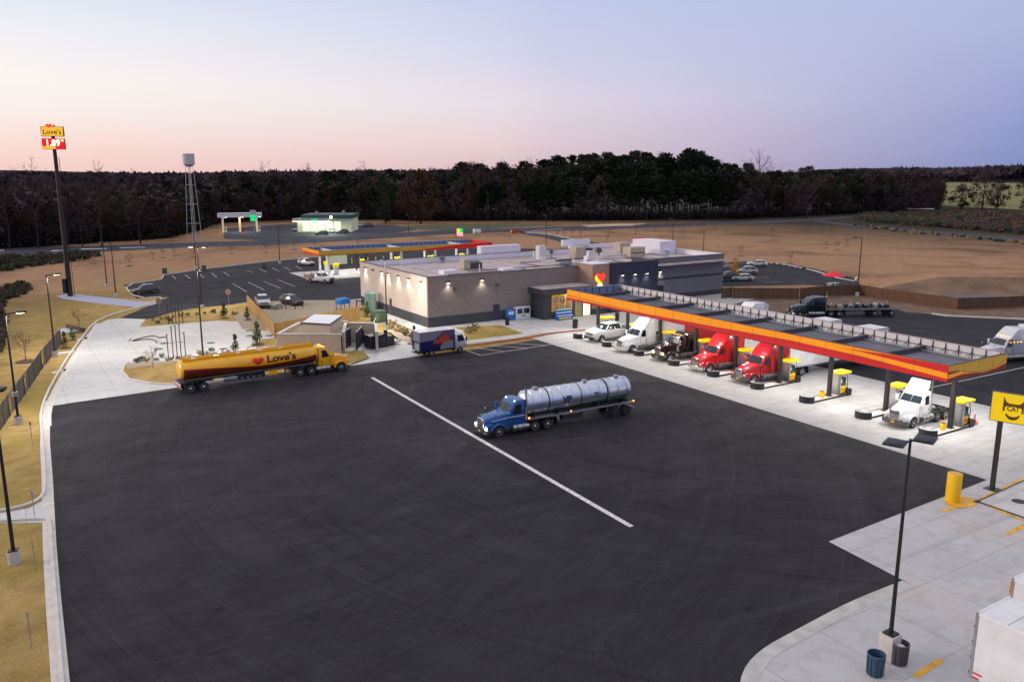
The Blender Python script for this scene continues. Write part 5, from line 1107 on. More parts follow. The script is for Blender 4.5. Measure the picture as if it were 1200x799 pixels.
for x in (X0+4, X0+12, X0+21, X0+33): mb.box(x, x+1.6, Y0+.8+(x % 3), Y0+2.4+(x % 3), 6.413, 6.42, 'membrane')
S(mb, 'roof_seam')
# things at the front of the shop
def at(px, py): return Vector((*g(px, py), 0))
p = at(603, 374.5); t = thing('ice_merchandiser', 'white ice merchandiser with two dark doors against the shop wall', 'ice box', p)
MB().prof([(0, .05), (2.6, .05), (2.6, 1.9), (0, 1.9)], .45, 'icewhite').build('cabinet', t, bevel=.04)
mb = MB(); mb.box(.2, 1.15, -.47, -.451, .9, 1.7, 'glass'); mb.box(1.35, 2.4, -.47, -.451, .9, 1.7, 'glass'); mb.build('door', t); lettering('ICE', .42, 'navy', t, (1.3, -.47, .55), (R(90), 0, 0), .005, .01)
t = thing('water_dispenser', 'bright blue vending cabinet left of the ice merchandiser', 'vending cabinet', p+Vector((-1.4, 0, 0)))
MB().box(-.1, 1.2, -.4, .4, .05, 1.7, 'bluebin').build('cabinet', t, bevel=.04); MB().box(.1, 1.0, -.42, -.401, .9, 1.4, 'icewhite').build('panel', t)
p = at(651+7, 380)
t = thing('bottle_rack', 'blue stepped racks of goods in front of the lit shop window', 'rack', (72.1, 100.3, 0))
mb = MB()
for k in range(3): mb.box(-1.1, 1.6, -.35-.28*k+.3, -.1-.28*k+.3, .05, 1.5-.42*k, 'bluebin'); mb.box(-1.15, 1.65, -.37-.28*k+.3, -.08-.28*k+.3, 1.5-.42*k, 1.58-.42*k, 'icewhite')
mb.build('shelf', t)
mb = MB(); [mb.box(-.9+.45*k, -.6+.45*k, -.66, -.62, .2, .5, 'safety') for k in range(5)]; mb.build('goods', t)
def bin_(px, py, lb, r=.32, h=1.1, mat='black'):
    q = at(px, py); t = thing('litter_bin', lb, 'bin', q); MB().cyl((0, 0, .03), (0, 0, h), r*.92, r, 14, mat).build('bin_body', t); MB().cyl((0, 0, h), (0, 0, h+.12), r*1.1, r*.8, 14, mat).build('lid', t); return t
bin_(594.5, 381, 'black litter bin on the walk before the ice merchandiser'); bin_(674, 384.5, 'black litter bin under the tip of the fascia', .4, 1.2); bin_(723, 376, 'black litter bin at the walk behind the yellow topped pump')
# side of the shop: tank, transformer, post
p = at(436, 366); t = thing('gas_tank_cabinet', 'pale teal rounded utility cabinet at the far shop corner', 'cabinet', (51.2, 122.8, 0)); 
mb = MB(); mb.cyl((-.7, 0, .05), (-.7, 0, 3.0), .95, .95, 20, 'tealtank'); mb.cyl((-.7, 0, 3.0), (-.7, 0, 3.3), .95, .5, 20, 'tealtank'); mb.build('tank_shell', t)
p = at(444, 378); t = thing('transformer', 'dark green electrical transformer box on a pad beside the shop', 'transformer', p)
MB().box(-.95, .95, -.9, .9, .1, 1.75, 'green').build('cabinet', t, bevel=.04); MB().box(-.98, .98, -.95, .95, 1.75, 1.83, 'green').build('lid', t); MB().box(-1.15, 1.15, -1.1, 1.1, .02, .1, 'conc').build('pad', t); MB().box(-.9, -.2, -.93, -.901, .3, 1.6, 'shrub').build('door', t)
mb = MB(); mb.box(-.12, .0, -.35, .35, .2, 2.6, 'coping'); o = mb.build('wall_panel', sh); o.location = (X0-52-.0, 118-105, 0)

# ------------------------------------------------------------------ CAR CANOPY
cc = thing('car_canopy', 'low orange and gold fuel canopy beyond the shop with car pumps', 'canopy', (60, 175, 0)); co = (60, 175)
CX0, CX1, CY0, CY1 = 58.3, 101.0, 169.3, 180.0; z0, z1 = 4.5, 5.6
cx0, cy0 = g(372, 300, z1-.3); 
mb = MB(); mb.box(CX0, CX1, CY0, CY0+.1, z0, z1, 'gold'); mb.box(CX0, CX0+.1, CY0+.1, CY1, z0, z1, 'orange'); mb.box(CX0+.1, CX1, CY1-.1, CY1, z0, z1, 'framepanel'); mb.box(CX1-.1, CX1, CY0+.1, CY1-.1, z0, z1, 'fred'); fa2 = addto(mb, 'fascia', cc, co)
mb = MB(); mb.box(CX0+.1, CX1-14, CY0-.006, CY0-.002, z0+.02, z0+.16, 'maroon'); mb.box(CX0-.006, CX0-.002, CY0, CY1, z0, z0+.4, 'fred')
mb.poly([(CX1-22, CY0-.01, z0), (CX1, CY0-.01, z0), (CX1, CY0-.01, z1-.03), (CX1-8, CY0-.01, z1-.15), (CX1-15, CY0-.01, z0+.5)], 'fred'); mb.build('fascia_band', fa2, recalc=False)
mb = MB(); mb.box(CX0+.1, CX1-.1, CY0+.1, CY1-.1, z0, z0+.1, 'soffit'); mb.box(CX0+.1, CX1-.1, CY0+.1, CY1-.1, z0+.102, z0+.3, mk('blue_grey_deck', (.10, .14, .24), .6)); addto(mb, 'roof_deck', cc, co)
mb = MB(); mb.box(CX0+.2, CX1-.2, CY1-.16, CY1-.11, z0+.3, z1-.05, mk('bluish_back_panel', (.16, .22, .38)))
for k in range(34): mb.box(CX0+.5+k*1.24, CX0+.6+k*1.24, CY1-.28, CY1-.165, z0+.3, z1-.02, 'strut')
for x in (CX0+4, CX0+20, CX0+36): mb.box(x, x+.5, CY0+.2, CY1-.3, z0+.3, z0+.75, 'framepanel')
addto(mb, 'roof_beam', cc, co)
for k in range(5):
    for y in (CY0+2.5, CY1-2.5):
        mb = MB(); x = CX0+3+k*8.6; mb.box(x-.2, x+.2, y-.2, y+.2, 0, z0, 'soffit' if k != 1 else 'navy'); addto(mb, 'column', cc, co)
        MBq = MB(); MBq.box(x+1.5, x+2.0, y-.25, y+.25, z0-.03, z0-.002, 'lit'); addto(MBq, 'canopy_lamp', cc, co)
flat('car_fuel_pad', ccw([(CX0-3, CY0-4), (CX1+2, CY0-4), (CX1+2, CY1+1), (CX0-3, CY1+1)]), .016, 'pad')
for k in range(5):
    for j, y in enumerate((CY0+2.5, CY1-2.5)):
        x = CX0+4.6+k*8.6; t = thing('fuel_pump', ('white and yellow petrol pump under the car canopy, %s row, %s' % (('front', 'rear')[j], ['nearest its open left end', 'second from its left end', 'third from its left end', 'fourth from its left end', 'fifth from its left end'][k])), 'fuel pump', (x, y, 0), 0, 'petrol pumps under the car canopy')
        MB().box(-.5, .5, -.3, .3, .15, 1.7, 'icewhite').build('cabinet', t, bevel=.03); MB().box(-.6, .6, -.4, .4, 1.7, 2.4, 'signyellow').build('top_cover', t); MB().box(-.8, .8, -.6, .6, .02, .15, 'conc').build('plinth', t)
p = at(403, 312); t = thing('ice_merchandiser', 'pale lit kiosk wall behind the car canopy columns', 'kiosk', (70.5, 192, 0))
MB().box(-2.5, 2.5, -.5, .5, .0, 3.4, 'cream').build('wall', t)
for k in range(7):
    q = (74+2.1*k, 191, 0); mb = MB(); mb.cyl(q, (q[0], q[1], 1.3), .14, None, 10, 'safety'); mb.sphere((q[0], q[1], 1.3), .14, 'safety'); tag(mb.build('bollard'), 'yellow bollard in the row behind the car canopy', 'bollard', 'yellow bollards behind the car canopy')

# ------------------------------------------------------------------ UTILITY ENCLOSURE, DUMPSTERS, FENCES
def wall_run(name, lb, pts, h, th, mat, cat='wall', cap=None, z=0):
    t = thing(name, lb, cat, (pts[0][0], pts[0][1], 0)); 
    for a, b in zip(pts, pts[1:]):
        a = Vector(a); b = Vector(b); d = b-a; mb = MB(); mb.box(0, d.length, -th/2, th/2, z, h, mat); o = mb.build('wall_panel', t); o.location = (a.x-pts[0][0], a.y-pts[0][1], 0); o.rotation_euler = (0, 0, math.atan2(d.y, d.x))
        if cap: mb = MB(); mb.box(-th/2, d.length+th/2, -th/2-.04, th/2+.04, h, h+.08, cap); mb.build('cap', o)
    return t
e1, e2 = g(325, 391.5, 2.7), g(399, 392, 2.7); e3, e4 = g(406, 377, 2.7), g(352, 377.5, 2.7)
wall_run('block_enclosure', 'beige block wall enclosure with pale coping behind the yellow tanker', [e2, e1, e4, e3], 2.7, .3, 'beige', 'enclosure', 'kerb')
MB().plan([(p[0]-e2[0], p[1]-e2[1]) for p in ccw([e1, e2, e3, e4])], 2.2, 2.35, 'gravel').build('gravel_roof', [o for o in bpy.data.objects if o.name == 'block_enclosure'][0])
s_ = [g(354.5, 377.5, 4.0), g(386.5, 379.5, 4.0), g(400.5, 369.5, 4.0), g(368, 368.5, 4.0)]
t = thing('utility_shed', 'small beige block shed with a bright white flat roof', 'shed', (s_[0][0], s_[0][1], 0))
def loc(pts, o): return [(p[0]-o[0], p[1]-o[1]) for p in pts]
MB().plan(ccw(loc(s_, s_[0])), 0, 3.85, 'beige').build('wall', t)
cxm = sum(p[0] for p in s_)/4; cym = sum(p[1] for p in s_)/4
MB().plan(ccw([(p[0]-s_[0][0]+(p[0]-cxm)*.05, p[1]-s_[0][1]+(p[1]-cym)*.05) for p in s_]), 3.85, 4.0, 'coping').plan(ccw([(p[0]-s_[0][0], p[1]-s_[0][1]) for p in s_]), 4.001, 4.03, 'white').build('roof', t)
f1, f2, f3 = g(405, 378.5, 2.6), g(440, 379, 2.6), g(443, 386, 2.6)
wall_run('block_enclosure', 'beige bin enclosure wall open toward the truck lot', [g(402, 390, 2.6), f1, f2, g(441.5, 391, 2.4)], 2.6, .3, 'beige', 'enclosure', 'kerb')
def gate(lb, a, b, h=2.3):
    a = Vector(g(*a)); b = Vector(g(*b)); d = b-a; t = thing('steel_gate', lb, 'gate', (a.x, a.y, 0), math.atan2(d.y, d.x), 'dark gates of the bin enclosure')
    MB().box(0, d.length, -.03, .03, .12, h, 'navy').build('gate_panel', t)
    mb = MB(); mb.box(0, d.length, -.06, .06, h, h+.08, 'steel'); mb.box(0, .1, -.07, .07, 0, h, 'frame'); mb.box(d.length-.1, d.length, -.07, .07, .05, h, 'frame'); mb.box(.1, d.length-.1, .031, .07, .9, 1.0, 'frame'); mb.build('gate_frame', t)
gate('dark navy gate leaf swung out beside the beige enclosure corner', (402, 411.5), (411, 405))
gate('dark navy gate leaf swung out in the middle of the bin opening', (418, 411), (425, 403))
gate('dark navy gate leaf hung beside the green transformer', (437, 402), (441, 392))
def dumpster(lb, px, py, rz, w=2.2, d=1.6, h=1.5):
    t = thing('dumpster', lb, 'dumpster', (*g(px, py), 0), rz, 'dumpsters'); 
    mb = MB(); mb.prof([(-w/2, .15), (w/2, .15), (w/2+.1, h*.75), (w/2-.1, h), (-w/2+.1, h*1.1), (-w/2-.05, h*.7)], d/2, 'navy'); mb.build('bin_body', t, bevel=.03)
    mb = MB(); mb.box(-w/2, w/2-.1, -d/2-.03, d/2+.03, h*1.08, h*1.14, 'black'); mb.build('lid', t)
    mb = MB()
    for x in (-w/2+.2, 0, w/2-.2): mb.box(x-.05, x+.05, -d/2-.05, d/2+.05, .3, h*.9, 'frame')
    for x in (-w/2+.2, w/2-.2):
        for y in (-d/2+.2, d/2-.2): mb.cyl((x, y-.04, .09), (x, y+.04, .09), .09, None, 8, 'frame')
    mb.build('rib', t)
dumpster('navy dumpster pulled out onto the light concrete, rearmost', 441, 407, R(10), 2.6)
dumpster('navy dumpster inside the beige bin enclosure near its back wall', 428, 400, R(12), 2.4)
dumpster('navy dumpster half hidden behind the middle gate leaf', 414, 399, R(12), 2.2)
t = thing('compactor', 'dark green black compactor with pipes beside the pulled out dumpster', 'compactor', (*g(451, 405), 0), R(10))
MB().box(-.9, 1.0, -.8, .8, .1, 1.3, 'frame').build('body', t, bevel=.05); MB().tube([(-.8, -.6, 1.3), (-.2, -.6, 1.9), (.6, -.6, 1.6), (1.6, -.6, .7)], .09, 'black').cyl((.3, .2, 1.3), (.3, .2, 2.0), .25, None, 12, 'frame').build('pipe', t); MB().box(1.0, 2.2, -.5, .5, .3, .5, 'steel').build('frame', t)

def fence_run(lb, pts, h, mat, post='frame', name='wooden_fence'):
    t = thing(name, lb, 'fence', (*pts[0], 0))
    for a, b in zip(pts, pts[1:]):
        a = Vector(a); b = Vector(b); d = b-a; ang = math.atan2(d.y, d.x)
        mb = MB(); L = d.length; n = max(1, int(L/.32))
        for k in range(n): x = k*.32; mb.box(x+.01, min(x+.31, L), -.02+.006*(k % 2), .02+.006*(k % 2), .05, h-.03*random.random(), mat)
        o = mb.build('fence_panel', t); o.location = (a.x-pts[0][0], a.y-pts[0][1], 0); o.rotation_euler = (0, 0, ang)
        mb = MB()
        for z in (.35, h-.35): mb.box(0, L, .03, .09, z-.05, z+.05, mat)
        m = int(L/2.4)+1
        for k in range(m+1): x = min(L, k*L/m); mb.box(x-.06, x+.06, .03, .16, 0, h+.05, mat)
        mb.build('fence_rail', o)
    return t
fence_run('new tan board fence round the dog park', [g(290, 359.5), g(323, 396), g(422, 374)], 2.0, 'fence')
fence_run('weathered brown board fence closing off the exit lot', [g(859, 350), g(938, 350.5), g(966, 347.5), g(1007, 346), g(1034, 351), g(1122, 363), g(1185, 361), g(1260, 356)], 1.95, 'fenceb')
fence_run('dark brown board screen beside the slate end of the shop', [g(846, 350), g(858, 349)], 1.9, 'fenceb')
# chain link fence on the far left
ch = thing('chain_link_fence', 'dark chain link fence running along the left verge', 'fence', (*g(70, 405), 0))
M['mesh'] = mk('chain_link', (.05, .045, .045), .6)
cp = [g(72, 404), g(50, 432), g(30, 462), g(12, 488), g(-8, 518)]
for a, b in zip(cp, cp[1:]):
    a = Vector(a); b = Vector(b); d = b-a; L = d.length; mb = MB(); k = 0.
    while k < L+2: mb.cyl((max(0, k-2.0)*1., 0, .05 if k >= 2 else 2.0-k), (min(k, L), 0, 2.05 if k <= L else 2.05-(k-L)), .012, None, 3, 'mesh', False) if k <= L else None; mb.cyl((min(k, L), 0, .05), (max(0, k-2.0), 0, 2.05), .012, None, 3, 'mesh', False) if k <= L else None; k += .16
    mb.tube([(0, 0, 2.05), (L, 0, 2.05)], .03, 'mesh'); o = mb.build('mesh_panel', ch); w = g(70, 405); o.location = (a.x-w[0], a.y-w[1], 0); o.rotation_euler = (0, 0, math.atan2(d.y, d.x))
    mb = MB(); m = max(1, int(L/2.6))
    for q in range(m+1): mb.cyl((q*L/m, 0, 0), (q*L/m, 0, 2.12), .045, None, 6, 'mesh')
    mb.build('fence_post', o)

# dog park furniture
t = thing('picnic_table', 'dark green picnic table inside the tan fenced dog park', 'picnic table', (*g(323, 362), 0), R(30)); MB().box(-1.1, 1.1, -.4, .4, .72, .78, 'tealtank').build('table_top', t)
for s in (-1, 1): MB().box(-1.1, 1.1, s*.75-.14, s*.75+.14, .42, .47, 'green').build('bench', t); MB().tube([(s*.8, -.8, 0), (s*.8, .0, .72), (s*.8, .8, 0)], .05, 'frame').build('leg', t)
def shade(lb, px, py, w, z0, z1):
    t = thing('shade_shelter', lb, 'shelter', (*g(px, py), 0), R(20)); MB().box(-w, w, -.7, .7, z0, z1, 'bluebin').build('blue_panel', t, bevel=.05)
    for x in (-w+.1, w-.1):
        for y in (-.6, .6): MB().cyl((x, y, 0), (x, y, z1), .06, None, 6, 'pole').build('leg', t)
shade('wide bright blue climbing frame in the dog park', 402, 363, 1.0, 1.0, 1.9); shade('narrow bright blue board in the dog park', 430.5, 357, .35, .4, 2.0)
t = thing('play_frame', 'black pipe agility frame near the picnic table', 'play frame', (*g(345, 362), 0)); MB().tube([(-1.4, 0, 0), (-1.4, 0, 1.4), (1.4, 0, 1.4), (1.4, 0, 0)], .08, 'pole').tube([(0, -.5, 0), (0, -.5, 1.4)], .08, 'pole').build('frame', t)
t = thing('play_frame', 'black hoop agility frame at the right of the dog park', 'play frame', (*g(411+30, 361), 0)); MB().tube([(-3.4, 0, 0), (-3.4, 0, 1.6), (-2.2, .2, 1.2), (-1.2, 0, 1.6), (-1.2, 0, 0)], .09, 'pole').build('frame', t)
t = thing('rock_pile', 'low heap of pale boulders in the dog park', 'rocks', (*g(455-30, 361.5), 0))
mb = MB(); [mb.sphere((random.uniform(-1.6, 1.6), random.uniform(-.8, .8), .2), random.uniform(.25, .5), 'hvac', 6, .7) for _ in range(12)]; mb.build('boulder', t, smooth=0)

# ------------------------------------------------------------------ VENT PIPES, HOSES ON THE TANK PAD
for i, (px, py, lb) in enumerate([(208, 419.5, 'row of thin black vent pipes near the gravel bed of the tank pad'), (206.5, 380, 'row of thin black vent pipes at the far edge of the tank pad')]):
    c = g(px, py); t = thing('vent_stack', lb, 'vent pipes', (*c, 0))
    for k, (dx, h) in enumerate([(-1.0, 2.9), (-.45, 3.8), (0, 3.9), (.45, 4.0), (.95, 3.0)]):
        MB().cyl((dx, -dx*.0, 0), (dx, 0, h), .055, None, 8, 'pole').cyl((dx, 0, h), (dx, 0, h+.12), .09, None, 8, 'pole').build('vent_pipe', t)
    MB().box(-1.05, 1.0, -.02, .02, 1.9, 1.94, 'pole').build('cross_bar', t)
hp = smoothline(gp([(155, 400), (164, 397), (172, 395), (181, 394), (187, 396.5)]), 2); hq = smoothline(gp([(156, 400.5), (166, 398.5), (175, 398), (182, 399), (184, 402.5)]), 2)
mb = MB(); mb.tube([(p[0], p[1], .09) for p in hp], .07, mk('hose_brown', (.12, .055, .035), .7)); tag(mb.build('delivery_hose'), 'upper brown hose lying curved on the pale tank pad', 'hose')
mb = MB(); mb.tube([(p[0], p[1], .09) for p in hq], .07, mk('hose_brown', (.12, .055, .035), .7)); tag(mb.build('delivery_hose'), 'lower brown hose curling to a manhole on the tank pad', 'hose')

# ------------------------------------------------------------------ LIGHT POLES
GL = 'light poles'
LAMPS = []
def light_pole(lb, px, py, h, base=True, heads=1, rz=0., on=False, arm=.9, br=.34, z0=.75, double=False):
    c = g(px, py); t = thing('street_lamp', lb, 'light pole', (*c, 0), rz, GL)
    if base: MB().cyl((0, 0, 0), (0, 0, z0), br, br, 16, 'conc').build('base', t)
    zb = z0 if base else 0
    MB().box(-.25, .25, -.25, .25, zb, zb+.06, 'pole').cyl((0, 0, zb), (0, 0, h), .11, .07, 10, 'pole').build('pole', t)
    for k in range(heads):
        s = 1 if k == 0 else -1
        MB().box(min(0, s*arm), max(0, s*arm), -.05, .05, h-.1, h, 'pole').build('arm', t)
        MB().box(min(s*arm, s*(arm+.75)), max(s*arm, s*(arm+.75)), -.28, .28, h-.12, h+.06, 'pole').build('lamp_head', t, bevel=.03)
        MB().box(min(s*arm, s*(arm+.6))+.04, max(s*arm, s*(arm+.6)), -.2, .2, h-.135, h-.122, 'warmlit' if on else 'lens').build('lens', t.children[-1])
    return t
light_pole('tall light pole on the left verge with a small white box on its shaft', 22, 497, 10.0, rz=R(20), on=True)
MB().box(-.2, .2, -.2, .2, 2.6, 3.0, 'steel').build('junction_box', [o for o in bpy.data.objects if o.name.startswith('street_lamp')][0])
light_pole('tall light pole standing nearest the bottom left corner of the photo', 17.5, 659, 10.0, rz=R(75), heads=2)
light_pole('tall light pole at the end of the chain link fence', 65, 418, 10.0, rz=R(20), on=True)
light_pole('light pole on grass left of the parked dark estate car', 136, 347.5, 9.6, rz=R(100))
light_pole('light pole on the far grass nearest the pylon sign', 125.5, 336, 8.6, rz=R(100))
light_pole('light pole with a glowing head over the car lot', 236.5, 362, 10.2, rz=R(-40), heads=2, on=True)
light_pole('light pole on the gravel bed in front of the tank pad', 238.5, 423, 11.0, rz=R(-75), on=True)
light_pole('light pole far across the grass beyond the car lot', 328, 309, 9.2, rz=R(60))
light_pole('light pole below the water tower legs', 230, 315, 10., rz=R(60))
light_pole('light pole with pale base at the planted corner of the shop', 453.5, 386, 10.2, rz=R(-130), on=True)
light_pole('light pole behind the brown board fence', 1004.5, 347, 10.6, rz=R(150)); 
light_pole('light pole past the shop roof beside the entrance road', 640, 291, 9.5, rz=R(80)); light_pole('slim light pole right of the entrance road over the shop roof', 788, 288, 8., rz=R(80), base=False)
light_pole('lone pole in the brown field behind the slate wall', 858-34, 298, 6.5, rz=R(60), base=False)
for px, py, h, lb in ((572, 270, 14.5, 'tall pale street light before the dark wood'), (708, 259, 17, 'tall pale street light right of the green field'), (479, 272, 6.5, 'short pale street light by the far station drive'), (758, 264.5, 6, 'small white post beside the highway bend'), (898.5, 253.5, 20, 'thin tall utility pole against the dark wood'), (949, 262, 6.5, 'short pole at the fork of the side road'), (745, 275, 4, 'short marker post in the brown field')):
    light_pole(lb, px, py, h, rz=R(90), base=False)
for px, py, h in ((22, 497, 9.8), (65, 418, 9.8), (236.5, 362, 10.0), (238.5, 423, 10.7)):
    q = g(px, py); LAMPS.append((q[0]+.8, q[1], h))
# the big near pole with two heads and two bins
c = Vector(g(1041, 771)); t = thing('street_lamp', 'big double headed light pole on a square concrete base between two bins', 'light pole', (c.x, c.y, 0), 0, None)
MB().box(-.36, .36, -.36, .36, 0, 1.25, 'conc').build('base', t, bevel=.06)
MB().box(-.26, .26, -.26, .26, 1.25, 1.33, 'pole').build('pole_flange', t); MB().cyl((0, 0, 1.33), (0, 0, 10.6), .10, .06, 12, 'pole').build('pole', t)
for s in (-1, 1):
    A = R(-15); d = Vector((math.cos(A)*s, math.sin(A)*s)); MB().tube([(0, 0, 10.5), (d.x*.5, d.y*.5, 10.5)], .05, 'pole').build('arm', t)
    mb = MB(); mb.box(-.5, .5, -.42, .42, -.05, .05, 'pole'); mb.box(-.38, .38, -.32, .32, .051, .07, 'navy'); o = mb.build('lamp_head', t, bevel=.02); o.location = (d.x*.80, d.y*.80, 10.5); o.rotation_euler = (0, 0, A+R(35))
def barrel(px, py, lb, mat, bag=False):
    t = thing('waste_barrel', lb, 'barrel', (*g(px, py), 0)); mb = MB()
    mb.lathe((0, 0, 0), (0, 0, 1), [(.30, .0), (.33, .5), (.36, .95), (.40, .96), (.40, 1.05), (.36, 1.05), (.33, .5), (.28, .12), (.01, .12)], 22, mat); mb.build('barrel_shell', t, recalc=False)
    mb = MB(); [mb.cyl((.345*math.cos(R(k*30)), .345*math.sin(R(k*30)), .05), (.372*math.cos(R(k*30)), .372*math.sin(R(k*30)), .9), .022, None, 5, mat) for k in range(12)]; mb.build('rib', t)
    if bag: MB().sphere((0, 0, .82), .26, 'white', 8, .5).build('rubbish', t)
M['barrelblue'] = mk('blue_plastic', (.025, .075, .13), .55, 0, .2, 3)
barrel(1025, 790, 'blue ribbed waste barrel left of the square pole base', 'barrelblue'); barrel(1053, 777, 'dark grey waste barrel holding rubbish right of the square pole base', 'coping', True)
# the big yellow bollard
c = g(1116, 586); t = thing('guard_post', 'fat yellow guard cylinder standing on the paint stained concrete', 'bollard', (*c, 0)); MB().cyl((0, 0, 0), (0, 0, 1.95), .47, .47, 32, 'safety').build('drum', t, bevel=.03)
MB().cyl((0, 0, 1.955), (0, 0, 1.965), .40, .40, 28, 'gold').build('cap', t)
# ------------------------------------------------------------------ SCALE SIGN AND SCALE
c = Vector(g(1162.5, 573)); t = thing('scale_sign', 'yellow scale sign with a dark cat face on a black post', 'sign', (c.x, c.y, 0))
MB().box(-.13, .13, -.13, .13, .05, 5.0, 'pole').box(-.42, .42, -.42, .42, 0, .06, 'pole').build('post', t)
ang = R(-72); 
mb = MB(); mb.box(-.95, 2.9, -.12, .12, 2.9, 4.75, 'coping'); p_ = mb.build('sign_box', t, bevel=.03); p_.scale = (1.15, 1, 1.15); p_.location = (.4*math.cos(ang), .4*math.sin(ang), 1.66); p_.rotation_euler = (0, 0, ang)
mb = MB(); mb.box(-.90, 2.85, -.135, -.121, 2.95, 4.70, 'signyellow'); mb.build('sign_face', p_)
mb = MB(); fx, fz = .25, 3.80
def cat(pts, mt, d): mb.poly([(fx+x*.88, -.135-d, fz+z*.88) for x, z in pts], mt)
DK = mk('emblem_brown', (.10, .045, .0), .6)
cat([(-.62, -.22), (-.62, .78), (-.44, .46), (-.28, .36), (.28, .36), (.46, .46), (.62, .76), (.62, -.24), (.50, -.24), (.50, .08), (.34, .18), (-.34, .18), (-.50, .08), (-.50, -.20)], DK, .004)
cat([(.46*math.cos(R(a)), -.26+.52*math.sin(R(a))) for a in range(200, 341, 10)]+[(.40*math.cos(R(a)), -.24+.30*math.sin(R(a))) for a in range(340, 199, -10)], DK, .005)
mb.build('cat_emblem', p_, recalc=False, smooth=0)
lettering('CAT', .42, DK, p_, (fx, -.142, fz-.0), (R(90), 0, 0), .004, .012, sx=.78); lettering('SCALE', .8, DK, p_, (2.0, -.14, 3.85), (R(90), 0, 0), .004, .03, sx=.62)
for a_, b_ in (((1143, 588), (1200, 562)), ((1144, 588.5), (1200, 609))):
    pass
ps = thing('truck_scale', 'inset weighing platform with dark steel edge and small black covers', 'scale', (*g(1145, 588), 0)); w = g(1145, 588)
q = gp([(1145, 588), (1200, 563.5), (1290, 590), (1204, 608.5)]); MB().plan(ccw(loc(q, w)), .02, .045, 'drive').build('platform', ps)
mb = MB()
for a, b in zip(loc(q, w), loc(q, w)[1:]+loc(q, w)[:1]): mb.tube([(a[0], a[1], .05), (b[0], b[1], .05)], .05, 'frame', 4)
mb.build('edge_angle', ps); v = g(1194, 588); MB().cyl((v[0]-w[0], v[1]-w[1], .045), (v[0]-w[0], v[1]-w[1], .06), .45, None, 16, 'frame').build('access_cover', ps)
MB().box(-.2, .2, -.15, .15, .045, .075, 'frame').build('corner_plate', ps)

# ------------------------------------------------------------------ PYLON SIGN, WATER TOWER, FAR STATION
c = g(82.5, 347); t = thing('pylon_sign', 'very tall dark pylon with lit yellow name board over a red price board', 'sign', (*c, 0), AZ-R(90)+R(27)-R(12))
MB().cyl((0, 0, 0), (0, 0, 28.6), .46, .28, 14, 'sgnpole').cyl((.72, 0, 0), (.55, 0, 24.5), .05, None, 5, 'sgnpole').cyl((0, 0, 26.7), (0, 0, 27.7), .34, None, 12, 'litred').build('pole', t); MB().box(-.95, -.45, -.75, .2, .6, 3.2, 'navy').build('control_box', t)
mb = MB(); mb.box(-2.35, 2.35, -.35, .35, 27.6, 29.8, 'brown'); b1 = mb.build('name_board', t, bevel=.04); mb = MB(); mb.box(-2.25, 2.25, -.37, -.351, 27.7, 29.7, 'litsign'); mb.build('board_face', b1)
lettering("Love's", 1.55, mk('sign_letter_brown', (.16, .035, .0), .5, 0, 0, 1), b1, (0, -.375, 28.55), (R(90), 0, 0), .005, .022)
mb = MB(); mb.poly([(-.55+p[0]*.95, -.40, 29.95+p[1]*.75) for p in heart_pts(.72)], mk('lit_heart', (1, .06, .03))); mb.poly([(-.55+p[0]*.95, -.30, 29.95+p[1]*.75) for p in heart_pts(.80)], 'orange'); mb.poly([(.1, -.2, 29.7), (.9, -.2, 29.7), (.6, -.2, 30.2), (.35, -.2, 30.3)], 'orange'); mb.build('heart_logo', b1, recalc=False, smooth=0)
mb = MB(); mb.box(-2.25, 2.25, -.35, .35, 24.5, 26.8, 'maroon'); b2 = mb.build('price_board', t, bevel=.04); mb = MB(); mb.box(-2.2, 2.2, -.37, -.351, 24.55, 26.75, 'litred'); mb.build('board_face', b2)
mb = MB(); mb.poly([(-2.2, -.376, 24.58), (.4, -.376, 24.58), (.4, -.376, 25.0), (-.6, -.376, 25.15), (-2.2, -.376, 25.15)], 'litsign'); mb.poly([(.9, -.376, 26.72), (2.15, -.376, 26.72), (2.15, -.376, 25.9), (1.8, -.376, 26.4)], 'litsign'); mb.build('swoosh', b2, recalc=False, smooth=0)
lettering('1.89', 1.9, 'digit', b2, (-.1, -.385, 25.78), (R(90), 0, 0), .006, .04, sx=.9); lettering('9', .6, 'digit', b2, (1.75, -.385, 26.3), (R(90), 0, 0), .006, .02)
b1.scale = (.76, 1, .76); b1.location = (0, 0, 28.7*.24+.15); b2.scale = (.80, 1, .80); b2.location = (0, 0, 26.75-25.65*.80)
c = g(228.5, 284); t = thing('water_tower', 'white flat topped water tank on tall thin latticed legs', 'water tower', (*c, 0), R(20))
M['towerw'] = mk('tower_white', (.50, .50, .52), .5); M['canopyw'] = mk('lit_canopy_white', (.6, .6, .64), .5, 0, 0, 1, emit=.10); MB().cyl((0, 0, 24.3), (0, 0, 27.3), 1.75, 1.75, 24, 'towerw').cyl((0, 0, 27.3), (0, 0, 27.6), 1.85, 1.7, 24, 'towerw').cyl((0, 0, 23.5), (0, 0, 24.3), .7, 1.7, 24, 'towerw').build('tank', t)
for k in range(4):
    a = R(45+90*k); MB().cyl((2.3*math.cos(a), 2.3*math.sin(a), 0), (1.1*math.cos(a), 1.1*math.sin(a), 24.3), .075, .065, 6, 'towerw').build('leg', t)
mb = MB(); mb.cyl((0, 0, 0), (0, 0, 23.6), .09, None, 8, 'towerw')
for z in (6, 12, 18):
    r = 2.3-1.2*z/24.3
    for k in range(4): a, b = R(45+90*k), R(135+90*k); mb.tube([(r*math.cos(a), r*math.sin(a), z), (r*math.cos(b), r*math.sin(b), z)], .04, 'towerw', 4)
mb.build('bracing', t)
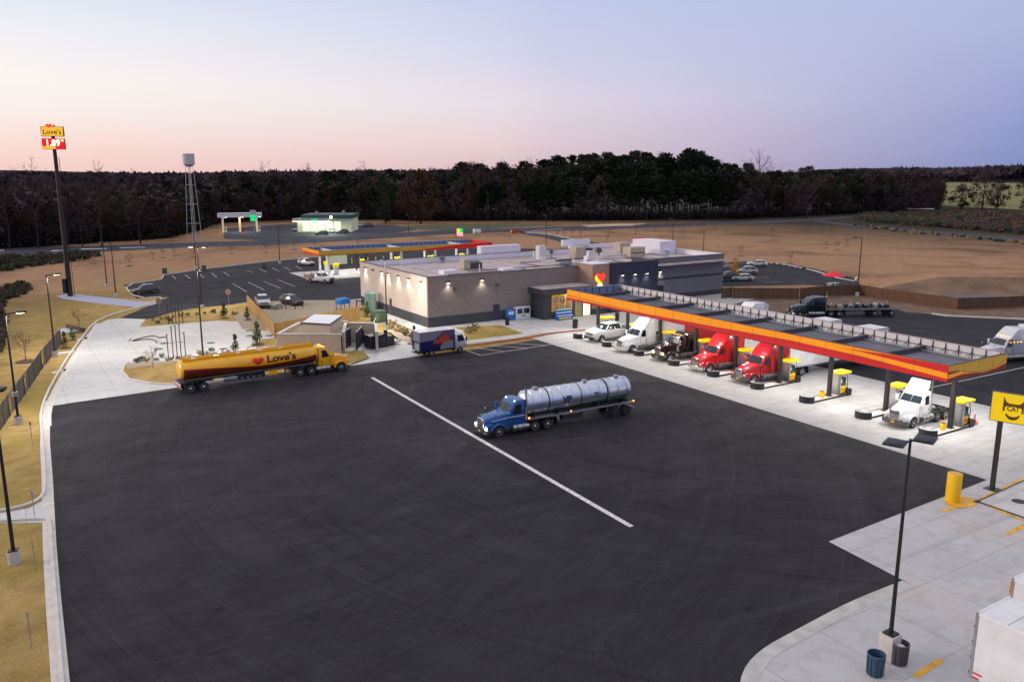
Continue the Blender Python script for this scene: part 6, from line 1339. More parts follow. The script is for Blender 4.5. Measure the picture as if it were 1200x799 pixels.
c = g(283, 272); t = thing('far_fuel_canopy', 'small white fuel canopy with three lit columns far across the highway', 'canopy', (*c, 0), AZ-R(90)+R(17)); k_ = c[1]/280
MB().box(-8, 7.6, -3, 3, 5.6, 7.0, 'canopyw').build('fascia', t); MB().box(-7.8, 7.4, -3.02, -3.001, 6.75, 6.95, 'greenfascia').build('fascia_band', t)
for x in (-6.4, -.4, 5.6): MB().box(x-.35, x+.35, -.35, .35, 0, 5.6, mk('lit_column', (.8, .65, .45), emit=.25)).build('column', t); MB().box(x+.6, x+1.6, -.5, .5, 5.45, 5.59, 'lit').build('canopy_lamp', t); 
for i, x in enumerate((-6.4, -.4, 5.6)):
    w = Matrix.Rotation(AZ-R(90)+R(17), 3, 'Z') @ Vector((x+.9, -.2, 0)); q = thing('fuel_pump', ['beige pump under the far white canopy, left', 'red trimmed pump under the middle of the far white canopy', 'beige pump under the far white canopy, right'][i], 'fuel pump', (c[0]+w.x, c[1]+w.y, 0), AZ-R(90)+R(17), 'pumps of the far station'); MB().box(-.4, .4, -.3, .3, 0, 1.9, 'redcar' if i == 1 else 'cream').build('cabinet', q, bevel=.02); MB().box(-.3, .3, -.32, -.301, 1.1, 1.7, 'glass').build('screen', q)
c = g(298, 277); t = thing('price_sign', 'white and green lit price sign at the far station', 'sign', (*c, 0), AZ-R(90)+R(15)); MB().box(-1, 1, -.2, .2, 5.2, 9.0, 'towerw').build('sign_box', t); MB().box(-.9, .9, -.22, -.201, 5.3, 7.4, 'pricegreen').build('price_panel', t); MB().cyl((0, 0, 0), (0, 0, 5.2), .2, None, 8, 'steel').build('post', t)
a_, b_ = Vector(g(349, 272)), Vector(g(412, 272)); d_ = b_-a_; t = thing('far_station_shop', 'brightly lit low station shop with dark green roof band across the highway', 'building', (a_.x, a_.y, 0), math.atan2(d_.y, d_.x)); W_ = d_.length
MB().box(0, W_, 0, 14, 0, 5.0, 'cream').build('wall', t); MB().box(W_*.08, W_*1.02, -1.0, 15, 5.0, 6.2, 'greenfascia').box(W_*.09, W_*1.01, -.8, 14.8, 6.201, 6.4, 'coping').box(-1, W_*.6, -3.5, 0, 4.2, 5.1, 'towerw').build('roof', t)
for k in range(5): u0 = .10+k*.145; MB().box(W_*u0, W_*(u0+.12), -.06, -.001, .5, 3.9, 'shopglow').build('window', t)
MB().box(-1, W_*.6, -3.3, -.2, 4.05, 4.15, mk('soft_lit_panel', (1, 1, .9), emit=3, ecol=(.9, 1, .75))).build('canopy_lamp', t); MB().box(W_*.3, W_*.42, -3.53, -3.501, 4.3, 5.0, 'pricegreen').build('green_sign', t); MB().box(W_*.62, W_*.66, -1.06, -1.001, 5.2, 5.9, 'lit').build('lit_sign', t)
MB().cyl((W_*.3, 6, 6.4), (W_*.3, 6, 7.4), .5, None, 8, 'steel').cyl((W_*.8, 7, 6.4), (W_*.8, 7, 7.6), .6, None, 8, 'steel').build('roof_vent', t)
c = g(539, 279); t = thing('price_sign', 'small lit red, yellow and green roadside sign beyond the canopy', 'sign', (*c, 0), AZ-R(90)); MB().box(-1.5, 1.5, -.2, .2, .8, 4.4, 'coping').build('sign_box', t); MB().box(-1.4, 0, -.22, -.201, 2.4, 4.3, mk('lit_yellow_panel', (1, .7, .05), emit=.8, ecol=(1, .6, .05))).box(.01, 1.4, -.22, -.201, 2.4, 4.3, 'pricegreen').box(-1.4, 1.4, -.22, -.201, .9, 2.38, mk('lit_pink_panel', (1, .2, .2), emit=1.6, ecol=(1, .25, .3))).build('price_panel', t); MB().cyl((0, 0, 0), (0, 0, .8), .2, None, 6, 'steel').build('post', t); t.scale = (.75, .75, .75)
for px, py in ((557, 275), (561, 275)): c = g(px, py); t = thing('cabinet_box', ['white roadside box, left of a pair', 'white roadside box, right of a pair'][px > 558], 'utility box', (*c, 0)); MB().box(-.7, .7, -.5, .5, 0, 2.0, 'white').build('cabinet', t, bevel=.05); MB().box(-.75, .75, -.55, .55, 2.0, 2.1, 'steel').build('lid', t)
for px, py in ((193, 320.5), (239, 317), (309, 314.5), (670, 300)):
    c = g(px, py); t = thing('utility_box', 'small dark green cabinet on the grass by the car lot', 'utility box', (*c, 0), 0, 'dark cabinets beside the car lot'); MB().box(-.45, .45, -.4, .4, 0, 1.1, 'green').build('cabinet', t, bevel=.03); MB().box(-.5, .5, -.45, .45, 1.1, 1.16, 'frame').build('lid', t)
c = g(1065, 248); t = thing('barn', 'low pale roofed shed far right below the wood', 'building', (*c, 0), AZ-R(90)-R(20)); MB().box(-12, 12, -4, 4, 0, 1.6, 'fenceb').build('wall', t); MB().prof([(-12.6, 1.6), (12.6, 1.6), (12.6, 1.8), (-12.6, 1.8)], 4.4, 'towerw').build('roof', t)
c = g(976, 336); t = thing('parasol', 'bright red parasol over a white table in the side lot', 'parasol', (*c, 0)); MB().cyl((0, 0, 0), (0, 0, 2.6), .05, None, 6, 'pole').build('pole', t); MB().lathe((0, 0, 2.2), (0, 0, 1), [(2.3, 0), (1.2, .5), (.03, .9)], 8, mk('parasol_red', (.75, .01, .03), .6)).build('canopy_cloth', t, smooth=0)
t = thing('garden_table', 'white table under the red parasol', 'table', (c[0]+.0, c[1], 0)); MB().box(-1.3, 1.3, -.6, .6, .70, .76, 'white').build('table_top', t); [MB().box(x-.04, x+.04, -.5, .5, 0, .7, 'white').build('leg', t) for x in (-1.1, 1.1)]
# signs seen from behind, marker posts
for px, py, lb in ((187.5, 369, 'pinkish back of a stop sign beside the drive'), (268.5, 357, 'pinkish back of a stop sign by the dog park lawn')):
    c = g(px, py); t = thing('stop_sign', lb, 'road sign', (*c, 0), AZ-R(90)); MB().box(-.04, .04, -.03, .03, 0, 2.6, 'steel').build('post', t); o = MB(); o.cyl((0, -.05, 2.2), (0, -.09, 2.2), .50, None, 8, 'signback'); o.build('sign_plate', t)
for px, py, col, lb in ((41, 608, (.35, .2, .6), 'thin marker post with a lilac tag beside the side path'), (42, 669, (.6, .5, .1), 'thin marker stake with a yellow tag below the side path'), (37, 760, (.4, .4, .35), 'thin grey marker stake near the bottom left lamp'), (38, 520, (.1, .08, .07), 'thin dark stake standing in the left verge grass')):
    c = g(px, py); t = thing('marker_post', lb, 'marker post', (*c, 0)); MB().cyl((0, 0, 0), (0, 0, 1.9), .022, None, 6, 'steel').build('post', t); MB().box(-.05, .05, -.015, .015, 1.6, 1.9, mk('tag_%02x' % px, col, .6)).build('tag', t)
c = g(78, 388); t = thing('outfall', 'white stone lined drain outfall in the grass by the fence end', 'drain', (*c, 0), R(20)); MB().plan([(-1.6, -2.2), (1.0, -1.6), (1.6, 2.2), (-.6, 1.4)], .05, .16, 'white').build('apron', t); MB().box(1.0, 1.5, -2.4, 2.4, .0, .5, 'mulch').build('headwall', t)
# ------------------------------------------------------------------ VEGETATION
rnd = random.Random(11)
def leafcloud(mb, n, cx, cy, cz, rx, ry, rz_, size, mat, shell=.55):
    for _ in range(n):
        while True:
            v = Vector((rnd.uniform(-1, 1), rnd.uniform(-1, 1), rnd.uniform(-1, 1)))
            if shell < v.length <= 1: break
        p = Vector((cx+v.x*rx, cy+v.y*ry, cz+v.z*rz_)); s = size*rnd.uniform(.6, 1.4)
        a = Vector((rnd.gauss(0, 1), rnd.gauss(0, 1), rnd.gauss(0, 1))).normalized(); b = a.orthogonal().normalized()*s*.6; a = a*s
        mb.add([p-a, p+b, p+a*.9, p-b], [(0, 1, 2, 3)], mat)
def pine_crown(h, base, r, mats, n=60, per=36):
    mb = MB()
    for k in range(n):
        u = rnd.random()**.8; z = base+(h-base)*u; rr_ = r*(1-.55*u**2.6)*rnd.uniform(.25, 1.0); a = rnd.uniform(0, 6.28); q = rnd.uniform(.8, 1.5)*r*.30
        leafcloud(mb, per, rr_*math.cos(a), rr_*math.sin(a), z, q, q, q*.62, .42, mats[rnd.random() < .45], .3)
    return mb
def trunk_mb(h, r, lean=.4, branches=10, start=.35):
    mb = MB(); p0 = Vector((0, 0, 0)); pts = [p0]
    for k in range(1, 6): pts.append(Vector((rnd.uniform(-lean, lean)*k/5, rnd.uniform(-lean, lean)*k/5, h*k/5)))
    for k, (a, b) in enumerate(zip(pts, pts[1:])): mb.cyl(a, b, r*(1-.17*k), r*(1-.17*(k+1)), 6, 'bark', False)
    for k in range(branches):
        u = start+(1-start)*rnd.random(); z = h*u; a = rnd.uniform(0, 6.28); L = h*.22*(1.25-u)
        mb.cyl((0, 0, z), (math.cos(a)*L, math.sin(a)*L, z+L*.6), r*.3*(1.2-u), .03, 4, 'bark', False)
    return mb
def twig_crown(h, r, n0=9, depth=4, mat='twig', th=.10, base=.3):
    mb = MB()
    def grow(p, d, L, t, k):
        q = p+d*L; w = d.orthogonal().normalized(); w2 = d.cross(w)
        mb.add([p+w*t, p-w*.5*t+w2*.87*t, p-w*.5*t-w2*.87*t, q], [(0, 1, 3), (1, 2, 3), (2, 0, 3)], mat)
        if k:
            for _ in range(3 if k > 1 else 4):
                nd = (d+Vector((rnd.gauss(0, .45), rnd.gauss(0, .45), rnd.gauss(.12, .3)))).normalized(); grow(p+d*L*rnd.uniform(.45, .95), nd, L*rnd.uniform(.5, .72), t*.62, k-1)
    for i in range(n0):
        a = rnd.uniform(0, 6.28); z = h*(base+(.75-base)*rnd.random()); up = rnd.uniform(.6, 1.3); grow(Vector((0, 0, z)), Vector((math.cos(a), math.sin(a), up)).normalized(), (h-z)*.52 if up > .9 else r*.62, th, depth)
    grow(Vector((0, 0, h*.62)), Vector((0, 0, 1)), h*.24, th, depth)
    return mb
def proto(mb, name): o = mb.build(name, recalc=False, smooth=0); me = o.data; bpy.data.objects.remove(o); return me
PINES = [(proto(trunk_mb(20, .28, .5, 9, .3), 'pine_trunk'), proto(pine_crown(h, b, r, ('pine', 'pineb')), 'pine_crown')) for h, b, r in ((22, 8.5, 4.2), (24, 10, 4.6), (20, 7, 4.0), (23, 12, 4.4))]
def hard(leaf, h=19, r=6):
    tr = proto(trunk_mb(h*.8, .26, .8, 8, .4), 'tree_trunk'); mb = twig_crown(h, r, 9, 4)
    if leaf:
        for _ in range(34): a = rnd.uniform(0, 6.28); q = rnd.random()**.5*r*.75; leafcloud(mb, 24, q*math.cos(a), q*math.sin(a), rnd.uniform(h*.38, h*.92), 1.5, 1.5, 1.2, .36, leaf, .2)
    return tr, proto(mb, 'tree_crown')
BARE = [hard(None, 19, 6), hard(None, 21, 6.5), hard(None, 17, 5.5)]
LEAFY = [hard('olive', 17, 5.5), hard('olive', 19, 6), hard('rustleaf', 16, 6)]
M['mauve'] = mk('mauve_twigs', (.055, .038, .040), .95, 0, .4, .4, spec=.05)
def cloudtree(h, r, mat, n=60):
    mb = MB()
    for k in range(n): u = rnd.random(); q = r*math.sin(math.pi*(.12+.83*u))*rnd.random()**.5; a = rnd.uniform(0, 6.28); leafcloud(mb, 26, q*math.cos(a), q*math.sin(a), h*(.10+.86*u), r*.2, r*.2, r*.2, .34, mat, .1)
    return (proto(trunk_mb(h*.8, .3, .5, 10, .2), 'tree_trunk'), proto(mb, 'tree_crown'))
CT = [cloudtree(17, 6.5, 'mauve', 80), cloudtree(14, 5.5, 'mauve', 60), cloudtree(15, 6, 'rustleaf', 90), cloudtree(17, 5.5, 'pine', 90)]
def plant(name, label, cat, group, protos, x, y, s, sz=1., z=0.):
    t = thing(name, label, cat, (x, y, z), rnd.uniform(0, 6.28), group); t.scale = (s, s, s*sz)
    for nm, me in (('trunk', protos[0]), ('crown', protos[1])): o = bpy.data.objects.new(nm, me); C.objects.link(o); o.parent = t
    return t
# front line of the wood in picture x : y of its foot, y of its top
foot = [(-150, 296), (0, 291), (60, 288), (200, 279), (240, 268), (262, 261), (340, 258), (450, 257.5), (500, 259), (600, 258.5), (680, 258.5), (760, 258), (860, 256.5), (930, 254), (1000, 250.5), (1060, 248.5), (1104, 247)]
top = [(-150, 205), (0, 207), (100, 208), (200, 207), (300, 202), (400, 199), (480, 196), (560, 189), (620, 185), (690, 178), (740, 174), (800, 175), (846, 183), (862, 194), (900, 196), (1000, 196), (1050, 200), (1104, 207)]
kindmix = [(-150, .10, .25), (60, .05, .2), (180, .15, .3), (330, .45, .25), (420, .5, .2), (500, .35, .3), (600, .45, .2), (660, .8, .1), (845, .9, .05), (870, .35, .15), (940, .55, .15), (1010, .6, .1), (1060, .15, .35), (1104, .1, .3)]
def mixat(x):
    for (a, p0, l0), (b, p1, l1) in zip(kindmix, kindmix[1:]):
        if x <= b: t = (x-a)/(b-a); return p0+(p1-p0)*t, l0+(l1-l0)*t
    return kindmix[-1][1:]
def dist(x, y): a = g(x, y); return math.hypot(a[0], a[1])
count = 0
for row in range(5):
    x = -60+row*3
    while x < 1102:
        fy = lerp(foot, x); ty = lerp(top, x); 
        fyr = fy-(fy-226)*[0, .10, .21, .33, .45][row]*.8
        gx, gy = g(x, fyr); D = math.hypot(gx, gy)
        full = (fyr-ty)/(fyr-HOR)*CAMH if fyr > HOR+2 else 20
        want = full*[.64, .77, .87, .93, .96][row]*rnd.uniform(.91, 1.02)
        pp, ll = mixat(x); r = rnd.random(); 
        if r < pp: pr = rnd.choice(PINES); nm, lb, cat, gr, h0 = 'pine_tree', 'dark pine standing in the wood across the road', 'tree', 'pines of the wood', 22.5
        elif row < 3 and r > .72: pr = rnd.choice(CT[:2]); nm, lb, cat, gr, h0 = 'twiggy_tree', 'round crowned mauve grey tree at the edge of the wood', 'tree', 'twiggy trees of the wood', 15.5
        elif r < pp+ll: pr = rnd.choice(LEAFY); nm, lb, cat, gr, h0 = 'oak_tree', 'brownish broadleaf tree still holding leaves in the wood', 'tree', 'leafy trees of the wood', 17.5
        else: pr = rnd.choice(BARE); nm, lb, cat, gr, h0 = 'bare_tree', 'leafless grey tree standing in the wood across the road', 'tree', 'bare trees of the wood', 19.5
        s = max(.5, min(1.9, want/h0))
        plant(nm, lb, cat, gr, pr, gx, gy, s); count += 1
        stepx = (6.2 if row < 3 else 7.5)*max(.75, s)*F/ D*.74
        x += stepx*rnd.uniform(.75, 1.25)
flat('woodland_floor', ccw(gp([(x, y-.6) for x, y in foot]+[(1104, 216), (600, 214), (-150, 216)])), .04, mk('woodland_floor', (.022, .017, .014), .95, 0, .4, .1))
M['woodleft'] = mk('wood_left_brown', (.068, .050, .050), .95, 0, .4, .1, spec=.05)
# the mass of the wood behind as one
def wood_mass(name, xs, y0, y1, hgt, n, mat2, seedpts, card=1.3, zb=0):
    mb = MB()
    for _ in range(n):
        x = rnd.uniform(*xs); fy = y0(x); yy = fy-(fy-y1(x))*rnd.random(); a = g(x, yy); h = hgt(x, yy)*rnd.uniform(.8, 1.0)
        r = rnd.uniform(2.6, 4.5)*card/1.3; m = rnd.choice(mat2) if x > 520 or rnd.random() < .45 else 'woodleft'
        leafcloud(mb, 26, a[0], a[1], h*.55, r, r, h*.45, card, m, .45)
    return tag(mb.build(name, recalc=False, smooth=0), kind='stuff')
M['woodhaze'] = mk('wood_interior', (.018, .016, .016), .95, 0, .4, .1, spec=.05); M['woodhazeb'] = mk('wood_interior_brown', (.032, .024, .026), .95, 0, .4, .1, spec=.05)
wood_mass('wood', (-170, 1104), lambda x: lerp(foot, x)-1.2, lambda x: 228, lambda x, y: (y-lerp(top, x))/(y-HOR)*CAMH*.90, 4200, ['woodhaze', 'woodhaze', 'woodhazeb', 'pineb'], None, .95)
M['ridgea'] = mk('far_wood_dark', (.022, .020, .030), .95, 0, .5, .02, spec=.05); M['ridgeb'] = mk('far_wood_brown', (.05, .034, .042), .95, 0, .4, .02, spec=.05)
# distant woods beyond: a band of crowns out to the skyline
def ridge(name, xs, ybase, ytop, n, mats, zoff=0):
    mb = MB()
    for _ in range(n):
        x = rnd.uniform(*xs); yb = ybase(x)-rnd.random()**.6*(ybase(x)-(HOR+6)); a = g(x, yb); D = math.hypot(*a)
        h = (yb-ytop(x))/(yb-HOR)*CAMH*rnd.uniform(.84, 1.0); r = D*.006+3
        leafcloud(mb, 16, a[0], a[1], h*.6, r, r, h*.4, D*.0042+1.0, rnd.choice(mats), .4)
    return tag(mb.build(name, recalc=False, smooth=0), kind='stuff')
ridge('distant_woods', (-200, 640), lambda x: 225, lambda x: 204.5 if x < 250 else 203-(x-250)*.012, 1300, ['ridgea', 'ridgeb', 'ridgeb'])
ridge('distant_woods', (1000, 1420), lambda x: 213.5, lambda x: lerp([(1000, 200), (1060, 198), (1110, 199), (1180, 195.5), (1420, 195)], x), 1500, ['ridgea', 'ridgeb'])
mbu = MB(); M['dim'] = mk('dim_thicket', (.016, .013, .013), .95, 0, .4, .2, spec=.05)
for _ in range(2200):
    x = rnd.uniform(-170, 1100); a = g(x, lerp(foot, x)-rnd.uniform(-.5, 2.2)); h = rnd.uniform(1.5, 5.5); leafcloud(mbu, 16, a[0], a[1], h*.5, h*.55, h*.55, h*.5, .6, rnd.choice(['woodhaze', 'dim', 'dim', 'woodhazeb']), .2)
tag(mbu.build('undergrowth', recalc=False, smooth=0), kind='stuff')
# far hills as terrain under the skyline
mb = MB(); prev = None
for i in range(161):
    a = R(-10)+R(150)*i/160; ring = []
    for D, z in ((2300, 0), (2700, 10), (3600, 20+5*math.sin(i*.31)+4*math.sin(i*.11+2)+(8 if a < R(38) else 0)), (4800, 12)): ring.append((D*math.cos(a), D*math.sin(a), z))
    if prev:
        for k in range(3): mb.quad(prev[k], prev[k+1], ring[k+1], ring[k], 'ridgea')
    prev = ring
struct(mb, 'hills', recalc=False)
# single trees one can pick out
def single(name, label, protos, px, py, h, h0, cat='tree', sxy=1.): 
    t = plant(name, label, cat, None, protos, *g(px, py), h/h0); t.scale = (h/h0*sxy, h/h0*sxy, h/h0); return t
for px, py, h, lb in ((45, 291, 25, 'thin leafless tree over the skyline left of the pylon'), (165, 286, 22, 'leafless tree just left of the water tower'), (310, 259, 27, 'leafless tree rising behind the small far canopy'), (365, 258, 26, 'leafless tree rising behind the far station shop'), (430, 258, 27, 'leafless tree rising over the wood right of the far station'), (560, 259, 27, 'leafless tree topping the wood at its first rise'), (622, 258, 29, 'pale leafless tree on the shoulder of the pine mass')):
    single('bare_tree', lb, BARE[int(px) % 3], px, py, h, (19, 21, 17)[int(px) % 3], sxy=.8)
single('oak_tree', 'rounded rust brown tree at the edge of the wood right of the far station', CT[2], 493, 262, 23, 15, sxy=1.0)
single('pine_tree', 'dark bushy evergreen at the wood edge left of the rust brown tree', CT[3], 452, 262, 19, 17)
single('bare_tree', 'tall spreading leafless tree rising over the left skyline', BARE[0], 120, 290, 24, 19); single('bare_tree', 'slim leafless tree poking above the left skyline', BARE[2], 97, 289, 22, 17, sxy=.6)
single('bare_tree', 'clump topped leafless tree at the far left skyline', BARE[1], 12, 293, 22, 21); single('bare_tree', 'tall leafless tree above the wood right of the pines', BARE[1], 886, 254.5, 33, 21)
single('bare_tree', 'wide grey leafless tree before the dark pines of the right wood', BARE[0], 945, 256, 24, 19, sxy=1.2); single('bare_tree', 'leafless tree standing alone in the far right pasture', CT[1], 1126, 245, 15, 14, sxy=1.3)
single('oak_tree', 'large grey tree between pasture and road near the right edge', CT[0], 1151, 245.5, 24, 17, sxy=1.1); single('oak_tree', 'smaller tree left of the large grey pasture tree', CT[1], 1168, 245, 17, 14, sxy=1.1)
single('pine_tree', 'dark tree cut by the right edge of the photo beyond the pasture', CT[3], 1204, 247, 21, 17, sxy=1.2)
# scrub by the right road, left scrub
def scrub(name, pts, n, size, h, mats, kind='stuff', lab=None, per=14):
    mb = MB(); xs = [p[0] for p in pts]; ys = [p[1] for p in pts]; P = gp(pts)
    def inside(x, y):
        c = False
        for (x0, y0), (x1, y1) in zip(P, P[1:]+P[:1]):
            if (y0 > y) != (y1 > y) and x < (x1-x0)*(y-y0)/(y1-y0)+x0: c = not c
        return c
    X = [p[0] for p in P]; Y = [p[1] for p in P]; k = 0
    while k < n:
        x, y = rnd.uniform(min(X), max(X)), rnd.uniform(min(Y), max(Y))
        if inside(x, y): leafcloud(mb, per, x, y, h*.5*rnd.uniform(.5, 1), h*.7, h*.7, h*.5, size, rnd.choice(mats), .2); k += 1
    return tag(mb.build(name, recalc=False, smooth=0), kind=kind)
M['rustscrub'] = mk('rust_scrub', (.085, .042, .030), .95, 0, .4, .5); M['greenscrub'] = mk('green_scrub', (.022, .035, .016), .95, 0, .4, .5)
scrub('brush', [(1010, 252), (1210, 250), (1400, 250), (1400, 282), (1210, 276), (1130, 269), (1060, 263), (1000, 258)], 1300, .9, 2.4, ['rustscrub', 'scrub', 'scrub', 'greenscrub'])
scrub('brush', [(1010, 260), (1060, 264), (1130, 269), (1230, 278), (1230, 274), (1130, 264), (1030, 257)], 260, .7, 2.6, ['greenscrub', 'scrub'])
scrub('brush', [(-120, 352), (0, 338), (28, 332), (38, 337), (30, 345), (10, 352), (2, 362), (8, 380), (6, 395), (0, 415), (-60, 460), (-160, 460)], 1100, .30, .9, ['scrub', 'scrub', 'rustscrub', 'greenscrub'], per=18)
scrub('brush', [(-120, 316), (0, 302.5), (60, 300), (110, 296.5), (120, 301), (70, 309), (30, 314), (0, 320), (-120, 340)], 600, .45, 1.3, ['greenscrub', 'scrub', 'olive'])
scrub('brush', [(1000, 262), (1060, 270), (1130, 277), (1230, 288), (1230, 290), (1120, 278), (1050, 272), (1000, 265)], 80, .5, .8, ['shrubtan', 'greenscrub'])
# saplings in the grass, each with its mulch disc
SAPB = (proto(MB().cyl((0, 0, 0), (0, 0, 1.9), .035, .015, 5, 'saptwig', False), 'sapling_trunk'), proto(twig_crown(2.6, .9, 10, 3, 'saptwig', .022, .25), 'sapling_crown'))
def smallever():
    mb = MB()
    for k in range(26): u = rnd.random(); leafcloud(mb, 20, rnd.gauss(0, .22*(1.1-u)), rnd.gauss(0, .22*(1.1-u)), .35+2.1*u, .36*(1.15-u)+.08, .36*(1.15-u)+.08, .25, .12, 'shrub', .2)
    return mb
SAPE = (proto(MB().cyl((0, 0, 0), (0, 0, 2.2), .05, .02, 5, 'bark', False), 'sapling_trunk'), proto(smallever(), 'sapling_crown'))
def smallyellow():
    mb = MB()
    for k in range(24): leafcloud(mb, 16, rnd.gauss(0, .4), rnd.gauss(0, .4), rnd.uniform(1.0, 3.1), .4, .4, .35, .14, 'yleaf', .2)
    return mb
MULCH = MB(); MULCH.cyl((0, 0, .0), (0, 0, .09), .75, .6, 12, 'mulch'); MULCH = proto(MULCH, 'mulch_ring')
def sapling(px, py, h=2.4, kind='bare', label=None, group='bare saplings planted in the brown fields'):
    pr, h0, nm = {'bare': (SAPB, 2.6, 'sapling'), 'ever': (SAPE, 2.5, 'evergreen_sapling')}[kind]
    t = plant(nm, label or 'small leafless sapling on a dark mulch ring in the brown field', 'sapling', None if label else group, pr, *g(px, py), h/h0*(.85 if kind == 'ever' else 1))
    o = bpy.data.objects.new('mulch_ring', MULCH); C.objects.link(o); o.parent = t; return t
for px, py in [(110, 309), (179, 304), (191, 302), (205, 300), (152, 312), (226, 301), (271, 297), (312, 296), (345, 293), (368, 291), (420, 289), (535, 283), (592, 277), (597, 277), (648, 281), (653, 279), (661, 279), (671, 278), (680, 280), (712, 284), (713, 276), (718, 273), (747, 271), (755, 270), (768, 270), (838, 268), (820, 270), (761, 285), (868, 300), (926, 309), (940, 271), (947, 272), (963, 274), (974, 276), (992, 288), (981, 293), (968, 291), (800, 276), (786, 274), (850, 276), (905, 276)]:
    sapling(px, py, rnd.uniform(2.2, 3.4))
sapling(93.5, 389, 3.6, 'bare', 'reddish leafless sapling beside the white drain outfall'); sapling(30.5, 424, 4.0, 'bare', 'grey leafless sapling in the grass left of the chain link fence')
sapling(179.5, 433, 2.9, 'bare', 'reddish sapling on a mulch mound in the island lawn'); sapling(866-6, 315, 3.0, 'bare', 'bare sapling beside the side lot kerb')
for px, py, h, lb in ((85, 398.5, 2.2, 'small green conifer right of the white drain outfall'), (76.5, 408, 2.6, 'small green conifer touching the chain link fence end'), (263, 373, 2.9, 'small green conifer at the head of the pale tank pad'), (290, 375, 2.4, 'bushy green conifer below the tan fence corner'), (302, 404, 3.6, 'tallest green conifer beside the round tank lids'), (276.5, 415, 3.0, 'green conifer just above the yellow tanker'), (430.5, 371, 2.8, 'green conifer before the pale teal cabinet'), (485.5, 399, 2.4, 'dark round shrub at the shop corner planting')):
    sapling(px, py, h, 'ever', lb)
t = plant('yellow_tree', 'bright yellow leaved young tree beside the slate end of the shop', 'tree', None, (SAPE[0], proto(smallyellow(), 'sapling_crown')), *g(861, 326), 1.15)
# low shrubs
def bush(mat, r=.45):
    mb = MB()
    for k in range(7): leafcloud(mb, 22, rnd.gauss(0, r*.5), rnd.gauss(0, r*.5), rnd.uniform(.15, .5), r*.6, r*.6, .28, .11, mat, .1)
    return proto(mb, 'shrub')
BG, BT = bush('shrub'), bush('shrubtan')
def shrubs(pts, meshes, lb, grp, s=1.):
    for px, py in pts:
        o = bpy.data.objects.new('shrub', rnd.choice(meshes)); C.objects.link(o); o.location = (*g(px, py), .05); k = s*rnd.uniform(.42, .85); o.scale = (k, k, k*rnd.uniform(.8, 1.2)); o.rotation_euler = (0, 0, rnd.uniform(0, 6)); tag(o, lb, 'shrub', grp)
shrubs([(165, 423), (172, 424), (183, 423), (190, 419), (197, 424), (201, 422), (215, 421), (221, 419), (228, 420), (234, 417), (243, 419), (252, 417), (248, 412), (265, 416), (160, 425), (209, 421)], [BG, BT], 'low shrub on the gravel edge of the tank pad', 'shrubs along the tank pad')
shrubs([(456, 383), (460, 385), (464, 387), (468, 389), (472, 391), (476, 393), (480, 395), (460, 381), (466, 384), (471, 387), (476, 389), (484, 394), (490, 399)], [BT, BT, BG], 'dry tan shrub in the gravel bed beside the shop', 'shrubs beside the shop', 1.25)
shrubs([(180, 376), (188, 374.5), (196, 374), (204, 372), (212, 371), (220, 370), (231, 369), (240, 368), (250, 367), (275, 369), (185, 379), (199, 377)], [BT, BG], 'small tan shrub on the lawn strip above the tank pad', 'shrubs on the lawn strip')
shrubs([(550, 386), (556, 388), (560, 385), (549, 391), (556, 383)], [BT], 'pale dry shrub in the grass before the shop front', 'shrubs before the shop front', 1.2)
shrubs([(900, 309), (907, 310), (914, 311), (921, 312.5), (928, 313.5), (935, 314.5), (942, 316), (1000, 341), (1018, 343)], [BG], 'dark shrub in the row along the side lot kerb', 'shrubs along the side lot')
# ------------------------------------------------------------------ LIGHT
def area(name, loc, size, power, col=(1, .97, .90), rot=(0, 0, 0), sy=None, spread=None):
    l = bpy.data.lights.new(name, 'AREA'); l.energy = power; l.color = col; l.size = size
    if sy: l.shape = 'RECTANGLE'; l.size_y = sy
    if spread: l.spread = spread
    o = bpy.data.objects.new(name, l); C.objects.link(o); o.location = loc; o.rotation_euler = rot; return o
for x, y in lampspots: area('canopy_light', (x, y, KZ0-.06), .5, 215, (1, .97, .92))
for q in LAMPS: area('pole_light', q, .5, 900, (1, .95, .86))
for k in range(6):
    for y in (CY0+2.5, CY1-2.5): area('canopy_light', (CX0+4.7+k*8.6, y, 4.4), .6, 330, (1, .98, .90))
for x, y, z, s in WL:
    l = bpy.data.lights.new('wall_light', 'SPOT'); l.energy = 240; l.color = (1, .94, .78); l.spot_size = R(120); l.spot_blend = .8; l.shadow_soft_size = .08
    o = bpy.data.objects.new('wall_light', l); C.objects.link(o)
    o.location = (x, y-.32, z-.06) if s == 'front' else (x-.32, y, z-.06); l.energy = 240 if s == 'front' else 420; o.rotation_euler = (R(-12), 0, 0) if s == 'front' else (0, R(12), 0)
q = g(453.5, 386); area('pole_light', (q[0]-1.2, q[1]-1.0, 9.9), .5, 1700, (1, .96, .84)); area('vestibule_light', (74, 100.2, 3.8), 1.2, 60, (1, .85, .6)); 
c = g(350, 272); d_ = Vector(g(380, 274)); area('station_light', (d_.x, d_.y-3, 4.0), 10, 1900, (.85, 1, .7)); c = g(283, 272); area('station_light', (c[0], c[1], 5.4), 8, 700, (1, .95, .75))
def spot(loc, tgt, e, size, col):
    l = bpy.data.lights.new('headlamp_beam', 'SPOT'); l.energy = e; l.spot_size = R(size); l.spot_blend = .9; l.color = col; l.shadow_soft_size = .05
    o = bpy.data.objects.new('headlamp_beam', l); C.objects.link(o); o.location = loc; o.rotation_euler = (Vector(tgt)-Vector(loc)).to_track_quat('-Z', 'Y').to_euler()
mw = Matrix.Translation(bt.location) @ Matrix.Rotation(bt.rotation_euler.z, 4, 'Z')
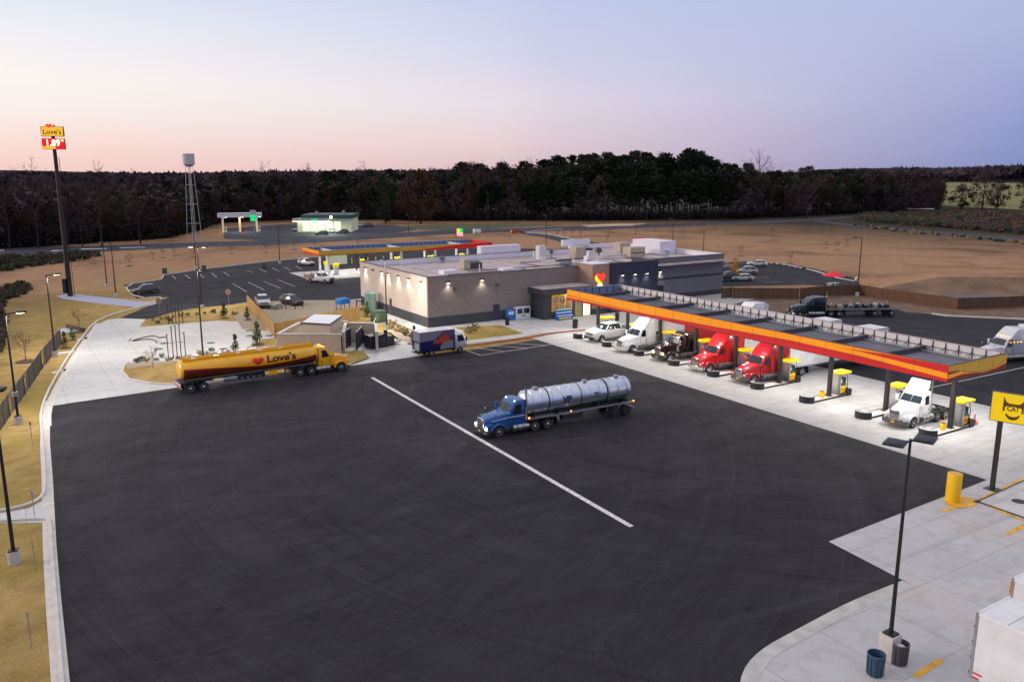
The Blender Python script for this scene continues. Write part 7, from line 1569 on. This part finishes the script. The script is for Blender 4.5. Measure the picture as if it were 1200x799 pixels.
for s in (-.8, .8): spot(mw @ Vector((.15, s, 1.0)), mw @ Vector((9, s*1.3, 0)), 260, 60, (1, .97, .85))
# sun below the left horizon leaves only a broad warm glow from that side
SAZ = R(146); SEL = R(16)
sd = Vector((math.cos(SAZ)*math.cos(SEL), math.sin(SAZ)*math.cos(SEL), math.sin(SEL)))
l = bpy.data.lights.new('sun', 'SUN'); l.energy = 1.75; l.angle = R(16); l.color = (1, .80, .66); o = bpy.data.objects.new('sun', l); C.objects.link(o); o.rotation_euler = (-sd).to_track_quat('-Z', 'Y').to_euler()

w = bpy.data.worlds.new('World'); bpy.context.scene.world = w; w.use_nodes = True
N, L = w.node_tree.nodes, w.node_tree.links
for n in list(N): N.remove(n)
tc = N.new('ShaderNodeTexCoord'); sp = N.new('ShaderNodeSeparateXYZ'); L.new(tc.outputs['Generated'], sp.inputs[0])
el = mrange(N, L, sp.outputs[2], 0, 1)
def lin(c): return tuple(((v/255)/12.92 if v/255 <= .04045 else ((v/255+.055)/1.055)**2.4) for v in c)
def skyramp(pts):
    r = ramp(N, [(math.sin(R(e)), lin(c)) for e, c in pts]); L.new(el, r.inputs[0]); return r.outputs[0]
warm = skyramp([(0, (248, 208, 200)), (1.5, (253, 223, 214)), (3.5, (254, 241, 235)), (5.5, (254, 248, 244)), (8.5, (240, 241, 248)), (11.5, (218, 228, 247)), (20, (215, 222, 238)), (40, (232, 230, 238)), (90, (225, 226, 236))])
mid = skyramp([(0, (218, 190, 196)), (2, (230, 208, 213)), (4.5, (230, 220, 231)), (7.5, (212, 212, 235)), (11.5, (192, 204, 236)), (20, (206, 210, 232)), (40, (236, 230, 234)), (90, (235, 232, 236))])
cool = skyramp([(0, (130, 144, 196)), (2, (142, 154, 204)), (4.5, (158, 166, 212)), (7.5, (172, 180, 220)), (11.5, (176, 190, 227)), (20, (186, 194, 222)), (40, (222, 218, 228)), (90, (235, 232, 236))])
hyp = mth(N, L, 'SQRT', mth(N, L, 'ADD', mth(N, L, 'MULTIPLY', sp.outputs[0], sp.outputs[0]), mth(N, L, 'MULTIPLY', sp.outputs[1], sp.outputs[1])))
GA = R(112)
dt = mth(N, L, 'DIVIDE', mth(N, L, 'ADD', mth(N, L, 'MULTIPLY', sp.outputs[0], math.cos(GA)), mth(N, L, 'MULTIPLY', sp.outputs[1], math.sin(GA))), mth(N, L, 'MAXIMUM', hyp, .001))
f1_ = mrange(N, L, dt, .55, .93); f2_ = mrange(N, L, dt, .08, .60)
col = mixc(N, L, f1_, mixc(N, L, f2_, cool, mid), warm)
nz = N.new('ShaderNodeTexNoise'); nz.inputs['Scale'].default_value = 2.2; nz.inputs['Detail'].default_value = 4
mp = N.new('ShaderNodeMapping'); mp.inputs['Scale'].default_value = (1, 1, 7); L.new(tc.outputs['Generated'], mp.inputs[0]); L.new(mp.outputs[0], nz.inputs['Vector'])
col = mixc(N, L, mrange(N, L, nz.outputs['Fac'], .45, .75, 0, .05), col, (.95, .85, .85))
sky = N.new('ShaderNodeTexSky'); sky.sky_type = 'NISHITA'; sky.sun_disc = False; sky.sun_elevation = R(1.0); sky.sun_rotation = R(90)-SAZ
b1_ = N.new('ShaderNodeBackground'); L.new(mrange(N, L, sp.outputs[2], math.sin(R(13)), math.sin(R(32)), .985, 1.02), b1_.inputs['Strength']); L.new(col, b1_.inputs[0])
b2_ = N.new('ShaderNodeBackground'); b2_.inputs['Strength'].default_value = .003; L.new(sky.outputs[0], b2_.inputs[0])
ad = N.new('ShaderNodeAddShader'); L.new(b1_.outputs[0], ad.inputs[0]); L.new(b2_.outputs[0], ad.inputs[1])
ow = N.new('ShaderNodeOutputWorld'); L.new(ad.outputs[0], ow.inputs['Surface'])

# ------------------------------------------------------------------ CAMERA
cam = bpy.data.cameras.new('camera'); cam.sensor_width = 36; cam.lens = F/1200*36; cam.clip_start = .5; cam.clip_end = 12000
co_ = bpy.data.objects.new('camera', cam); C.objects.link(co_); co_.location = (0, 0, CAMH)
m = Matrix((RT, UP, -FW)).transposed(); co_.rotation_euler = m.to_euler()
sc = bpy.context.scene; sc.camera = co_
sc.view_settings.view_transform = 'Standard'; sc.view_settings.look = 'None'; sc.view_settings.exposure = 0; sc.view_settings.gamma = 1
